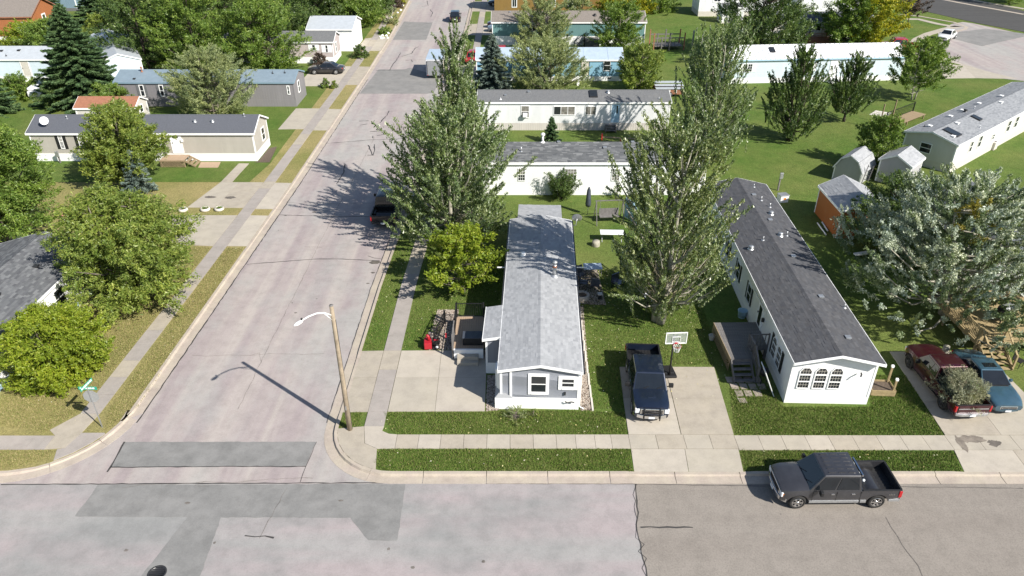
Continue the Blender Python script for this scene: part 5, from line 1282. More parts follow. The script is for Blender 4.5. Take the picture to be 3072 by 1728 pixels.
# ---------------------------------------------------------------- vehicles (local +x is forward, origin on the road under the middle)
def paint(name, col, metal=.35):
    m, nt, b = _new(name); v_ = coord(nt)
    n_ = ramp(nt, noise(nt, 3, 5, v_, .7), [(.35, rgba(col, .86)), (.7, rgba(col, 1.12))])
    dirt = ramp(nt, noise(nt, 1.1, 7, v_, .75), [(.55, (0,0,0)), (.85, (.22,)*3)])
    nt.links.new(mixc(nt, dirt, n_, (.20,.18,.15)), b.inputs['Base Color'])
    b.inputs['Metallic'].default_value = metal; b.inputs['Roughness'].default_value = .34
    b.inputs['Coat Weight'].default_value = 1.0; b.inputs['Coat Roughness'].default_value = .05
    return m
M['p_grey'] = paint('p_grey', (.050,.050,.056)); M['p_navy'] = paint('p_navy', (.012,.020,.042)); M['p_maroon'] = paint('p_maroon', (.048,.004,.011))
M['p_steel'] = paint('p_steel', (.045,.105,.15)); M['p_black'] = paint('p_black', (.010,.010,.011)); M['p_dark'] = paint('p_dark', (.035,.033,.034))
M['p_white'] = paint('p_white', (.74,.74,.74), .0); M['p_red'] = paint('p_red', (.40,.012,.02), .1); M['p_silverblue'] = paint('p_silverblue', (.20,.25,.29)); M['p_plum'] = paint('p_plum', (.03,.012,.03))

def wheel(parent, x, y, rad, w, rim='alloy', spokes=6):
    sg = 1 if y > 0 else -1
    ty = MB().lathe([(rad*.66,-w/2),(rad*.93,-w/2),(rad,-w*.32),(rad,w*.32),(rad*.93,w/2),(rad*.66,w/2),(rad*.66,-w/2)], 26, (0,0,0), 'y')
    o = ty.build('wheel', M['rubber'], parent); o.location = (x, y, rad)
    rm = MB().lathe([(rad*.665,sg*w*.30),(rad*.665,sg*w*.47),(rad*.60,sg*w*.46),(rad*.58,sg*w*.18),(.001,sg*w*.16)], 26, (0,0,0), 'y')
    rm.build('rim', M['darkmetal'], o)
    sp = MB().lathe([(rad*.665,sg*w*.44),(rad*.655,sg*w*.50),(rad*.59,sg*w*.49)], 26, (0,0,0), 'y')
    for k in range(spokes):
        a = 2*pi*k/spokes
        sp.bar((cos(a)*rad*.10, sg*w*.40, sin(a)*rad*.10), (cos(a)*rad*.61, sg*w*.42, sin(a)*rad*.61), rad*.2, w*.14, up=(0,1,0))
    sp.lathe([(rad*.17,sg*w*.3),(rad*.17,sg*w*.5),(.001,sg*w*.5)], 12, (0,0,0), 'y')
    sp.build('spokes', M[rim], o)
    return o

def hull(parent, name, S, m_, arches, ra, W, smooth=True):
    """loft of half sections; S rows = (x, z_floor, z_top, half width scale, [extra ring points])"""
    rows = []
    for (x, pts) in S:
        row = []
        for (y, z) in pts:
            for ax_, zc in arches:
                dx = abs(x-ax_)
                if dx < ra and z < .95:
                    z = max(z, zc + math.sqrt(ra*ra-dx*dx))
            row.append((x, y, z))
        rows.append(row)
    n = len(rows[0]); mb = MB(); vs_ = []
    for row in rows: vs_ += row + [(x, -y, z) for x, y, z in row]
    fs = []
    for i in range(len(rows)-1):
        a, b = i*2*n, (i+1)*2*n
        for k in range(n-1):
            fs.append((a+k, b+k, b+k+1, a+k+1)); fs.append((a+n+k, a+n+k+1, b+n+k+1, b+n+k))
    for e, rev in ((0, False), (len(rows)-1, True)):
        o = e*2*n
        ring = list(range(o, o+n)) + list(range(o+2*n-1, o+n-1, -1))
        fs.append(tuple(ring if not rev else ring[::-1]))
    mb.add(vs_, fs, 0, smooth)
    o = mb.build(name, m_, parent)
    md = o.modifiers.new('e', 'EDGE_SPLIT'); md.split_angle = radians(38)
    return o

def greenhouse(parent, xb0, xb1, xt0, xt1, zb, zt, wb, wt, m_, pillars, crown=.05, ribs=0, sunroof=False, inset=.07, rear_solid=False):
    """cab: xb0/xb1 rear/front at the belt, xt0/xt1 at the roof; pillars = x fractions splitting the side glass"""
    B = [(xb0,-wb,zb),(xb1,-wb,zb),(xb1,wb,zb),(xb0,wb,zb)]; T = [(xt0,-wt,zt),(xt1,-wt*.97,zt),(xt1,wt*.97,zt),(xt0,wt,zt)]
    mb = MB(); n = 6
    # roof as a gently crowned grid
    g = []
    for i in range(n+1):
        for j in range(n+1):
            u, v_ = i/n, j/n
            x = xt0+(xt1-xt0)*u; w_ = wt+(wt*.97-wt)*u; y = -w_+2*w_*v_
            g.append((x, y, zt+crown*(1-(2*u-1)**4)*(1-(2*v_-1)**4)))
    fs = [(i*(n+1)+j, (i+1)*(n+1)+j, (i+1)*(n+1)+j+1, i*(n+1)+j+1) for i in range(n) for j in range(n)]
    o = len(g); vs_ = g + B
    corner = [0, n*(n+1), n*(n+1)+n, n]                             # T0,T1,T2,T3
    fs += [tuple([o, o+1] + [i*(n+1) for i in range(n, -1, -1)]), tuple([o+2, o+3] + [i*(n+1)+n for i in range(0, n+1)]),
           tuple([o+1, o+2] + [n*(n+1)+j for j in range(n, -1, -1)]), tuple([o+3, o] + [j for j in range(0, n+1)])]
    mb.add(vs_, fs)
    cab = mb.build('cab', m_, parent, bevel=.035, seg=3)
    def pane(name, q, e=.012):
        q = [Vector(p) for p in q]; nn = (q[1]-q[0]).cross(q[3]-q[0]).normalized()
        c_ = sum(q, Vector())/4
        outw = Vector((c_.x-(xb0+xb1)/2, c_.y, .2))
        if nn.dot(outw) < 0: nn = -nn
        a = [p+nn*e for p in q]; b = [p+nn*.001 for p in q]
        MB().add(a+b, [(0,1,2,3),(7,6,5,4)]+[(i, i+4, (i+1)%4+4, (i+1)%4) for i in range(4)]).build(name, M['carglass'], parent)
    def lerp4(q, u0, u1, v0, v1):
        f = lambda u, v_: Vector(q[0]).lerp(Vector(q[1]), u).lerp(Vector(q[3]).lerp(Vector(q[2]), u), v_)
        return [f(u0, v0), f(u1, v0), f(u1, v1), f(u0, v1)]
    pane('windscreen', lerp4([B[1],B[2],T[2],T[1]], .045, .955, .05, .93))
    if not rear_solid: pane('rear_window', lerp4([B[0],B[3],T[3],T[0]], .09, .91, .12, .86))
    for s_ in (0, 1):
        q = [B[0],B[1],T[1],T[0]] if s_ == 0 else [B[3],B[2],T[2],T[3]]
        for a, b in pillars: pane('side_window', lerp4(q, a, b, .07, .86))
    if ribs:
        for k in range(ribs):
            y = -wt*.75+1.5*wt*k/(ribs-1)
            for a in (.12, .40, .68):
                x = xt0+(xt1-xt0)*a; MB().box(x, x+(xt1-xt0)*.19, y-.012, y+.012, zt+.02, zt+crown+.014).build('roof_rib', m_, parent)
    if sunroof:
        x0, x1 = xt0+(xt1-xt0)*.50, xt0+(xt1-xt0)*.86; MB().box(x0, x1, -wt*.55, wt*.55, zt+.03, zt+crown+.008).build('sunroof', M['carglass'], parent)
    return cab

def mirror(parent, x, y, z, m_, s=1.0):
    sg = 1 if y > 0 else -1
    MB().bar((x, y, z), (x+.02, y+sg*.14*s, z+.06), .05, .05).box(x-.07, x+.07, min(y+sg*.10*s, y+sg*.34*s), max(y+sg*.10*s, y+sg*.34*s), z-.02, z+.22*s).build('mirror', M[m_], parent, bevel=.02)

def text_mesh(txt, size, m_, parent, loc, rot, name='lettering', depth=.004, align='CENTER'):
    cu = bpy.data.curves.new(name, 'FONT'); cu.body = txt; cu.size = size; cu.extrude = depth; cu.align_x = align; cu.align_y = 'CENTER'
    cu.materials.append(m_)
    o = bpy.data.objects.new(name, cu); COL.objects.link(o)
    dg = bpy.context.evaluated_depsgraph_get()
    me = bpy.data.meshes.new_from_object(o.evaluated_get(dg)); bpy.data.objects.remove(o)
    o = bpy.data.objects.new(name, me); COL.objects.link(o)
    o.location = loc; o.rotation_euler = rot
    if parent is not None: o.parent = parent
    return o

def pickup(label, x, y, rz, p_, L=5.6, W=1.98, wb=3.68, zs=1.0, cab=(-.90, 1.50), rim='alloy', two_tone=None, grille='chrome', bull=False, ribs=0, z=Z_ROAD+.012, name='pickup_truck', ext=False, rad=.40, bump_m='chrome', z_belt=1.12, hood=1.16, roof=1.90, bedlen=None, group=None):
    t = thing(name, label, 'pickup truck', (x, y, z), rz, group)
    pm = M[p_]; hw = W/2; xf, xrr = L/2, -L/2
    fx = xf-.82; rx = fx-wb; ra = rad+.09
    bed0 = cab[0]-.02                                               # front of the bed
    zb, zh = z_belt, hood
    bi = hw-.10; bf = .72                                           # bed inner half width, bed floor
    def ring(xx, kind):
        e = max(0, (abs(xx)-(L/2-.55))/.55); f = 1-.13*e*e if xx > 0 else 1-.035*e*e
        w = hw*f
        if kind == 'hood':
            u = (xx-cab[1])/(xf-cab[1]); zt = zb+.03+(zh-zb)*(1-u)**.8*1.0-.10*max(0,u)**3
            return [(w*.93,.38+.06*e),(w*.985,.50),(w,.78),(w*.985,zb-.16-.05*u),(w*.93,zt-.05),(w*.78,zt),(w*.5,zt+.035),(0,zt+.04)]
        if kind == 'cab': return [(w*.93,.36),(w*.985,.50),(w,.78),(w*.985,zb-.14),(w*.965,zb-.01),(w*.80,zb),(w*.5,zb),(0,zb)]
        if kind == 'bed': return [(w*.93,.42),(w*.985,.52),(w,.78),(w*.985,zb-.14),(w*.975,zb+.0),(bi,zb+.0),(bi,bf),(0,bf)]
        if kind == 'wall': return [(w*.93,.42),(w*.985,.52),(w,.78),(w*.985,zb-.14),(w*.975,zb+.0),(bi,zb),(w*.5,zb),(0,zb)]
    S = []
    xs = list(np.arange(xrr+.10, bed0-.08, .085))
    S.append((xrr+.0, ring(xrr, 'wall'))); S.append((xrr+.07, ring(xrr+.07, 'wall'))); S.append((xrr+.075, ring(xrr+.075, 'bed')))
    S += [(float(v_), ring(v_, 'bed')) for v_ in xs]
    S += [(bed0-.075, ring(bed0, 'bed')), (bed0-.07, ring(bed0, 'wall')), (bed0, ring(bed0, 'wall')), (bed0+.005, ring(bed0, 'cab'))]
    S += [(float(v_), ring(v_, 'cab')) for v_ in np.arange(bed0+.08, cab[1], .11)]
    S += [(cab[1], ring(cab[1], 'hood'))] + [(float(v_), ring(v_, 'hood')) for v_ in np.arange(cab[1]+.08, xf-.04, .075)] + [(xf-.02, ring(xf-.02, 'hood'))]
    hull(t, 'body', S, pm, [(fx, rad), (rx, rad)], ra, W)
    MB().box(xrr+.3, xf-.25, -hw+.32, hw-.32, .30, .62).build('chassis_light_block', M['black'], t)  # dark box added inside the open hull to block light
    # bed liner with ribs and wheel humps
    lb = MB().box(xrr+.085, bed0-.08, -bi+.005, bi-.005, bf+.002, bf+.012)
    for k in range(9): yy = -bi+.12+(2*bi-.24)*k/8; lb.box(xrr+.1, bed0-.1, yy-.03, yy+.03, bf+.012, bf+.028)
    for s_ in (-1, 1): lb.box(rx-.42, rx+.42, min(s_*(bi-.20), s_*(bi-.004)), max(s_*(bi-.20), s_*(bi-.004)), bf+.012, bf+.26)
    lb.build('bed_liner', M['black'], t)
    for s_ in (-1, 1): MB().box(xrr+.02, bed0-.02, s_*(hw-.055)-.05, s_*(hw-.055)+.05, zb+.002, zb+.03).build('bed_rail', M['black'], t, bevel=.01)
    MB().box(xrr-.005, xrr+.075, -hw+.09, hw-.09, zb+.003, zb+.028).build('tailgate_cap', M['black'], t)
    MB().box(xrr-.022, xrr-.002, -hw+.17, hw-.17, .60, zb-.03).build('tailgate', pm, t, bevel=.012)
    pl = [(.05,.30),(.34,.62),(.645,.955)] if ext else [(.045,.46),(.49,.90)]
    pl = [(.05,.49),(.525,.93)] if not ext else [(.05,.34),(.37,.93)]
    greenhouse(t, cab[0], cab[1]+.05, cab[0]+.15, cab[1]-.60, zb-.01, roof, hw*.945, hw*.79, pm, pl, .05, ribs)
    for (xx, s_) in ((fx,-1),(fx,1),(rx,-1),(rx,1)): wheel(t, xx, s_*(hw-.14), rad, .27, rim)
    # front: grille, lamps, bumper
    gz0, gz1 = .66, zh-.20
    gr = MB().box(xf-.03, xf+.01, -.62, .62, gz0, gz1); gr.build('grille_surround', M[grille], t, bevel=.03)
    for k in range(3):
        z0 = gz0+.04+(gz1-gz0-.08)*k/3; MB().box(xf+.011, xf+.022, -.55, .55, z0, z0+(gz1-gz0-.08)/3-.035).build('grille_slot', M['black'], t)
    for s_ in (-1, 1):
        hl = MB().box(xf-.12, xf-.005, min(s_*.65, s_*.90), max(s_*.65, s_*.90), gz0+.04, gz1+.0); hl.build('headlight', M['lens'], t, bevel=.03)
        MB().box(xf-.26, xf-.10, min(s_*.875, s_*.905), max(s_*.875, s_*.905), gz0+.06, gz1-.05).build('indicator', M['amber'], t)
        tl = MB().box(xrr-.018, xrr+.13, min(s_*(hw-.094), s_*(hw+.004)), max(s_*(hw-.094), s_*(hw+.004)), .70, zb-.05); tl.build('taillight', M['taillight'], t, bevel=.02)
        mirror(t, cab[1]-.42, s_*(hw-.03), zb+.0, 'black', 1.0)
        for a, b in ((-.02, .9), (.02, .06)):
            pass
        for q in ((cab[0]+.30, cab[0]+.46), (cab[0]+(cab[1]-cab[0])*.52, cab[0]+(cab[1]-cab[0])*.52+.16)):
            MB().box(q[0], q[1], min(s_*(hw-.012), s_*(hw+.018)), max(s_*(hw-.012), s_*(hw+.018)), zb-.20, zb-.155).build('door_handle', M['chrome'] if grille == 'chrome' else M['black'], t)
        # door shut lines as thin recessed strips
        for q in (cab[0]+.02, cab[0]+(cab[1]-cab[0])*.47, cab[1]-.16):
            MB().box(q, q+.014, min(s_*(hw-.03), s_*(hw+.002)), max(s_*(hw-.03), s_*(hw+.002)), .50, zb-.05).build('shut_line', M['black'], t)
        if two_tone:
            for a, b in ((fx+ra*-1.0-.02, cab[0]+.03), (cab[0]-.03, rx+ra+.03)):
                MB().box(min(a,b), max(a,b), min(s_*(hw-.03), s_*(hw+.006)), max(s_*(hw-.03), s_*(hw+.006)), .40, .545).build('lower_trim', M[two_tone], t, bevel=.006)
            MB().box(xrr+.02, rx-ra-.03, min(s_*(hw-.03), s_*(hw+.006)), max(s_*(hw-.03), s_*(hw+.006)), .46, .575).build('lower_trim', M[two_tone], t, bevel=.006)
        MB().box(fx-ra, rx+ra, min(s_*(hw-.10), s_*(hw-.04)), max(s_*(hw-.10), s_*(hw-.04)), .31, .38).build('running_board', M['black'], t)
    MB().prism([(xf-.28,-hw+.02),(xf-.02,-hw+.22),(xf+.07,-.5),(xf+.09,0),(xf+.07,.5),(xf-.02,hw-.22),(xf-.28,hw-.02),(xf-.30,hw-.10),(xf-.10,0),(xf-.30,-hw+.10)], .40, .62).build('front_bumper', M[bump_m], t, bevel=.02)
    MB().prism([(xrr+.22,-hw+.03),(xrr-.04,-hw+.1),(xrr-.12,-.6),(xrr-.12,.6),(xrr-.04,hw-.1),(xrr+.22,hw-.03),(xrr+.2,hw-.12),(xrr+.0,0),(xrr+.2,-hw+.12)], .46, .62).build('rear_bumper', M[bump_m], t, bevel=.02)
    MB().box(xrr-.135, xrr-.121, -.16, .16, .47, .60).build('number_plate', M['plate'], t)
    MB().box(xf+.092, xf+.104, -.16, .16, .42, .56).build('number_plate', M['plate'], t)
    # cowl and wipers
    MB().box(cab[1]+.00, cab[1]+.13, -hw*.80, hw*.80, zb+.035, zb+.055).build('cowl', M['black'], t)
    for yy in (-.55, .15): MB().bar((cab[1]+.06, yy, zb+.075), (cab[1]-.14, yy+.5, zb+.24), .025).build('wiper', M['black'], t)
    if bull:
        b_ = MB()
        for s_ in (-1, 1): b_.tube([(xf+.16, s_*.42, .38), (xf+.18, s_*.42, .98), (xf+.10, s_*.40, 1.10)], .035, 8)
        b_.tube([(xf+.17, -.42, .92), (xf+.17, .42, .92)], .028, 8); b_.tube([(xf+.17, -.42, .70), (xf+.17, .42, .70)], .028, 8)
        b_.build('bull_bar', M['black'], t)
    return t

def car(label, x, y, rz, p_, kind='sedan', L=4.75, W=1.83, z=Z_ROAD+.012, rim='alloy', rad=.33, sunroof=False, cat='car', name=None, group=None, roof_m=None, H=None, rails=False):
    t = thing(name or ('parked_car' if kind == 'sedan' else 'parked_suv'), label, cat, (x, y, z), rz, group)
    pm = M[p_]; hw = W/2; xf, xrr = L/2, -L/2
    suv = kind == 'suv'
    if suv: zb, roof, cx0, cx1, tx0, tx1, hoodz, deck = 1.02, H or 1.72, xrr+.16, .80, xrr+.42, .10, 1.03, 1.0
    else: zb, roof, cx0, cx1, tx0, tx1, hoodz, deck = .93, H or 1.44, -1.62, 1.02, -.86, .20, .95, .98
    fx, rx = xf-.92, xrr+.95; ra = rad+.07
    def ring(xx):
        e = max(0, (abs(xx)-(L/2-.75))/.75); w = hw*(1-.20*e*e)
        if xx > cx1:
            u = (xx-cx1)/(xf-cx1); zt = hoodz-.26*u**2.2
        elif xx < cx0: 
            u = (cx0-xx)/(cx0-xrr); zt = deck-.10*u**2
        else: zt = zb
        zl = .26+.12*e*e
        return [(w*.90,zl),(w*.97,zl+.12),(w,.62-.06*e),(w*.97,min(.82,zt-.08)),(w*.90,zt-.02),(w*.74,zt+.012),(w*.4,zt+.03),(0,zt+.035)]
    xs = np.linspace(xrr, xf, 58); S = [(float(v_), ring(v_)) for v_ in xs]
    hull(t, 'body', S, pm, [(fx, rad), (rx, rad)], ra, W)
    MB().box(xrr+.3, xf-.3, -hw+.3, hw-.3, .2, .55).build('chassis_light_block', M['black'], t)  # hidden dark box, added to stop light passing under the body
    pl = [(.05,.36),(.385,.66),(.69,.93)] if suv else [(.09,.50),(.525,.925)]
    greenhouse(t, cx0, cx1+.03, tx0, tx1, zb, roof, hw*.90, hw*.68 if not suv else hw*.76, M[roof_m] if roof_m else pm, pl, .05, 0, sunroof)
    for (xx, s_) in ((fx,-1),(fx,1),(rx,-1),(rx,1)): wheel(t, xx, s_*(hw-.11), rad, .21, rim, 7)
    MB().box(xf-.07, xf+.012, -.46, .46, .44, .64).build('grille', M['chrome'], t, bevel=.02)
    for k in range(3): MB().box(xf+.013, xf+.02, -.42, .42, .455+.06*k, .49+.06*k).build('grille_slot', M['black'], t)
    MB().prism([(xf-.32,-hw*.86),(xf-.05,-hw*.66),(xf+.05,0),(xf-.05,hw*.66),(xf-.32,hw*.86),(xf-.3,0)], .27, .42).build('front_bumper', pm, t, bevel=.02)
    MB().prism([(xrr+.32,-hw*.86),(xrr+.04,-hw*.68),(xrr-.05,0),(xrr+.04,hw*.68),(xrr+.32,hw*.86),(xrr+.3,0)], .32, .52).build('rear_bumper', pm, t, bevel=.02)
    for s_ in (-1, 1):
        MB().prism([(xf-.36,s_*hw*.87),(xf-.10,s_*hw*.76),(xf-.015,s_*hw*.54),(xf-.12,s_*hw*.50),(xf-.36,s_*hw*.76)], .60, .715).build('headlight', M['lens'], t, bevel=.015)
        MB().box(xrr+.005, xrr+.28, min(s_*hw*.55, s_*hw*.83), max(s_*hw*.55, s_*hw*.83), .70, .86).build('taillight', M['taillight'], t, bevel=.02)
        mirror(t, cx1-.42, s_*(hw*.9), zb+.0, p_, .62)
        for q in (-.55, .35): MB().box(q, q+.16, min(s_*(hw*.96), s_*(hw+.012)), max(s_*(hw*.96), s_*(hw+.012)), .79, .825).build('door_handle', M['chrome'], t)
        for q in (-.95, -.02, .92): MB().box(q, q+.012, min(s_*(hw-.03), s_*(hw+.001)), max(s_*(hw-.03), s_*(hw+.001)), .38, .85).build('shut_line', M['black'], t)
        if rails: MB().bar((tx0+.1, s_*hw*.62, roof+.07), (tx1-.1, s_*hw*.62, roof+.07), .04).build('roof_rail', M['darkmetal'], t)
    MB().box(xrr-.06, xrr-.048, -.16, .16, .55, .68).build('number_plate', M['plate'], t)
    MB().box(xf+.052, xf+.062, -.16, .16, .30, .41).build('number_plate', M['plate'], t)
    MB().box(cx1-.01, cx1+.10, -hw*.62, hw*.62, hoodz+.005, hoodz+.045).build('cowl', M['black'], t)
    return t

tk = pickup('dark grey crew cab pickup with silver lower trim parked at the kerb', 15.20, 25.03, RD(180.6), 'p_grey', L=5.55, two_tone='galv', ribs=6, rim='chrome')
text_mesh('4X4', .17, M['chrome'], tk, (-2.30, .993, .90), (pi/2, 0, pi), 'lettering')
MB().box(-1.0, -.93, -.62, .55, 1.62, 1.72).build('light_bar', M['chrome'], tk); 
for yy in (-.5, .1, .6): MB().lathe([(.001,0),(.07,.02),(.07,.10),(.001,.12)], 10, (-1.02, yy, 1.38)).build('work_lamp', M['lens'], tk)
pb = MB().box(0, .5, 0, .09, 0, .03).build('timber_offcut', M['cream']); tag(pb, 'short pale timber offcut lying in the bed of the dark grey pickup', 'timber'); pb.location = (16.15, 25.35, Z_ROAD+.765)
pn = pickup('navy blue crew cab pickup with bull bar on the concrete driveway', 7.55, 32.65, RD(-93.2), 'p_navy', L=5.75, bull=True, z=.002, rim='alloy', hood=1.20, roof=1.93)
MB().prism([(1.72,-.26),(2.22,-.2),(2.22,.2),(1.72,.26)], 1.15, 1.245).build('hood_scoop', M['p_navy'], pn, bevel=.03)
pm_ = pickup('maroon extended cab pickup loaded with cut brush on the right driveway', 24.33, 32.75, RD(91.5), 'p_maroon', L=5.65, W=1.95, z=.002, cab=(-.55, 1.40), rim='darkmetal', bump_m='galv', grille='black', roof=1.84, ext=True, rad=.42)
MB().bar((2.74, -.6, 1.04), (2.74, .6, 1.04), .06).build('hood_deflector', M['black'], pm_)
MB().box(xr(0)*0-2.855, -2.848, -.80, .80, .88, .93).build('tailgate_band', M['galv'], pm_)
br = tree('cut_brush', 'heap of dry cut branches and leaves in the bed of the maroon pickup', 24.35, 31.15, 1.25, 1.2, 'lf_drytwig', 'twig', 'bush', .02, 300, 90, .12, .22, .42, up=.35, seed=201, trunk=.02, cat='brush', gap=.3, inner=.7, z=.78, bare=40, blen=.35, sx=.82, lobes=3)
br2 = tree('cut_brush', 'leafy green cuttings on top of the brush in the maroon pickup', 24.55, 30.7, .62, .36, 'lf_willow', 'twig', 'bush', .02, 26, 50, .14, .3, .28, up=.5, seed=203, trunk=.015, cat='brush', gap=.2, z=1.35)
car('steel blue sedan with sunroof facing the street beside the maroon pickup', 26.72, 32.85, RD(-91), 'p_steel', sunroof=True, z=.002, L=4.85)
pickup('black pickup seen from behind, parked in the poplar shade on the street', -10.35, 56.0, RD(90), 'p_black', L=5.7, rim='darkmetal', bump_m='darkmetal', grille='black')
car('dark grey sedan parked on the driveway by the pinkish home', -24.9, 99.6, RD(180), 'p_dark', z=.002)
car('black suv driving away far up the street', -9.9, 134.6, RD(92), 'p_black', 'suv', L=4.8, W=1.9, rad=.36, cat='suv')
car('silver blue suv on the driveway of the teal home', -1.6, 125.2, RD(180), 'p_silverblue', 'suv', z=.002, L=4.7, rad=.36, cat='suv', rails=True)
car('dark plum car behind the silver blue suv', -1.8, 128.3, RD(180), 'p_plum', 'suv', z=.002, L=4.6, rad=.35, cat='suv', H=1.6)
car('red suv parked behind the blue spruce', -4.2, 104.6, RD(0), 'p_red', 'suv', z=.002, L=4.7, W=1.9, rad=.39, cat='suv', H=1.80)
car('second red car half hidden by the tip of the blue spruce', -1.2, 109.0, RD(0), 'p_red', 'sedan', z=-.04, L=4.5)
car('dark blue car on the driveway of the ochre home at the top edge', -2.2, 147.5, RD(180), 'p_navy', 'suv', z=.002, L=4.6, rad=.35, cat='suv')
car('white sedan parked on the turning circle at the upper right', 68.4, 119.4, RD(227), 'p_white', z=.005, L=4.7)
pickup('bright red pickup behind the end of the white metal roof', 57.4, 111.9, RD(172), 'p_red', L=5.7, z=-.03)
# cargo trailer on the street
tr_ = thing('cargo_trailer', 'white box trailer with blue roof parked at the kerb past the slender poplar', 'trailer', (-10.1, 99.8, Z_ROAD+.012), RD(90))
MB().box(-2.7, 2.7, -1.12, 1.12, .45, 2.55).build('body', M['coolwhite'], tr_, bevel=.05)
MB().box(-2.72, 2.72, -1.14, 1.14, 2.50, 2.60).build('roof', M['roof_paleblue'], tr_, bevel=.03)
MB().box(-2.74, -2.70, -.98, .98, .55, 2.40).build('rear_door', M['galv'], tr_)
for s_ in (-1, 1):
    MB().box(-2.76, -2.73, s_*1.0-.04, s_*1.0+.04, .6, 2.3).build('hinge_bar', M['darkmetal'], tr_)
    MB().box(-2.75, -2.70, s_*.95-.07, s_*.95+.07, .48, .54).build('taillight', M['taillight'], tr_)
    for xx in (-.5, .35): wheel(tr_, xx, s_*1.05, .35, .2, 'galv', 5)
MB().bar((2.7,0,.5), (3.9,0,.5), .1).build('drawbar', M['darkmetal'], tr_)

# ---------------------------------------------------------------- street furniture
def solo(name, mb, m_, label, cat, loc=(0,0,0), rz=0, group=None, bevel=0):
    o = mb.build(name, m_, None, bevel=bevel); o.location = loc if len(loc) == 3 else (loc[0], loc[1], 0); o.rotation_euler = (0,0,rz)
    return tag(o, label, cat, group)
sl = thing('street_lamp', 'wooden street light pole with a curved white arm at the corner', 'street lamp', (-8.56, 29.35, -.05))
MB().tube([(0,0,0),(.01,0,3),(0,.01,6),(0,0,7.80)], [.138,.126,.108,.095], 14).build('pole', M['pole_wood'], sl)
MB().lathe([(.097,7.79),(.097,7.83),(.001,7.84)], 14).build('pole_cap', M['wood_grey'], sl)
ax_, ay_ = -1.16/1.9, -1.5/1.9
pts = [(ax_*d, ay_*d, z) for d, z in ((.08,7.30),(.45,7.62),(.9,7.82),(1.35,7.88),(1.75,7.86))]
MB().tube(pts, .035, 8).tube([(ax_*.1,ay_*.1,7.05),(ax_*.45,ay_*.45,7.58)], .02, 6).build('arm', M['white'], sl)
lh = MB().lathe([(.02,0),(.10,.06),(.14,.22),(.13,.42),(.05,.56),(.001,.58)], 14, (0,0,0), 'x'); lo = lh.build('lamp_head', M['white'], sl)
lo.location = (ax_*1.68, ay_*1.68, 7.84); lo.rotation_euler = (0, RD(4), math.atan2(ay_, ax_)); lo.scale = (.85, .8, .5)
MB().lathe([(.045,0),(.045,.08),(.001,.1)], 10, (ax_*1.72, ay_*1.72, 7.90)).build('photocell', M['black'], sl)
MB().bar((.135,.0,.1),(.108,0,7.0),.025).build('conduit', M['darkmetal'], sl)
MB().box(-.03,.03,-.175,-.15,1.5,1.75).build('number_tag', M['galv'], sl)
sg = thing('street_sign', 'stop sign seen from behind with two crossed green street name blades', 'street sign', (*(-21.73, 29.54), -.05), RD(5))
MB().box(-.025,.025,-.02,.02,0,2.72).build('post', M['galv'], sg)
oc = [(.375*cos(radians(22.5+45*k))/cos(radians(22.5)), .375*sin(radians(22.5+45*k))/cos(radians(22.5))) for k in range(8)]
mb = MB(); mb.add([(p[0], .022, 2.10+p[1]) for p in oc]+[(p[0], .030, 2.10+p[1]) for p in oc], [tuple(range(8)), tuple(range(8,16))[::-1]]+[(k, k+8, (k+1)%8+8, (k+1)%8) for k in range(8)])
so = mb.build('stop_plate', M['sign_back'], sg)
mb = MB(); mb.add([(p[0]*.97, .0315, 2.10+p[1]*.97) for p in oc], [tuple(range(8))[::-1]]); mb.build('sign_face', M['red'], so)
for k, (a, zz) in enumerate(((RD(-5), 2.66), (RD(78), 2.88))):
    b = MB().box(-.48,.48,-.004,.004,-.10,.10).build('name_blade', M['street_green'], sg); b.location = (0,-.0,zz); b.rotation_euler = (0,0,a)
    mb = MB(); q = -.40
    for w_ in ((.13,.30,.10,.18) if k else (.26,.31,.11)):
        for s_ in (-1, 1): mb.box(q, q+w_, s_*.0065-.002, s_*.0065+.002, -.045, .045)
        q += w_+.035
    mb.build('lettering', M['white'], b)['kind'] = 'stuff'
mc = thing('manhole_cover', 'round black cast iron manhole cover in the grey road patch', 'manhole cover', ((-15.13, 20.51)[0], (-15.13, 20.51)[1], Z_ROAD+.004))
MB().lathe([(.40,.0),(.40,.012),(.33,.014),(.33,.008),(.001,.008)], 30).build('frame', M['darkmetal'], mc)
for a in range(-3, 4): 
    w_ = math.sqrt(.31**2-(a*.09)**2); MB().box(-w_, w_, a*.09-.02, a*.09+.02, .008, .02).build('rib', M['black'], mc)
# ---- basketball hoop
hp = thing('basketball_hoop', 'portable basketball hoop with clear backboard beside the navy pickup', 'basketball hoop', (9.1, 34.1, .0), RD(3))
MB().prism([(-.42,-.45),(.42,-.45),(.36,.6),(-.36,.6)], .0, .16).box(-.28,.28,-.25,.5,.16,.26).build('base', M['black'], hp, bevel=.04)
MB().tube([(0,-.30,.1),(0,-.22,1.5),(0,-.25,2.85)], .05, 10).build('pole', M['black'], hp)
bb = MB()
for a, b in (((-.60,2.62),(.60,2.62)),((-.60,3.32),(.60,3.32)),((-.58,2.62),(-.58,3.32)),((.58,2.62),(.58,3.32))): bb.bar((a[0],-.62,a[1]),(b[0],-.62,b[1]),.055,.04)
bo = bb.build('backboard_frame', M['white'], hp)
pm2, nt, b_ = _new('clear_board'); b_.inputs['Base Color'].default_value = (.75,.8,.82,1); b_.inputs['Alpha'].default_value = .16; b_.inputs['Roughness'].default_value = .05
MB().box(-.57,.57,-.625,-.615,2.64,3.30).build('backboard', pm2, hp)
tg = MB()
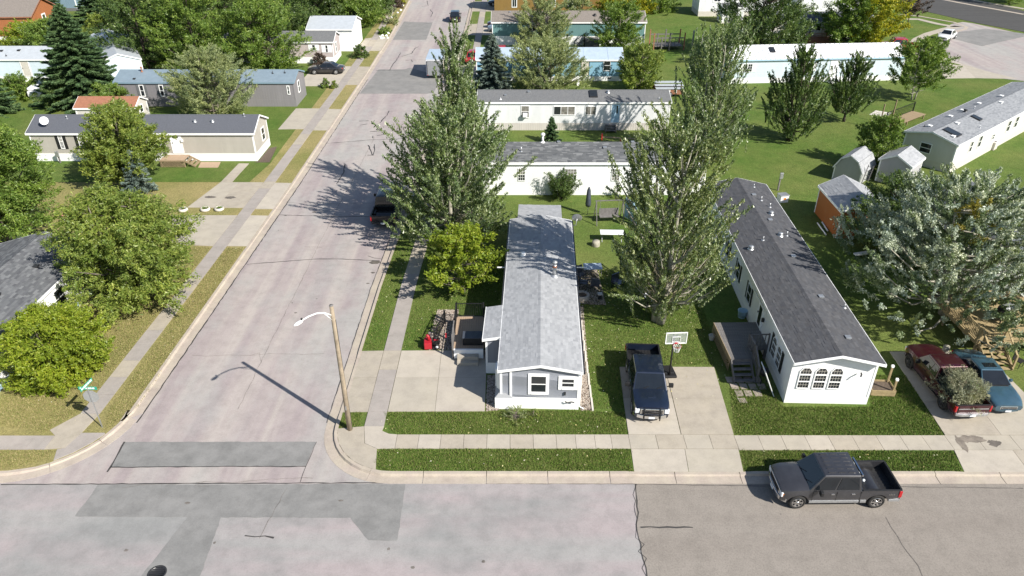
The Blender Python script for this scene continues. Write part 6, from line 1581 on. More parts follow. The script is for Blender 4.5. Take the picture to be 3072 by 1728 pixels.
for a, b in (((-.23,2.72),(.23,2.72)),((-.23,3.06),(.23,3.06)),((-.22,2.72),(-.22,3.06)),((.22,2.72),(.22,3.06))): tg.bar((a[0],-.64,a[1]),(b[0],-.64,b[1]),.04,.015)
tg.build('target_square', M['white'], hp)
br_ = MB()
for s_ in (-.18,.18): br_.bar((s_,-.6,2.75),(s_*.4,-.25,2.5),.04).bar((s_,-.6,3.4),(s_*.4,-.25,2.8),.04)
br_.build('bracket', M['black'], hp)
ring = [(.23*cos(2*pi*k/20), -.93+.23*sin(2*pi*k/20), 2.68) for k in range(21)]
MB().tube(ring, .012, 6, cap=False).box(-.07,.07,-.72,-.63,2.64,2.72).build('rim', M['red'], hp)
nt_ = MB()
for k in range(12):
    a = 2*pi*k/12
    for s_ in (1,-1): nt_.tube([(.225*cos(a),-.93+.225*sin(a),2.67),(.17*cos(a+s_*.26),-.93+.17*sin(a+s_*.26),2.46),(.13*cos(a),-.93+.13*sin(a),2.28)], .009, 4, cap=False)
no_ = nt_.build('net', M['white'], hp); no_['kind'] = 'stuff'
# ---- helper for decks
def boards(parent, x0, x1, y0, y1, z, w, m_, along='y', gap=.008, name='deck_board'):
    proto = None; q = x0 if along == 'y' else y0; e = x1 if along == 'y' else y1
    while q < e-.03:
        ww = min(w, e-q)-gap
        if proto is None:
            mb = MB().box(0, ww, 0, y1-y0, -.03, 0) if along == 'y' else MB().box(0, x1-x0, 0, ww, -.03, 0); o = proto = mb.build(name, m_, parent)
        else: o = proto.copy(); COL.objects.link(o); o.parent = parent
        o.location = (q, y0, z+rnd.uniform(-.003,.003)) if along == 'y' else (x0, q, z+rnd.uniform(-.003,.003)); q += w
def railing(parent, a, b, z0, h, m_, step=.12, bal=.025, rail=.06, posts=True, bm=None, name='railing'):
    a, b = Vector(a), Vector(b); d = b-a; L_ = d.length
    az, bz = Vector((a.x,a.y,z0 if a.z == 0 else a.z)), Vector((b.x,b.y,z0 if b.z == 0 else b.z))
    r0 = MB().bar(az+Vector((0,0,h)), bz+Vector((0,0,h)), rail*1.3, rail*.7).build('top_rail', m_, parent)
    MB().bar(az+Vector((0,0,.1)), bz+Vector((0,0,.1)), rail*.6).build('bottom_rail', m_, parent)
    n = int(L_/step); proto = None
    for i in range(1, n):
        p = az.lerp(bz, i/n)
        if proto is None: o = proto = MB().box(-bal/2,bal/2,-bal/2,bal/2,.1,h).build('baluster', bm or m_, parent)
        else: o = proto.copy(); COL.objects.link(o); o.parent = parent
        o.location = p
    if posts:
        for p in (az, bz): MB().box(p.x-.05,p.x+.05,p.y-.05,p.y+.05,0,p.z+h+.06).build('post', m_, parent)
# grey home deck
dk = thing('timber_deck', 'tan boarded deck with black metal railing against the grey home', 'deck', (-3.5, 35.5, -.03))
boards(dk, 0, 1.75, .12, 3.6, .72, .14, M['deck_tan'])
MB().box(0,1.78,0,.11,.1,.74).build('rim_board', M['white'], dk); MB().box(-.05,-.002,0,3.62,.1,.70).build('rim_board', M['wood_grey'], dk); MB().box(0,1.78,3.61,3.66,.1,.72).build('rim_board', M['wood_grey'], dk)
for x in (.1, 1.6):
    for y in (.2, 3.4): MB().box(x,x+.1,y,y+.1,0,.69).build('post', M['wood_grey'], dk)
railing(dk, (-.02,1.7,0), (-.02,3.55,0), .72, 1.0, M['black'], .13, .022, .045)
railing(dk, (.0,3.58,0), (1.7,3.58,0), .72, 1.0, M['black'], .13, .022, .045)
railing(dk, (-.02,.05,0), (-.02,1.7,0), .72, 1.0, M['wood_grey'], .3, .03, .06)
for i in range(2): MB().box(.25,1.5,-.32-.3*i,-.02-.3*i,.02,.46-.22*i).build('step', M['concrete'], dk)
gs = thing('railing_panel', 'loose black metal railing panel standing over the gravel bed', 'railing', (-4.75, 36.9, -.02), RD(80))
railing(gs, (0,0,0), (2.5,0,0), .0, .95, M['black'], .13, .022, .04)
bn = thing('storage_bench', 'dark storage box standing on the tan deck', 'storage box', (-2.35, 36.3, .70))
MB().box(-.6,.6,-.35,.35,0,.5).build('box', M['black'], bn, bevel=.02); MB().box(-.62,.62,-.37,.37,.5,.56).build('lid', M['tarp'], bn, bevel=.02)
# red snow blower
sb = thing('snow_blower', 'red two stage snow blower with black handles by the deck', 'snow blower', (-4.7, 36.85, -.02), RD(185)); sb.scale = (.88,.88,.88)
MB().prism([(.25,-.42),(.78,-.42),(.78,.42),(.25,.42)], .05, .56).build('auger_housing', M['red'], sb, bevel=.05)
MB().lathe([(.20,-.38),(.20,.38)], 14, (.62,0,.27), 'y').build('auger', M['black'], sb)
MB().box(-.32,.22,-.22,.22,.30,.62).lathe([(.16,0),(.16,.2),(.02,.24)], 14, (-.05,0,.62)).build('engine', M['black'], sb, bevel=.03)
MB().box(-.2,.1,-.2,.2,.62,.70).build('engine_cover', M['red'], sb, bevel=.03)
MB().tube([(.45,0,.52),(.45,0,.85),(.58,0,1.02)], [.11,.10,.09], 10).build('chute', M['red'], sb)
for s_ in (-1,1):
    w_ = MB().lathe([(.05,-.07),(.2,-.07),(.21,0),(.2,.07),(.05,.07)], 16, (-.1,s_*.33,.21), 'y').build('wheel', M['rubber'], sb)
    MB().lathe([(.1,-.075),(.1,.075),(.001,.08)], 12, (-.1,s_*.33,.21), 'y').build('rim', M['white'], w_)
    MB().tube([(-.25,s_*.2,.5),(-.75,s_*.24,.85),(-1.0,s_*.24,.98)], .018, 6).build('handle', M['darkmetal'], sb)
MB().box(-.80,-.70,-.24,.24,.84,.92).build('control_panel', M['red'], sb)
MB().box(.30,.45,-.5,-.44,.1,.9).build('drift_bar', M['galv'], sb)
# white home deck, grey and in shade
d2 = thing('timber_deck', 'weathered grey deck with open steps beside the white home in the shade', 'deck', (12.7, 34.35, -.03), RD(1.5))
boards(d2, 0, 1.30, 0, 3.75, .93, .14, M['wood_grey']); boards(d2, 1.30, 2.60, 1.15, 3.75, .93, .14, M['wood_grey'])
MB().box(-.04,-.002,0,3.75,.62,.95).build('rim_board', M['wood'], d2); MB().box(0,1.3,-.045,-.002,.7,.92).build('rim_board', M['wood_grey'], d2); MB().box(1.3,2.6,1.10,1.148,.7,.92).build('rim_board', M['wood_grey'], d2)
lt = MB()
for k in range(26):
    for s_ in (-1, 1): lt.bar((-.05-.006*s_, .02+k*.145, .06), (-.05-.006*s_, min(3.74, max(.01, .02+k*.145+s_*.56)), .62), .03, .008, up=(1,0,0))
lt.build('lattice', M['wood'], d2)['kind'] = 'stuff'
for i in range(4): MB().box(.05,1.15,-.28-.27*i,-.04-.27*i,.93-.2*(i+1)-.035,.93-.2*(i+1)).build('step', M['wood_grey'], d2)
for x in (.02,1.16): MB().bar((x,-.02,.80),(x,-1.12,.06),.05,.22).build('stringer', M['wood_grey'], d2)
railing(d2, (1.32,.0,.93), (1.32,-1.05,.15), .93, .9, M['wood_grey'], .25, .04, .07); railing(d2, (1.35,1.12,0), (2.5,1.12,0), .93, .9, M['wood_grey'], .22, .04, .07)
railing(d2, (1.32,.05,0), (1.32,1.1,0), .93, .9, M['wood_grey'], .22, .04, .07)
for x in (.05, 1.2, 2.4):
    for y in (1.2, 3.55): MB().box(x,x+.1,y,y+.1,0,.9).build('post', M['wood_grey'], d2)
solo('planter_pot', MB().lathe([(.14,0),(.2,.3),(.22,.32),(.18,.32),(.16,.26),(.001,.26)], 14), M['cream'], 'pale plant pot at the far corner of the grey deck', 'plant pot', (12.45, 37.6, -.03))
solo('plastic_tub', MB().lathe([(.24,0),(.3,.5),(.32,.52),(.28,.52),(.26,.1),(.001,.1)], 16), M['bluetint'], 'pale blue plastic tub on the grass along the white home', 'tub', ((15.02, 40.17)[0], (15.02, 40.17)[1], -.04))
sd = thing('storm_door', 'spare white storm door leaning on the front corner of the white home', 'door', (14.66, 32.0, -.03), RD(88))
q_ = MB().box(0,.85,-.02,.02,0,2.0).build('leaf', M['white'], sd); q_.rotation_euler = (RD(-24),0,0)
q2 = MB().box(.12,.73,-.03,-.021,.85,1.85).build('pane', M['glass'], sd); q2.rotation_euler = (RD(-24),0,0)
kb = thing('kettle_grill', 'black covered grill under the steps side of the white home', 'grill', (14.35, 33.4, -.03))
MB().lathe([(.02,.5),(.24,.58),(.30,.75),(.28,.85),(.18,.98),(.02,1.02)], 16).build('bowl', M['black'], kb)
for k in range(3): MB().bar((.18*cos(2.1*k),.18*sin(2.1*k),.6),(.3*cos(2.1*k),.3*sin(2.1*k),0),.03).build('leg', M['darkmetal'], kb)
# raised planter at the right front corner
rp = thing('raised_planter', 'new pine raised planter box with two tall posts by the white home corner', 'planter', (20.15, 32.15, -.04), RD(-3))
for k in range(2):
    MB().box(0,1.25,-.02,.02,.02+.2*k,.2+.2*k).build('plank', M['wood_new'], rp); MB().box(0,1.25,.95,.99,.02+.2*k,.2+.2*k).build('plank', M['wood_new'], rp)
    MB().box(-.03,-.001,-.02,.99,.02+.2*k,.2+.2*k).build('plank', M['wood_new'], rp); MB().box(1.251,1.28,-.02,.99,.02+.2*k,.2+.2*k).build('plank', M['wood_new'], rp)
MB().box(0,1.25,.02,.95,.0,.3).build('soil', M['soil'], rp)
for x, y, h_ in ((1.13,.88,1.35),(1.13,.06,1.05)):
    MB().box(x,x+.09,y,y+.09,0,h_).build('post', M['wood_new'], rp); MB().box(x-.02,x+.11,y-.02,y+.11,h_,h_+.13).build('post_cap', M['white'], rp)
wb = thing('firewood_pile', 'leaning stack of cut boards behind the raised planter', 'timber pile', (20.2, 33.4, -.04), RD(10))
for k in range(7):
    o = MB().box(0,.12,0,1.5,0,.04).build('board', M['wood'] if k % 2 else M['rust'], wb); o.location = (.1+k*.09, .1+.03*k, .06+.06*(k%3)); o.rotation_euler = (RD(8), RD(-14+6*k), RD(3*k-8))
fp = thing('gate_post', 'grey wooden gate posts behind the white home at its east side', 'post', (20.75, 37.0, -.04))
MB().box(0,.1,0,.1,0,1.3).build('post', M['wood_grey'], fp); MB().box(.5,.6,0,.1,0,1.2).build('post', M['wood_grey'], fp); MB().box(.1,.5,.03,.07,.9,1.0).build('rail', M['wood_grey'], fp)
# yellow pine deck by the blue sedan
d3 = thing('timber_deck', 'new yellow pine deck with steps and balusters behind the blue sedan', 'deck', (27.55, 36.0, -.04), RD(2))
boards(d3, .25, 6.2, -.1, 5.6, 1.05, .14, M['wood_new'], 'x')
MB().box(.2,.248,-.1,5.6,.82,1.06).build('rim_board', M['wood_new'], d3); MB().box(1.85,6.2,-.15,-.102,.82,1.06).build('rim_board', M['wood_new'], d3)
railing(d3, (.22,-.1,0), (.22,3.2,0), 1.05, .95, M['wood_new'], .13, .035, .08); railing(d3, (1.9,-.12,0), (6.1,-.12,0), 1.05, .95, M['wood_new'], 1.4, .05, .09)
for i in range(5): MB().box(.35,1.75,-.42-.30*i,-.13-.30*i,1.05-.19*(i+1)-.04,1.05-.19*(i+1)).build('step', M['wood_new'], d3)
for x in (.33,1.75): MB().bar((x,-.1,.9),(x,-1.65,.08),.05,.2).build('stringer', M['wood_new'], d3)
for x in (.3, 1.8): railing(d3, (x,-.12,1.05), (x,-1.55,.10), 1.05, .9, M['wood_new'], 3, .05, .08)
for x in (.4, 2.0, 4.0, 6.0): MB().box(x,x+.1,.0,.1,0,.85).build('post', M['wood_new'], d3)
gt = thing('gas_grill', 'silver lidded gas grill on the yellow pine deck', 'grill', (30.6, 38.2, 1.02), RD(20))
MB().box(-.6,.6,-.3,.3,.3,.85).build('cart', M['black'], gt, bevel=.03); MB().lathe([(.3,-.45),(.3,.45)], 16, (0,0,.9), 'x').build('lid', M['galv'], gt)
for x in (-.55,.55):
    for y in (-.25,.25): MB().box(x-.03,x+.03,y-.03,y+.03,0,.3).build('leg', M['black'], gt)
ch = thing('patio_chair', 'black metal patio chair under the yellow pine deck rail', 'chair', (29.9, 34.9, -.04), RD(30))
MB().box(-.25,.25,-.25,.25,.42,.46).build('seat', M['black'], ch); MB().box(-.25,.25,.23,.27,.46,.95).build('backrest', M['black'], ch)
for x in (-.22,.22):
    for y in (-.22,.22): MB().bar((x,y,0),(x,y,.43),.03).build('leg', M['darkmetal'], ch)
solo('tree_stump', MB().lathe([(.26,0),(.2,.3),(.19,.5),(.001,.51)], 12), M['bark_pale'], 'pale sawn stump behind the blue sedan', 'tree stump', (26.3, 36.2, -.04))
# ---- sheds
def gambrel(label, x, y, rz, W, D, he, hk, hr, ins):
    t = thing('shed', label, 'shed', (x, y, -.04), rz)
    prof = [(0,0),(W,0),(W,he),(W-ins,hk),(W/2,hr),(ins,hk),(0,he)]; n = len(prof)
    MB().add([(p[0],0,p[1]) for p in prof]+[(p[0],D,p[1]) for p in prof], [tuple(range(n)), tuple(range(n,2*n))[::-1]]+[((i+1)%n, i, i+n, (i+1)%n+n) for i in range(n)]).build('wall', M['w_shed'], t)
    rp_ = [(W+.1,he-.12),(W-ins+.06,hk+.06),(W/2,hr+.07),(ins-.06,hk+.06),(-.1,he-.12)]
    for a, b in zip(rp_, rp_[1:]):
        mb = MB(); d = Vector((b[0]-a[0],0,b[1]-a[1])).normalized(); nn = Vector((d.z,0,-d.x)); nn = nn if nn.z > 0 else -nn
        A = [Vector((a[0],-.12,a[1])),Vector((b[0],-.12,b[1])),Vector((b[0],D+.12,b[1])),Vector((a[0],D+.12,a[1]))]
        mb.add(A+[p+nn*.06 for p in A], [(0,1,2,3),(7,6,5,4)]+[(i,i+4,(i+1)%4+4,(i+1)%4) for i in range(4)]); mb.build('roof', M['sh_grey'], t)
        MB().bar((a[0],-.14,a[1]),(b[0],-.14,b[1]),.03,.10,up=nn).build('barge_board', M['trim'], t)
        l_ = math.hypot(b[0]-a[0], b[1]-a[1]); lo, hi_ = (a, b) if a[1] < b[1] else (b, a)
        dv = np.array((hi_[0]-lo[0],0,hi_[1]-lo[1]))/l_; P0 = np.array((lo[0],0,lo[1]))+np.array(nn)*.062
        shingle_part(t, -.12, D+.12, dict(p0=P0, u=(0,1,0), d=dv, len=l_), .15, .32, M['sh_grey'], 7)
    for xx in (-.02, W-.08): MB().box(xx, xx+.1, -.02, .0, 0, he).build('corner_board', M['trim'], t)
    return t
gambrel('grey barn roofed garden shed, westmost of the two grey sheds', 29.55, 63.35, RD(-43), 2.45, 3.0, 1.25, 2.05, 2.5, .5)
def shed(label, x, y, L, W, he, hr, rz, wall, roof='sh_grey', corner='trim'):
    return home(label, x, y, L, W, he, hr, wall, roof, rz=rz, skirt=('white', 0), oh=.12, og=.14, cat='shed', name='shed', shingles=(roof, .15, .32) if roof.startswith('sh_') else None, corner=corner)
sB = shed('grey gabled garden shed beside the young ash, nearer the diagonal home', 35.2, 60.9, 3.0, 2.7, 2.05, 2.75, RD(46), 'w_shed2')
sO = shed('orange shed with white corner boards and pale shingle roof', 28.9, 51.25, 4.8, 3.55, 2.3, 3.15, RD(90), 'w_orange')
lean = thing('ladder', 'grey wooden ladder leaning on the barn roofed shed', 'ladder', (31.95, 62.0, -.04), RD(-43))
for x in (0,.45): MB().bar((x,-.9,0),(x,-.02,1.9),.06,.04).build('stile', M['wood_grey'], lean)
for k in range(5): MB().bar((0,-.9+.16*(k+1),.35*(k+1)),(.45,-.9+.16*(k+1),.35*(k+1)),.04).build('rung', M['wood_grey'], lean)
pipes = []
for k, (a, b) in enumerate((((24.84, 53.90),(24.77, 51.78)),((25.28, 54.05),(25.15, 52.47)))):
    o = MB().tube([(a[0],a[1],.05),(b[0],b[1],.05)], .055, 8).build('pipe', M['white']); tag(o, 'longer white pipe lying beside the orange shed' if k == 0 else 'shorter white pipe lying nearest the orange shed wall', 'pipe', 'white pipes by the orange shed')
o = MB().bar((*(25.68, 48.39),.12),(*(28.19, 49.01),.2),.35,.12).build('canoe_hull', M['white']); tag(o, 'long white plank lying under the silver poplar', 'plank')
sR = home('garden shed with rust red roof behind the tan home', -47.6, 78.6, 6.4, 3.2, 1.75, 2.5, 'w_beige', 'rust', rz=0, skirt=('white', 0), oh=.12, og=.15, cat='shed', name='shed', ridge_cap=False)
window(sR['t'], sR['fE'], 1.6, .9, .7, .7, 'half', fw=.1)
sBl = home('blue grey shed with white corner boards at the top left', -84.8, 142.2, 4.9, 4.4, 3.3, 4.6, 'w_bluegrey', 'w_bluegrey', skirt=('sh_slate', .5), oh=.1, og=.1, cat='shed', name='shed', ridge_cap=False)
# rusty flatbed trailer with pale cover behind the third row
ft = thing('covered_trailer', 'low trailer with pale flat lid and red sides beside the yellow green tree', 'trailer', (19.2, 89.8, -.04), RD(0))
MB().box(-1.7,1.7,-1.1,1.1,.35,.95).build('body', M['rust'], ft)
for k in range(3): MB().box(-1.75,1.75,-1.2+.8*k,-1.2+.8*k+.78,1.0+.16*k,1.05+.16*k).build('lid_panel', M['roof_silver'], ft)
for k in range(5): MB().box(-1.68+.8*k,-1.60+.8*k,-1.14,-1.101,.35,.98).build('stake', M['white'], ft)
for s_ in (-1,1): wheel(ft, 0, s_*1.05, .33, .2, 'galv', 5)
# boat shaped white camper shell on the left
cp = thing('tarped_boat', 'small white covered boat beside the left spruce', 'boat', (-57.6, 89.6, -.04), RD(100))
MB().prism([(-2.2,-.85),(1.4,-.9),(2.6,0),(1.4,.9),(-2.2,.85)], .4, 1.1).build('hull', M['white'], cp, bevel=.15)
MB().prism([(-2.1,-.8),(1.4,-.82),(2.4,0),(1.4,.82),(-2.1,.8)], 1.1, 1.5).build('cover', M['coolwhite'], cp, bevel=.18)
for s_ in (-1,1): wheel(cp, -.5, s_*.8, .3, .18, 'galv', 5)
# tarped car behind the left home
tc = thing('tarped_machine', 'machine under a shiny black tarp behind the left foreground home', 'tarp', (-36.37, 48.64, 0.00), RD(20))
mb = MB(); g = []
for i in range(11):
    for j in range(9):
        u, v_ = i/10*2-1, j/8*2-1; g.append((u*2.0, v_*1.15, max(.02, 1.45*(1-abs(u)**3)*(1-abs(v_)**3.5))+rnd.uniform(-.07,.07)))
mb.add(g, [(i*9+j, (i+1)*9+j, (i+1)*9+j+1, i*9+j+1) for i in range(10) for j in range(8)]); mb.build('tarp_cover', M['tarp'], tc)
# ---- tan home deck, tyre planters, pedestals
d4 = thing('timber_deck', 'small deck with lattice skirt and side steps at the door of the tan home', 'deck', (-33.5, 66.0, -.03))
boards(d4, 0, 2.35, 0, 1.5, .72, .14, M['deck_tan'], 'x'); MB().box(0,2.35,-.03,-.002,.6,.72).build('rim_board', M['wood'], d4)
lt = MB()
for k in range(17):
    for s_ in (-1, 1):
        x = .02+k*.145; lt.bar((x,-.02-.006*s_,.04), (min(2.34,max(.01,x+s_*.5)),-.02-.006*s_,.6), .03, .008, up=(0,1,0))
lt.build('lattice', M['wood'], d4)['kind'] = 'stuff'
for i in range(3): MB().box(2.38+.3*i,2.68+.3*i,.1,1.4,.72-.2*(i+1)-.05,.72-.2*(i+1)).build('step', M['wood'], d4)
for y in (.1,1.36): MB().bar((2.36,y,.62),(3.3,y,.06),.05,.16).build('stringer', M['wood'], d4)
for x in (.05,2.25):
    for y in (.05,1.4): MB().box(x,x+.08,y,y+.08,0,.68).build('post', M['wood'], d4)
for px_, lb in (((-27.67, 56.32),'white half tyre planter furthest from the street'),((-25.83, 56.40),'white tyre planter in the middle of the three'),((-24.68, 56.48),'white tyre planter with weeds nearest the street')):
    tp = thing('tyre_planter', lb, 'planter', (px_[0], px_[1], -.03), 0, 'white tyre planters between the driveways')
    MB().lathe([(.27,.03),(.36,.0),(.41,.12),(.37,.24),(.30,.27),(.27,.22),(.27,.03)], 18).build('tyre', M['cream'], tp); MB().lathe([(.28,.17),(.001,.19)], 14).build('soil', M['soil'], tp)
    r_ = np.random.RandomState(int(px_[0]*-10)); n = 60; leaf_mesh('weeds', np.stack([r_.randn(n)*.13, r_.randn(n)*.13, .25+.1*r_.rand(n)], 1), rand_dirs(r_, n, 1.5), rand_dirs(r_, n, .5), np.full(n,.14), np.full(n,.05), M['lf_green'], tp)
def pedestal(label, x, y, h_=1.3, rz=0, m_='galv'):
    t = thing('utility_pedestal', label, 'utility box', (x, y, -.04), rz)
    MB().box(-.06,.06,-.05,.05,0,h_).build('post', M['wood_grey'], t); MB().box(-.17,.17,-.16,-.05,h_-.55,h_).build('meter_box', M[m_], t, bevel=.02); MB().lathe([(.10,0),(.1,.06),(.001,.08)], 12, (0,-.17,h_-.22), 'y').build('meter', M['glass'], t); return t
pedestal('grey electric meter pedestal on the lawn behind the white home', *(23.72, 60.63), 1.7, RD(20))
pedestal('meter post in front of the tan home wall', *(-43.73, 67.20), 1.2)
pedestal('meter post beside the teal home steps', 11.4, 114.6, 1.2)
tb_ = thing('transformer_box', 'pale green transformer cabinet with yellow warning label behind the white home', 'utility box', (*(23.38, 58.33), -.04), RD(12))
MB().box(-.38,.38,-.32,.32,0,.62).build('cabinet', M['coolwhite'], tb_, bevel=.02); MB().box(-.42,.42,-.36,.36,.62,.67).build('lid', M['galv'], tb_, bevel=.02); MB().box(-.12,.12,-.326,-.321,.28,.44).build('warning_label', M['amber'], tb_)
ac = thing('air_conditioner', 'beige air conditioner unit at the wall of the diagonal home', 'air conditioner', (*(48.55, 71.10), -.04), RD(40))
MB().box(-.4,.4,-.4,.4,.05,.8).build('case', M['cream'], ac, bevel=.03); MB().lathe([(.3,.80),(.3,.82),(.001,.83)], 16).build('fan_grille', M['darkmetal'], ac)
for k in range(2): MB().box(-.45,.45,-.4+.5*k,-.2+.5*k,0,.05).build('pad', M['concrete'], ac)
# deck and arbour on the far side of the diagonal home
d5 = thing('timber_deck', 'narrow timber ramp with tall posts on the shaded side of the diagonal home', 'deck', (*(40.52, 76.01), -.04), RD(38))
boards(d5, 0, 7.5, 0, 1.5, .5, .14, M['wood'], 'x')
railing(d5, (1.4,1.45,0), (7.4,1.45,0), .5, 1.0, M['black'], .3, .03, .06)
for x in (.1, 2.6): MB().box(x,x+.1,1.35,1.45,0,2.7).build('tall_post', M['wood'], d5)
for x in (.1, 3.5, 7.2): MB().box(x,x+.1,.05,.15,0,.47).build('post', M['wood'], d5)
d6 = thing('timber_deck', 'weathered timber deck at the wall of the diagonal home, cut by the right edge', 'deck', (*(51.20, 73.54), -.04), RD(39.9))
boards(d6, 0, 6.0, 0, 2.6, .6, .14, M['wood'], 'x'); MB().box(-.04,-.002,0,2.6,.1,.6).build('rim_board', M['wood'], d6); MB().box(0,6,-.045,-.002,.2,.6).build('rim_board', M['wood'], d6)
for x in (.05, 3, 5.8): MB().box(x,x+.1,.02,.12,0,.57).build('post', M['wood'], d6)
MB().box(.4,1.4,.3,.7,.6,1.0).build('bench', M['wood_grey'], d6)
# dark red deck of the home behind the white metal roof
d7 = thing('timber_deck', 'dark red brown deck with railings at the door of the off-white home', 'deck', (44.2, 114.6, -.04))
boards(d7, 0, 5.0, 0, 2.4, 1.0, .14, M['rust'], 'x'); railing(d7, (0,0,0), (3.2,0,0), 1.0, 1.0, M['rust'], .14, .035, .08); railing(d7, (0,0,0), (0,2.4,0), 1.0, 1.0, M['rust'], .14, .035, .08)
MB().box(0,5,-.04,-.002,.1,1.0).build('rim_board', M['rust'], d7)
for i in range(4): MB().box(5.02+.3*i,5.32+.3*i,.1,1.4,1.0-.2*(i+1)-.05,1.0-.2*(i+1)).build('step', M['rust'], d7)
for i in range(4): MB().box(-.32-.3*i,-.02-.3*i,.1,1.4,1.0-.2*(i+1)-.05,1.0-.2*(i+1)).build('step', M['rust'], d7)
railing(d7, (5.05,.1,1.0), (6.2,.1,.2), 1.0, .9, M['rust'], .2, .03, .07); railing(d7, (-.05,.1,1.0), (-1.2,.1,.2), 1.0, .9, M['black'], .2, .03, .07)
solo('recycling_bin', MB().box(-.3,.3,-.35,.35,0,1.0).box(-.33,.33,-.38,.38,1.0,1.08), M['street_green'], 'green wheeled bin beside the dark red deck', 'bin', (50.9, 114.7, -.04))
# teal home steps
d8 = thing('timber_deck', 'small landing with black railing at the east end of the teal home', 'deck', (10.9, 113.6, -.04))
boards(d8, 0, 2.2, 0, 1.9, 1.2, .14, M['wood_grey'], 'x'); railing(d8, (0,0,0), (2.2,0,0), 1.2, 1.0, M['black'], .15, .03, .06); MB().box(0,2.2,-.03,-.002,.2,1.2).build('rim_board', M['wood_grey'], d8)
for i in range(5): MB().box(-.3-.28*i,-.02-.28*i,.1,1.2,1.2-.22*(i+1)-.05,1.2-.22*(i+1)).build('step', M['wood_grey'], d8)
railing(d8, (-.05,.06,1.2), (-1.5,.06,.1), 1.2, .95, M['black'], .18, .03, .06)
# yard things
pt = thing('picnic_bench', 'cream garden bench on the grass below the sky blue home', 'bench', (*(7.56, 94.36), -.04), RD(-6))
MB().box(-.9,.9,-.2,.2,.42,.47).build('seat', M['cream'], pt)
for x in (-.75,.75): MB().box(x-.05,x+.05,-.18,.18,0,.42).build('leg', M['cream'], pt)
solo('bucket', MB().lathe([(.18,0),(.23,.5),(.21,.5),(.17,.05),(.001,.05)], 14), M['white'], 'white bucket near the cream bench', 'bucket', (*(8.38, 93.82), -.04))
pg = thing('deck_enclosure', 'dark timber play frame on the lawn east of the teal home', 'play frame', (21.0, 112.2, -.04), RD(4))
for x, m_ in ((0,'rust'),(1.2,'wood_grey'),(2.4,'wood_grey'),(4.6,'rust')):
    for y in (0,2.6): MB().box(x,x+.16,y,y+.16,0,2.5 if x != 1.2 else 1.9).build('post', M[m_], pg)
for y in (0,2.6): MB().box(.17,4.6,y+.03,y+.13,1.7,1.85).build('beam', M['wood_grey'], pg)
MB().box(.2,4.5,.2,2.5,.5,.58).build('platform', M['wood_grey'], pg)
for k in range(9): MB().box(.35+.48*k,.41+.48*k,.05,.11,.6,1.7).build('slat', M['wood_grey'], pg)
solo('garden_post', MB().box(-.12,.12,-.08,.08,0,2.2), M['galv'], 'taller pale post on the lawn at the top centre', 'post', (27.6, 115.5, -.04)); solo('garden_post', MB().box(-.08,.08,-.06,.06,0,1.5), M['cream'], 'shorter cream post on the lawn at the top centre', 'post', (29.2, 116.2, -.04))
# patio between the homes
pa = thing('patio_table', 'blue glass topped patio table on the gravel by the grey home', 'table', (5.75, 45.6, -.03), RD(2))
MB().box(-.65,.65,-.45,.45,.70,.73).build('top', M['roof_paleblue'], pa)
for x in (-.58,.58):
    for y in (-.38,.38): MB().bar((x,y,0),(x,y,.70),.04).build('leg', M['galv'], pa)
for k, (x, y, r_, lb) in enumerate(((4.85,45.0,30,'dark patio chair left of the blue table'),(5.0,43.9,80,'dark patio chair south west of the blue table'),(5.75,43.6,170,'dark patio chair south of the blue table'))):
    c_ = thing('patio_chair', lb, 'chair', (x, y, -.03), RD(r_), 'dark patio chairs around the blue table')
    MB().box(-.28,.28,-.28,.28,.40,.46).build('seat', M['tarp'], c_); MB().box(-.28,.28,.25,.31,.46,1.0).build('backrest', M['tarp'], c_)
    for xx in (-.25,.25):
        MB().box(xx-.03,xx+.03,-.25,.28,.62,.66).build('armrest', M['darkmetal'], c_)
        for yy in (-.25,.25): MB().bar((xx,yy,0),(xx,yy,.42 if yy > 0 else .62),.035).build('leg', M['darkmetal'], c_)
fpit = thing('stone_planter', 'round pink stone planter at the edge of the patio', 'planter', (4.75, 42.5, -.03))
for k in range(10):
    o = MB().box(-.09,.09,-.16,.16,0,.3).build('block', M['gravel'], fpit, bevel=.02); o.location = (.42*cos(.628*k), .42*sin(.628*k), 0); o.rotation_euler = (0,0,.628*k)
MB().lathe([(.36,.2),(.001,.22)], 12).build('soil', M['soil'], fpit)
lt_ = thing('garden_lantern', 'small square lantern on the patio', 'lantern', (5.95, 42.35, -.03)); MB().box(-.16,.16,-.16,.16,.4,.46).build('cap', M['cream'], lt_); MB().box(-.12,.12,-.12,.12,.05,.4).build('body', M['glass'], lt_)
st_ = thing('folding_table', 'grey white folding table on the grass in the poplar shade', 'table', (*(7.75, 50.96), -.04), RD(-2))
MB().box(-.92,.92,-.4,.4,.70,.75).build('top', M['coolwhite'], st_, bevel=.015)
for x in (-.75,.75): MB().bar((x,-.3,.0),(x,.3,.70),.04).bar((x,.3,0),(x,-.3,.70),.04).build('leg', M['galv'], st_)
lg_ = solo('log_round', MB().lathe([(.30,0),(.32,.2),(.29,.42),(.001,.43)], 14), M['bark_pale'], 'short cut log standing west of the folding table', 'log', (*(6.45, 50.10), -.04))
sw = thing('garden_swing', 'dark garden swing frame behind the folding table', 'swing', (7.9, 54.3, -.04), RD(5))
for x in (-1.1,1.1): MB().bar((x,-.7,0),(x,0,1.9),.06).bar((x,.7,0),(x,0,1.9),.06).build('frame', M['wood_grey'], sw)
MB().bar((-1.2,0,1.9),(1.2,0,1.9),.07).build('beam', M['wood_grey'], sw); MB().box(-.8,.8,-.25,.25,.5,.56).build('seat', M['wood_grey'], sw); MB().box(-.8,.8,.22,.27,.56,1.1).build('backrest', M['wood_grey'], sw)
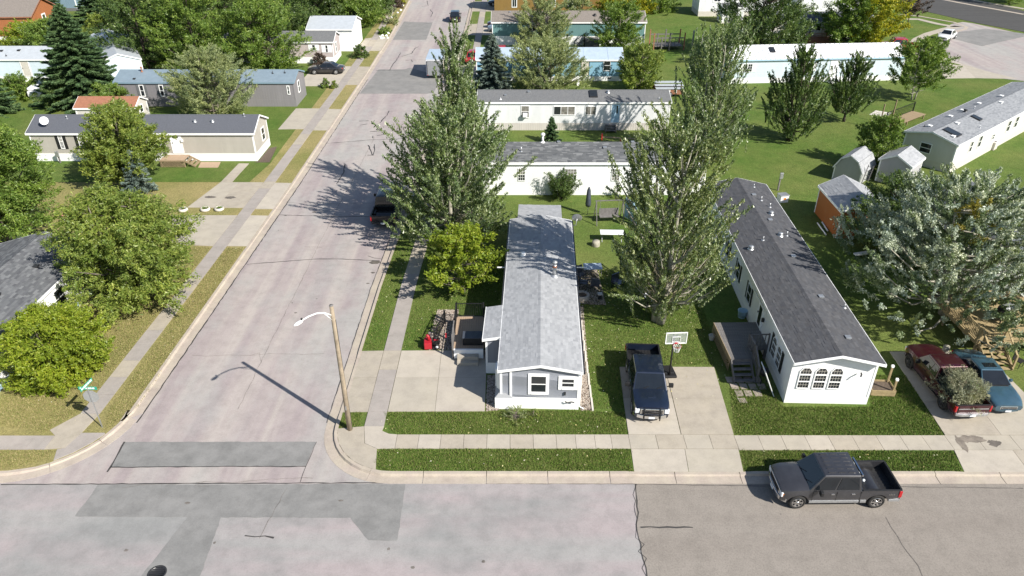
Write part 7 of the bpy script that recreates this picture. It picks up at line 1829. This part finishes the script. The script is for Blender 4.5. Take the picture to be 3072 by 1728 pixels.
for x in (-.75,.75): MB().bar((x,0,.56),(x,0,1.88),.02).build('chain', M['galv'], sw)
um = thing('folded_parasol', 'folded blue green parasol standing by the swing', 'parasol', (6.3, 55.6, -.04)); MB().tube([(0,0,0),(0,0,2.3)], .03, 8).build('pole', M['galv'], um); MB().lathe([(.05,2.5),(.16,2.2),(.24,1.0),(.2,.8),(.03,.8)], 10).build('canopy', M['tarp'], um)
wp = thing('lattice_panel', 'pair of pale blue screen panels by the forked poplar', 'screen', (9.3, 55.2, -.04), RD(-68))
for k in range(2): o = MB().box(0,1.15,-.02,.02,.05,1.75).build('panel', M['bluetint'], wp); o.location = (1.18*k, .0, 0); o.rotation_euler = (0,0,RD(8-20*k))
gc = thing('grill', 'covered grill with white lid beside the forked poplar trunk', 'grill', (*(9.21, 41.52), -.04), RD(-14))
MB().box(-.35,.35,-.28,.28,0,.75).build('cart', M['black'], gc, bevel=.03); MB().box(-.42,.42,-.33,.33,.75,1.02).build('lid', M['coolwhite'], gc, bevel=.05); MB().box(-.1,.3,-.5,-.34,.66,.7).build('side_shelf', M['coolwhite'], gc)
cb_ = solo('camp_chair', MB().box(-.35,.35,-.3,.3,.35,.45).box(-.35,.35,.25,.32,.45,1.0).bar((-.3,-.25,0),(-.3,-.25,.36),.04).bar((.3,-.25,0),(.3,-.25,.36),.04).bar((-.3,.25,0),(-.3,.25,.36),.04).bar((.3,.25,0),(.3,.25,.36),.04), M['p_navy'], 'dark blue camping chair north of the covered grill', 'chair', (7.35, 43.9, -.04), RD(40))
sd_ = thing('seesaw', 'red and timber play seesaw on the grass between two white homes', 'seesaw', (11.2, 72.6, -.04), RD(-10))
MB().box(-1.9,1.9,-.1,.1,.55,.62).build('plank', M['wood'], sd_); MB().box(-.1,.1,-.25,.25,0,.55).build('stand', M['red'], sd_); MB().box(-2.0,-1.88,-.15,.15,.3,.95).build('handle', M['red'], sd_)
o = thing('wheelbarrow', 'pink toy cart on the grass in front of the tan home', 'toy cart', (-36.7, 55.0, -.04), RD(30)); MB().box(-.4,.4,-.25,.25,.25,.55).build('tray', M['pink'], o, bevel=.04)
for s_ in (-1,1):
    for x in (-.25,.25): MB().lathe([(.14,-.03),(.14,.03),(.001,.03)], 12, (x,s_*.28,.14), 'y').build('wheel', M['white'], o)
WR_L = ['white rock at the street end of the far kerb bed','second white rock from the street end of the far kerb bed','white rock in the middle front of the far kerb bed','white rock beside the low plants of the far kerb bed','largest white rock at the back of the far kerb bed','white rock at the back edge of the far kerb bed','white rock at the lower corner of the far kerb bed','white rock by the driveway side of the far kerb bed','white rock beside the orange flowers','white rock below the orange flowers','white rock beside the dark red shrub','white rock beside the sparse young shrub']
for i, (px_, s_) in enumerate((((-20.98, 121.01),.25),((-20.79, 121.85),.3),((-20.32, 120.45),.22),((-20.15, 121.85),.28),((-20.14, 123.58),.3),((-20.74, 124.16),.26),((-20.62, 119.89),.3),((-19.75, 120.45),.24),((-20.78, 147.42),.3),((-20.56, 142.77),.3),((-20.85, 140.54),.25),((-21.27, 136.27),.3))):
    o = MB().lathe([(.5,0),(.55,.25),(.3,.5),(.001,.55)], 7); solo('garden_rock', o, M['white'], WR_L[i], 'rock', (px_[0], px_[1], -.05), i*1.1, 'white rocks on the far kerb strip').scale = (s_*1.6,)*3

# ---------------------------------------------------------------- grass blades and fallen leaves near the camera
def blades(name, polys, n, m_, size=.075, seed=1, z=Z_LAWN):
    r = np.random.RandomState(seed); out = []
    areas = [abs(sum(p[i][0]*p[(i+1)%len(p)][1]-p[(i+1)%len(p)][0]*p[i][1] for i in range(len(p))))/2 for p in polys]
    for p, a in zip(polys, areas):
        k = int(n*a/sum(areas)); q = np.array(p, float); lo, hi = q.min(0)-.03, q.max(0)+.03
        c = lo+r.rand(k*3, 2)*(hi-lo); ins = np.zeros(len(c), bool); j = len(q)-1
        for i in range(len(q)):
            ins ^= ((q[i,1] > c[:,1]) != (q[j,1] > c[:,1])) & (c[:,0] < (q[j,0]-q[i,0])*(c[:,1]-q[i,1])/(q[j,1]-q[i,1]+1e-9)+q[i,0]); j = i
        out.append(c[ins][:k])
    c = np.concatenate(out); k = len(c); c = c+r.randn(k,2)*.035
    patch = .6+.4*np.sin(c[:,0]*2.1+np.sin(c[:,1]*1.7)*2)*np.sin(c[:,1]*2.6+c[:,0]*.6)
    h = size*(.5+.9*r.rand(k))*(.75+.5*patch); a = r.rand(k)*6.283; w = .010+.012*r.rand(k)
    d = np.stack([np.cos(a), np.sin(a), np.zeros(k)], 1); e = rand_dirs(r, k)*.55; e[:,2] = 1
    b = np.concatenate([c, np.full((k,1), z-.005)], 1)
    v_ = np.stack([b-d*w[:,None], b+d*w[:,None], b+e*h[:,None]], 1).reshape(-1,3)
    o = np_mesh(name, v_, np.arange(k*3).reshape(-1,3), M[m_]); o['kind'] = 'stuff'; return o
def litter(name, polys, n, m_, size, seed):
    r = np.random.RandomState(seed); P_ = []
    for p in polys:
        q = np.array(p); lo, hi = q.min(0), q.max(0); k = int(n*np.prod(hi-lo)/sum(np.prod(np.array(t).max(0)-np.array(t).min(0)) for t in polys)); P_.append(lo+r.rand(k,2)*(hi-lo))
    c = np.concatenate(P_); k = len(c); pos = np.concatenate([c, np.full((k,1), .02)], 1)
    L_ = size*(.6+.8*r.rand(k)); o = leaf_mesh(name, pos, rand_dirs(r,k)*np.array([1,1,.15]), rand_dirs(r,k,2.5), L_, L_*.7, M[m_], None); o['kind'] = 'stuff'
G1 = [(-7.0,30.7),(-6.3,29.2),(-5.7,29.0),(6.05,29.0),(6.1,30.75),(4.5,30.8),(3.7,30.9),(-.7,30.8),(-1.5,30.75)]
G2 = [(-6.9,26.9),(-6.4,26.4),(5.95,26.34),(6.05,27.88),(-6.7,27.88)]
G3 = [(11.7,28.95),(22.6,28.92),(22.9,34.0),(20.6,34),(19.8,31.2),(14.9,31.2),(14.6,33),(12.4,32.8)]
G4 = [(11.5,26.34),(22.2,26.34),(22.5,27.75),(11.65,27.8)]
G5 = [(4.5,31),(6.2,31),(6.4,35),(12,35.0),(12.6,38.5),(13,46),(4.9,46.5),(4.5,40)]
G6 = [(-9.15,36.5),(-7.95,36.5),(-7.8,52),(-9.0,52)]
G7 = [(-6.75,36.55),(-5.2,36.6),(-4.9,41),(-1,41.2),(-.4,48),(-6.4,50)]
G8 = [(-9.15,29.4),(-8.1,29.6),(-8.1,30.7),(-9.15,30.7)]
blades('grass', [G1,G2,G3,G4,G8], 105000, 'blade', .078, 1)
blades('grass', [G5,G6,G7], 80000, 'blade', .072, 2)
D1_ = [(-20.6,31),(-20.55,49.8),(-21.9,49.8),(-22.05,31.0),(-21.5,29.2)]
D2_ = [(-23.5,31.0),(-23.1,49.8),(-27,50),(-28.6,46),(-28.6,30),(-24.6,29.2)]
D3_ = [(-27.5,26.45),(-24.6,26.6),(-23.3,27.2),(-23.4,27.8),(-27.5,27.8)]
blades('grass', [D1_,D2_,D3_], 85000, 'blade_dry', .075, 3)
litter('fallen_leaves', [G1,G2,G4,G5,G6,G7], 620, 'litter', .075, 5)
litter('fallen_leaves', [D1_,D2_], 130, 'litter', .07, 6)
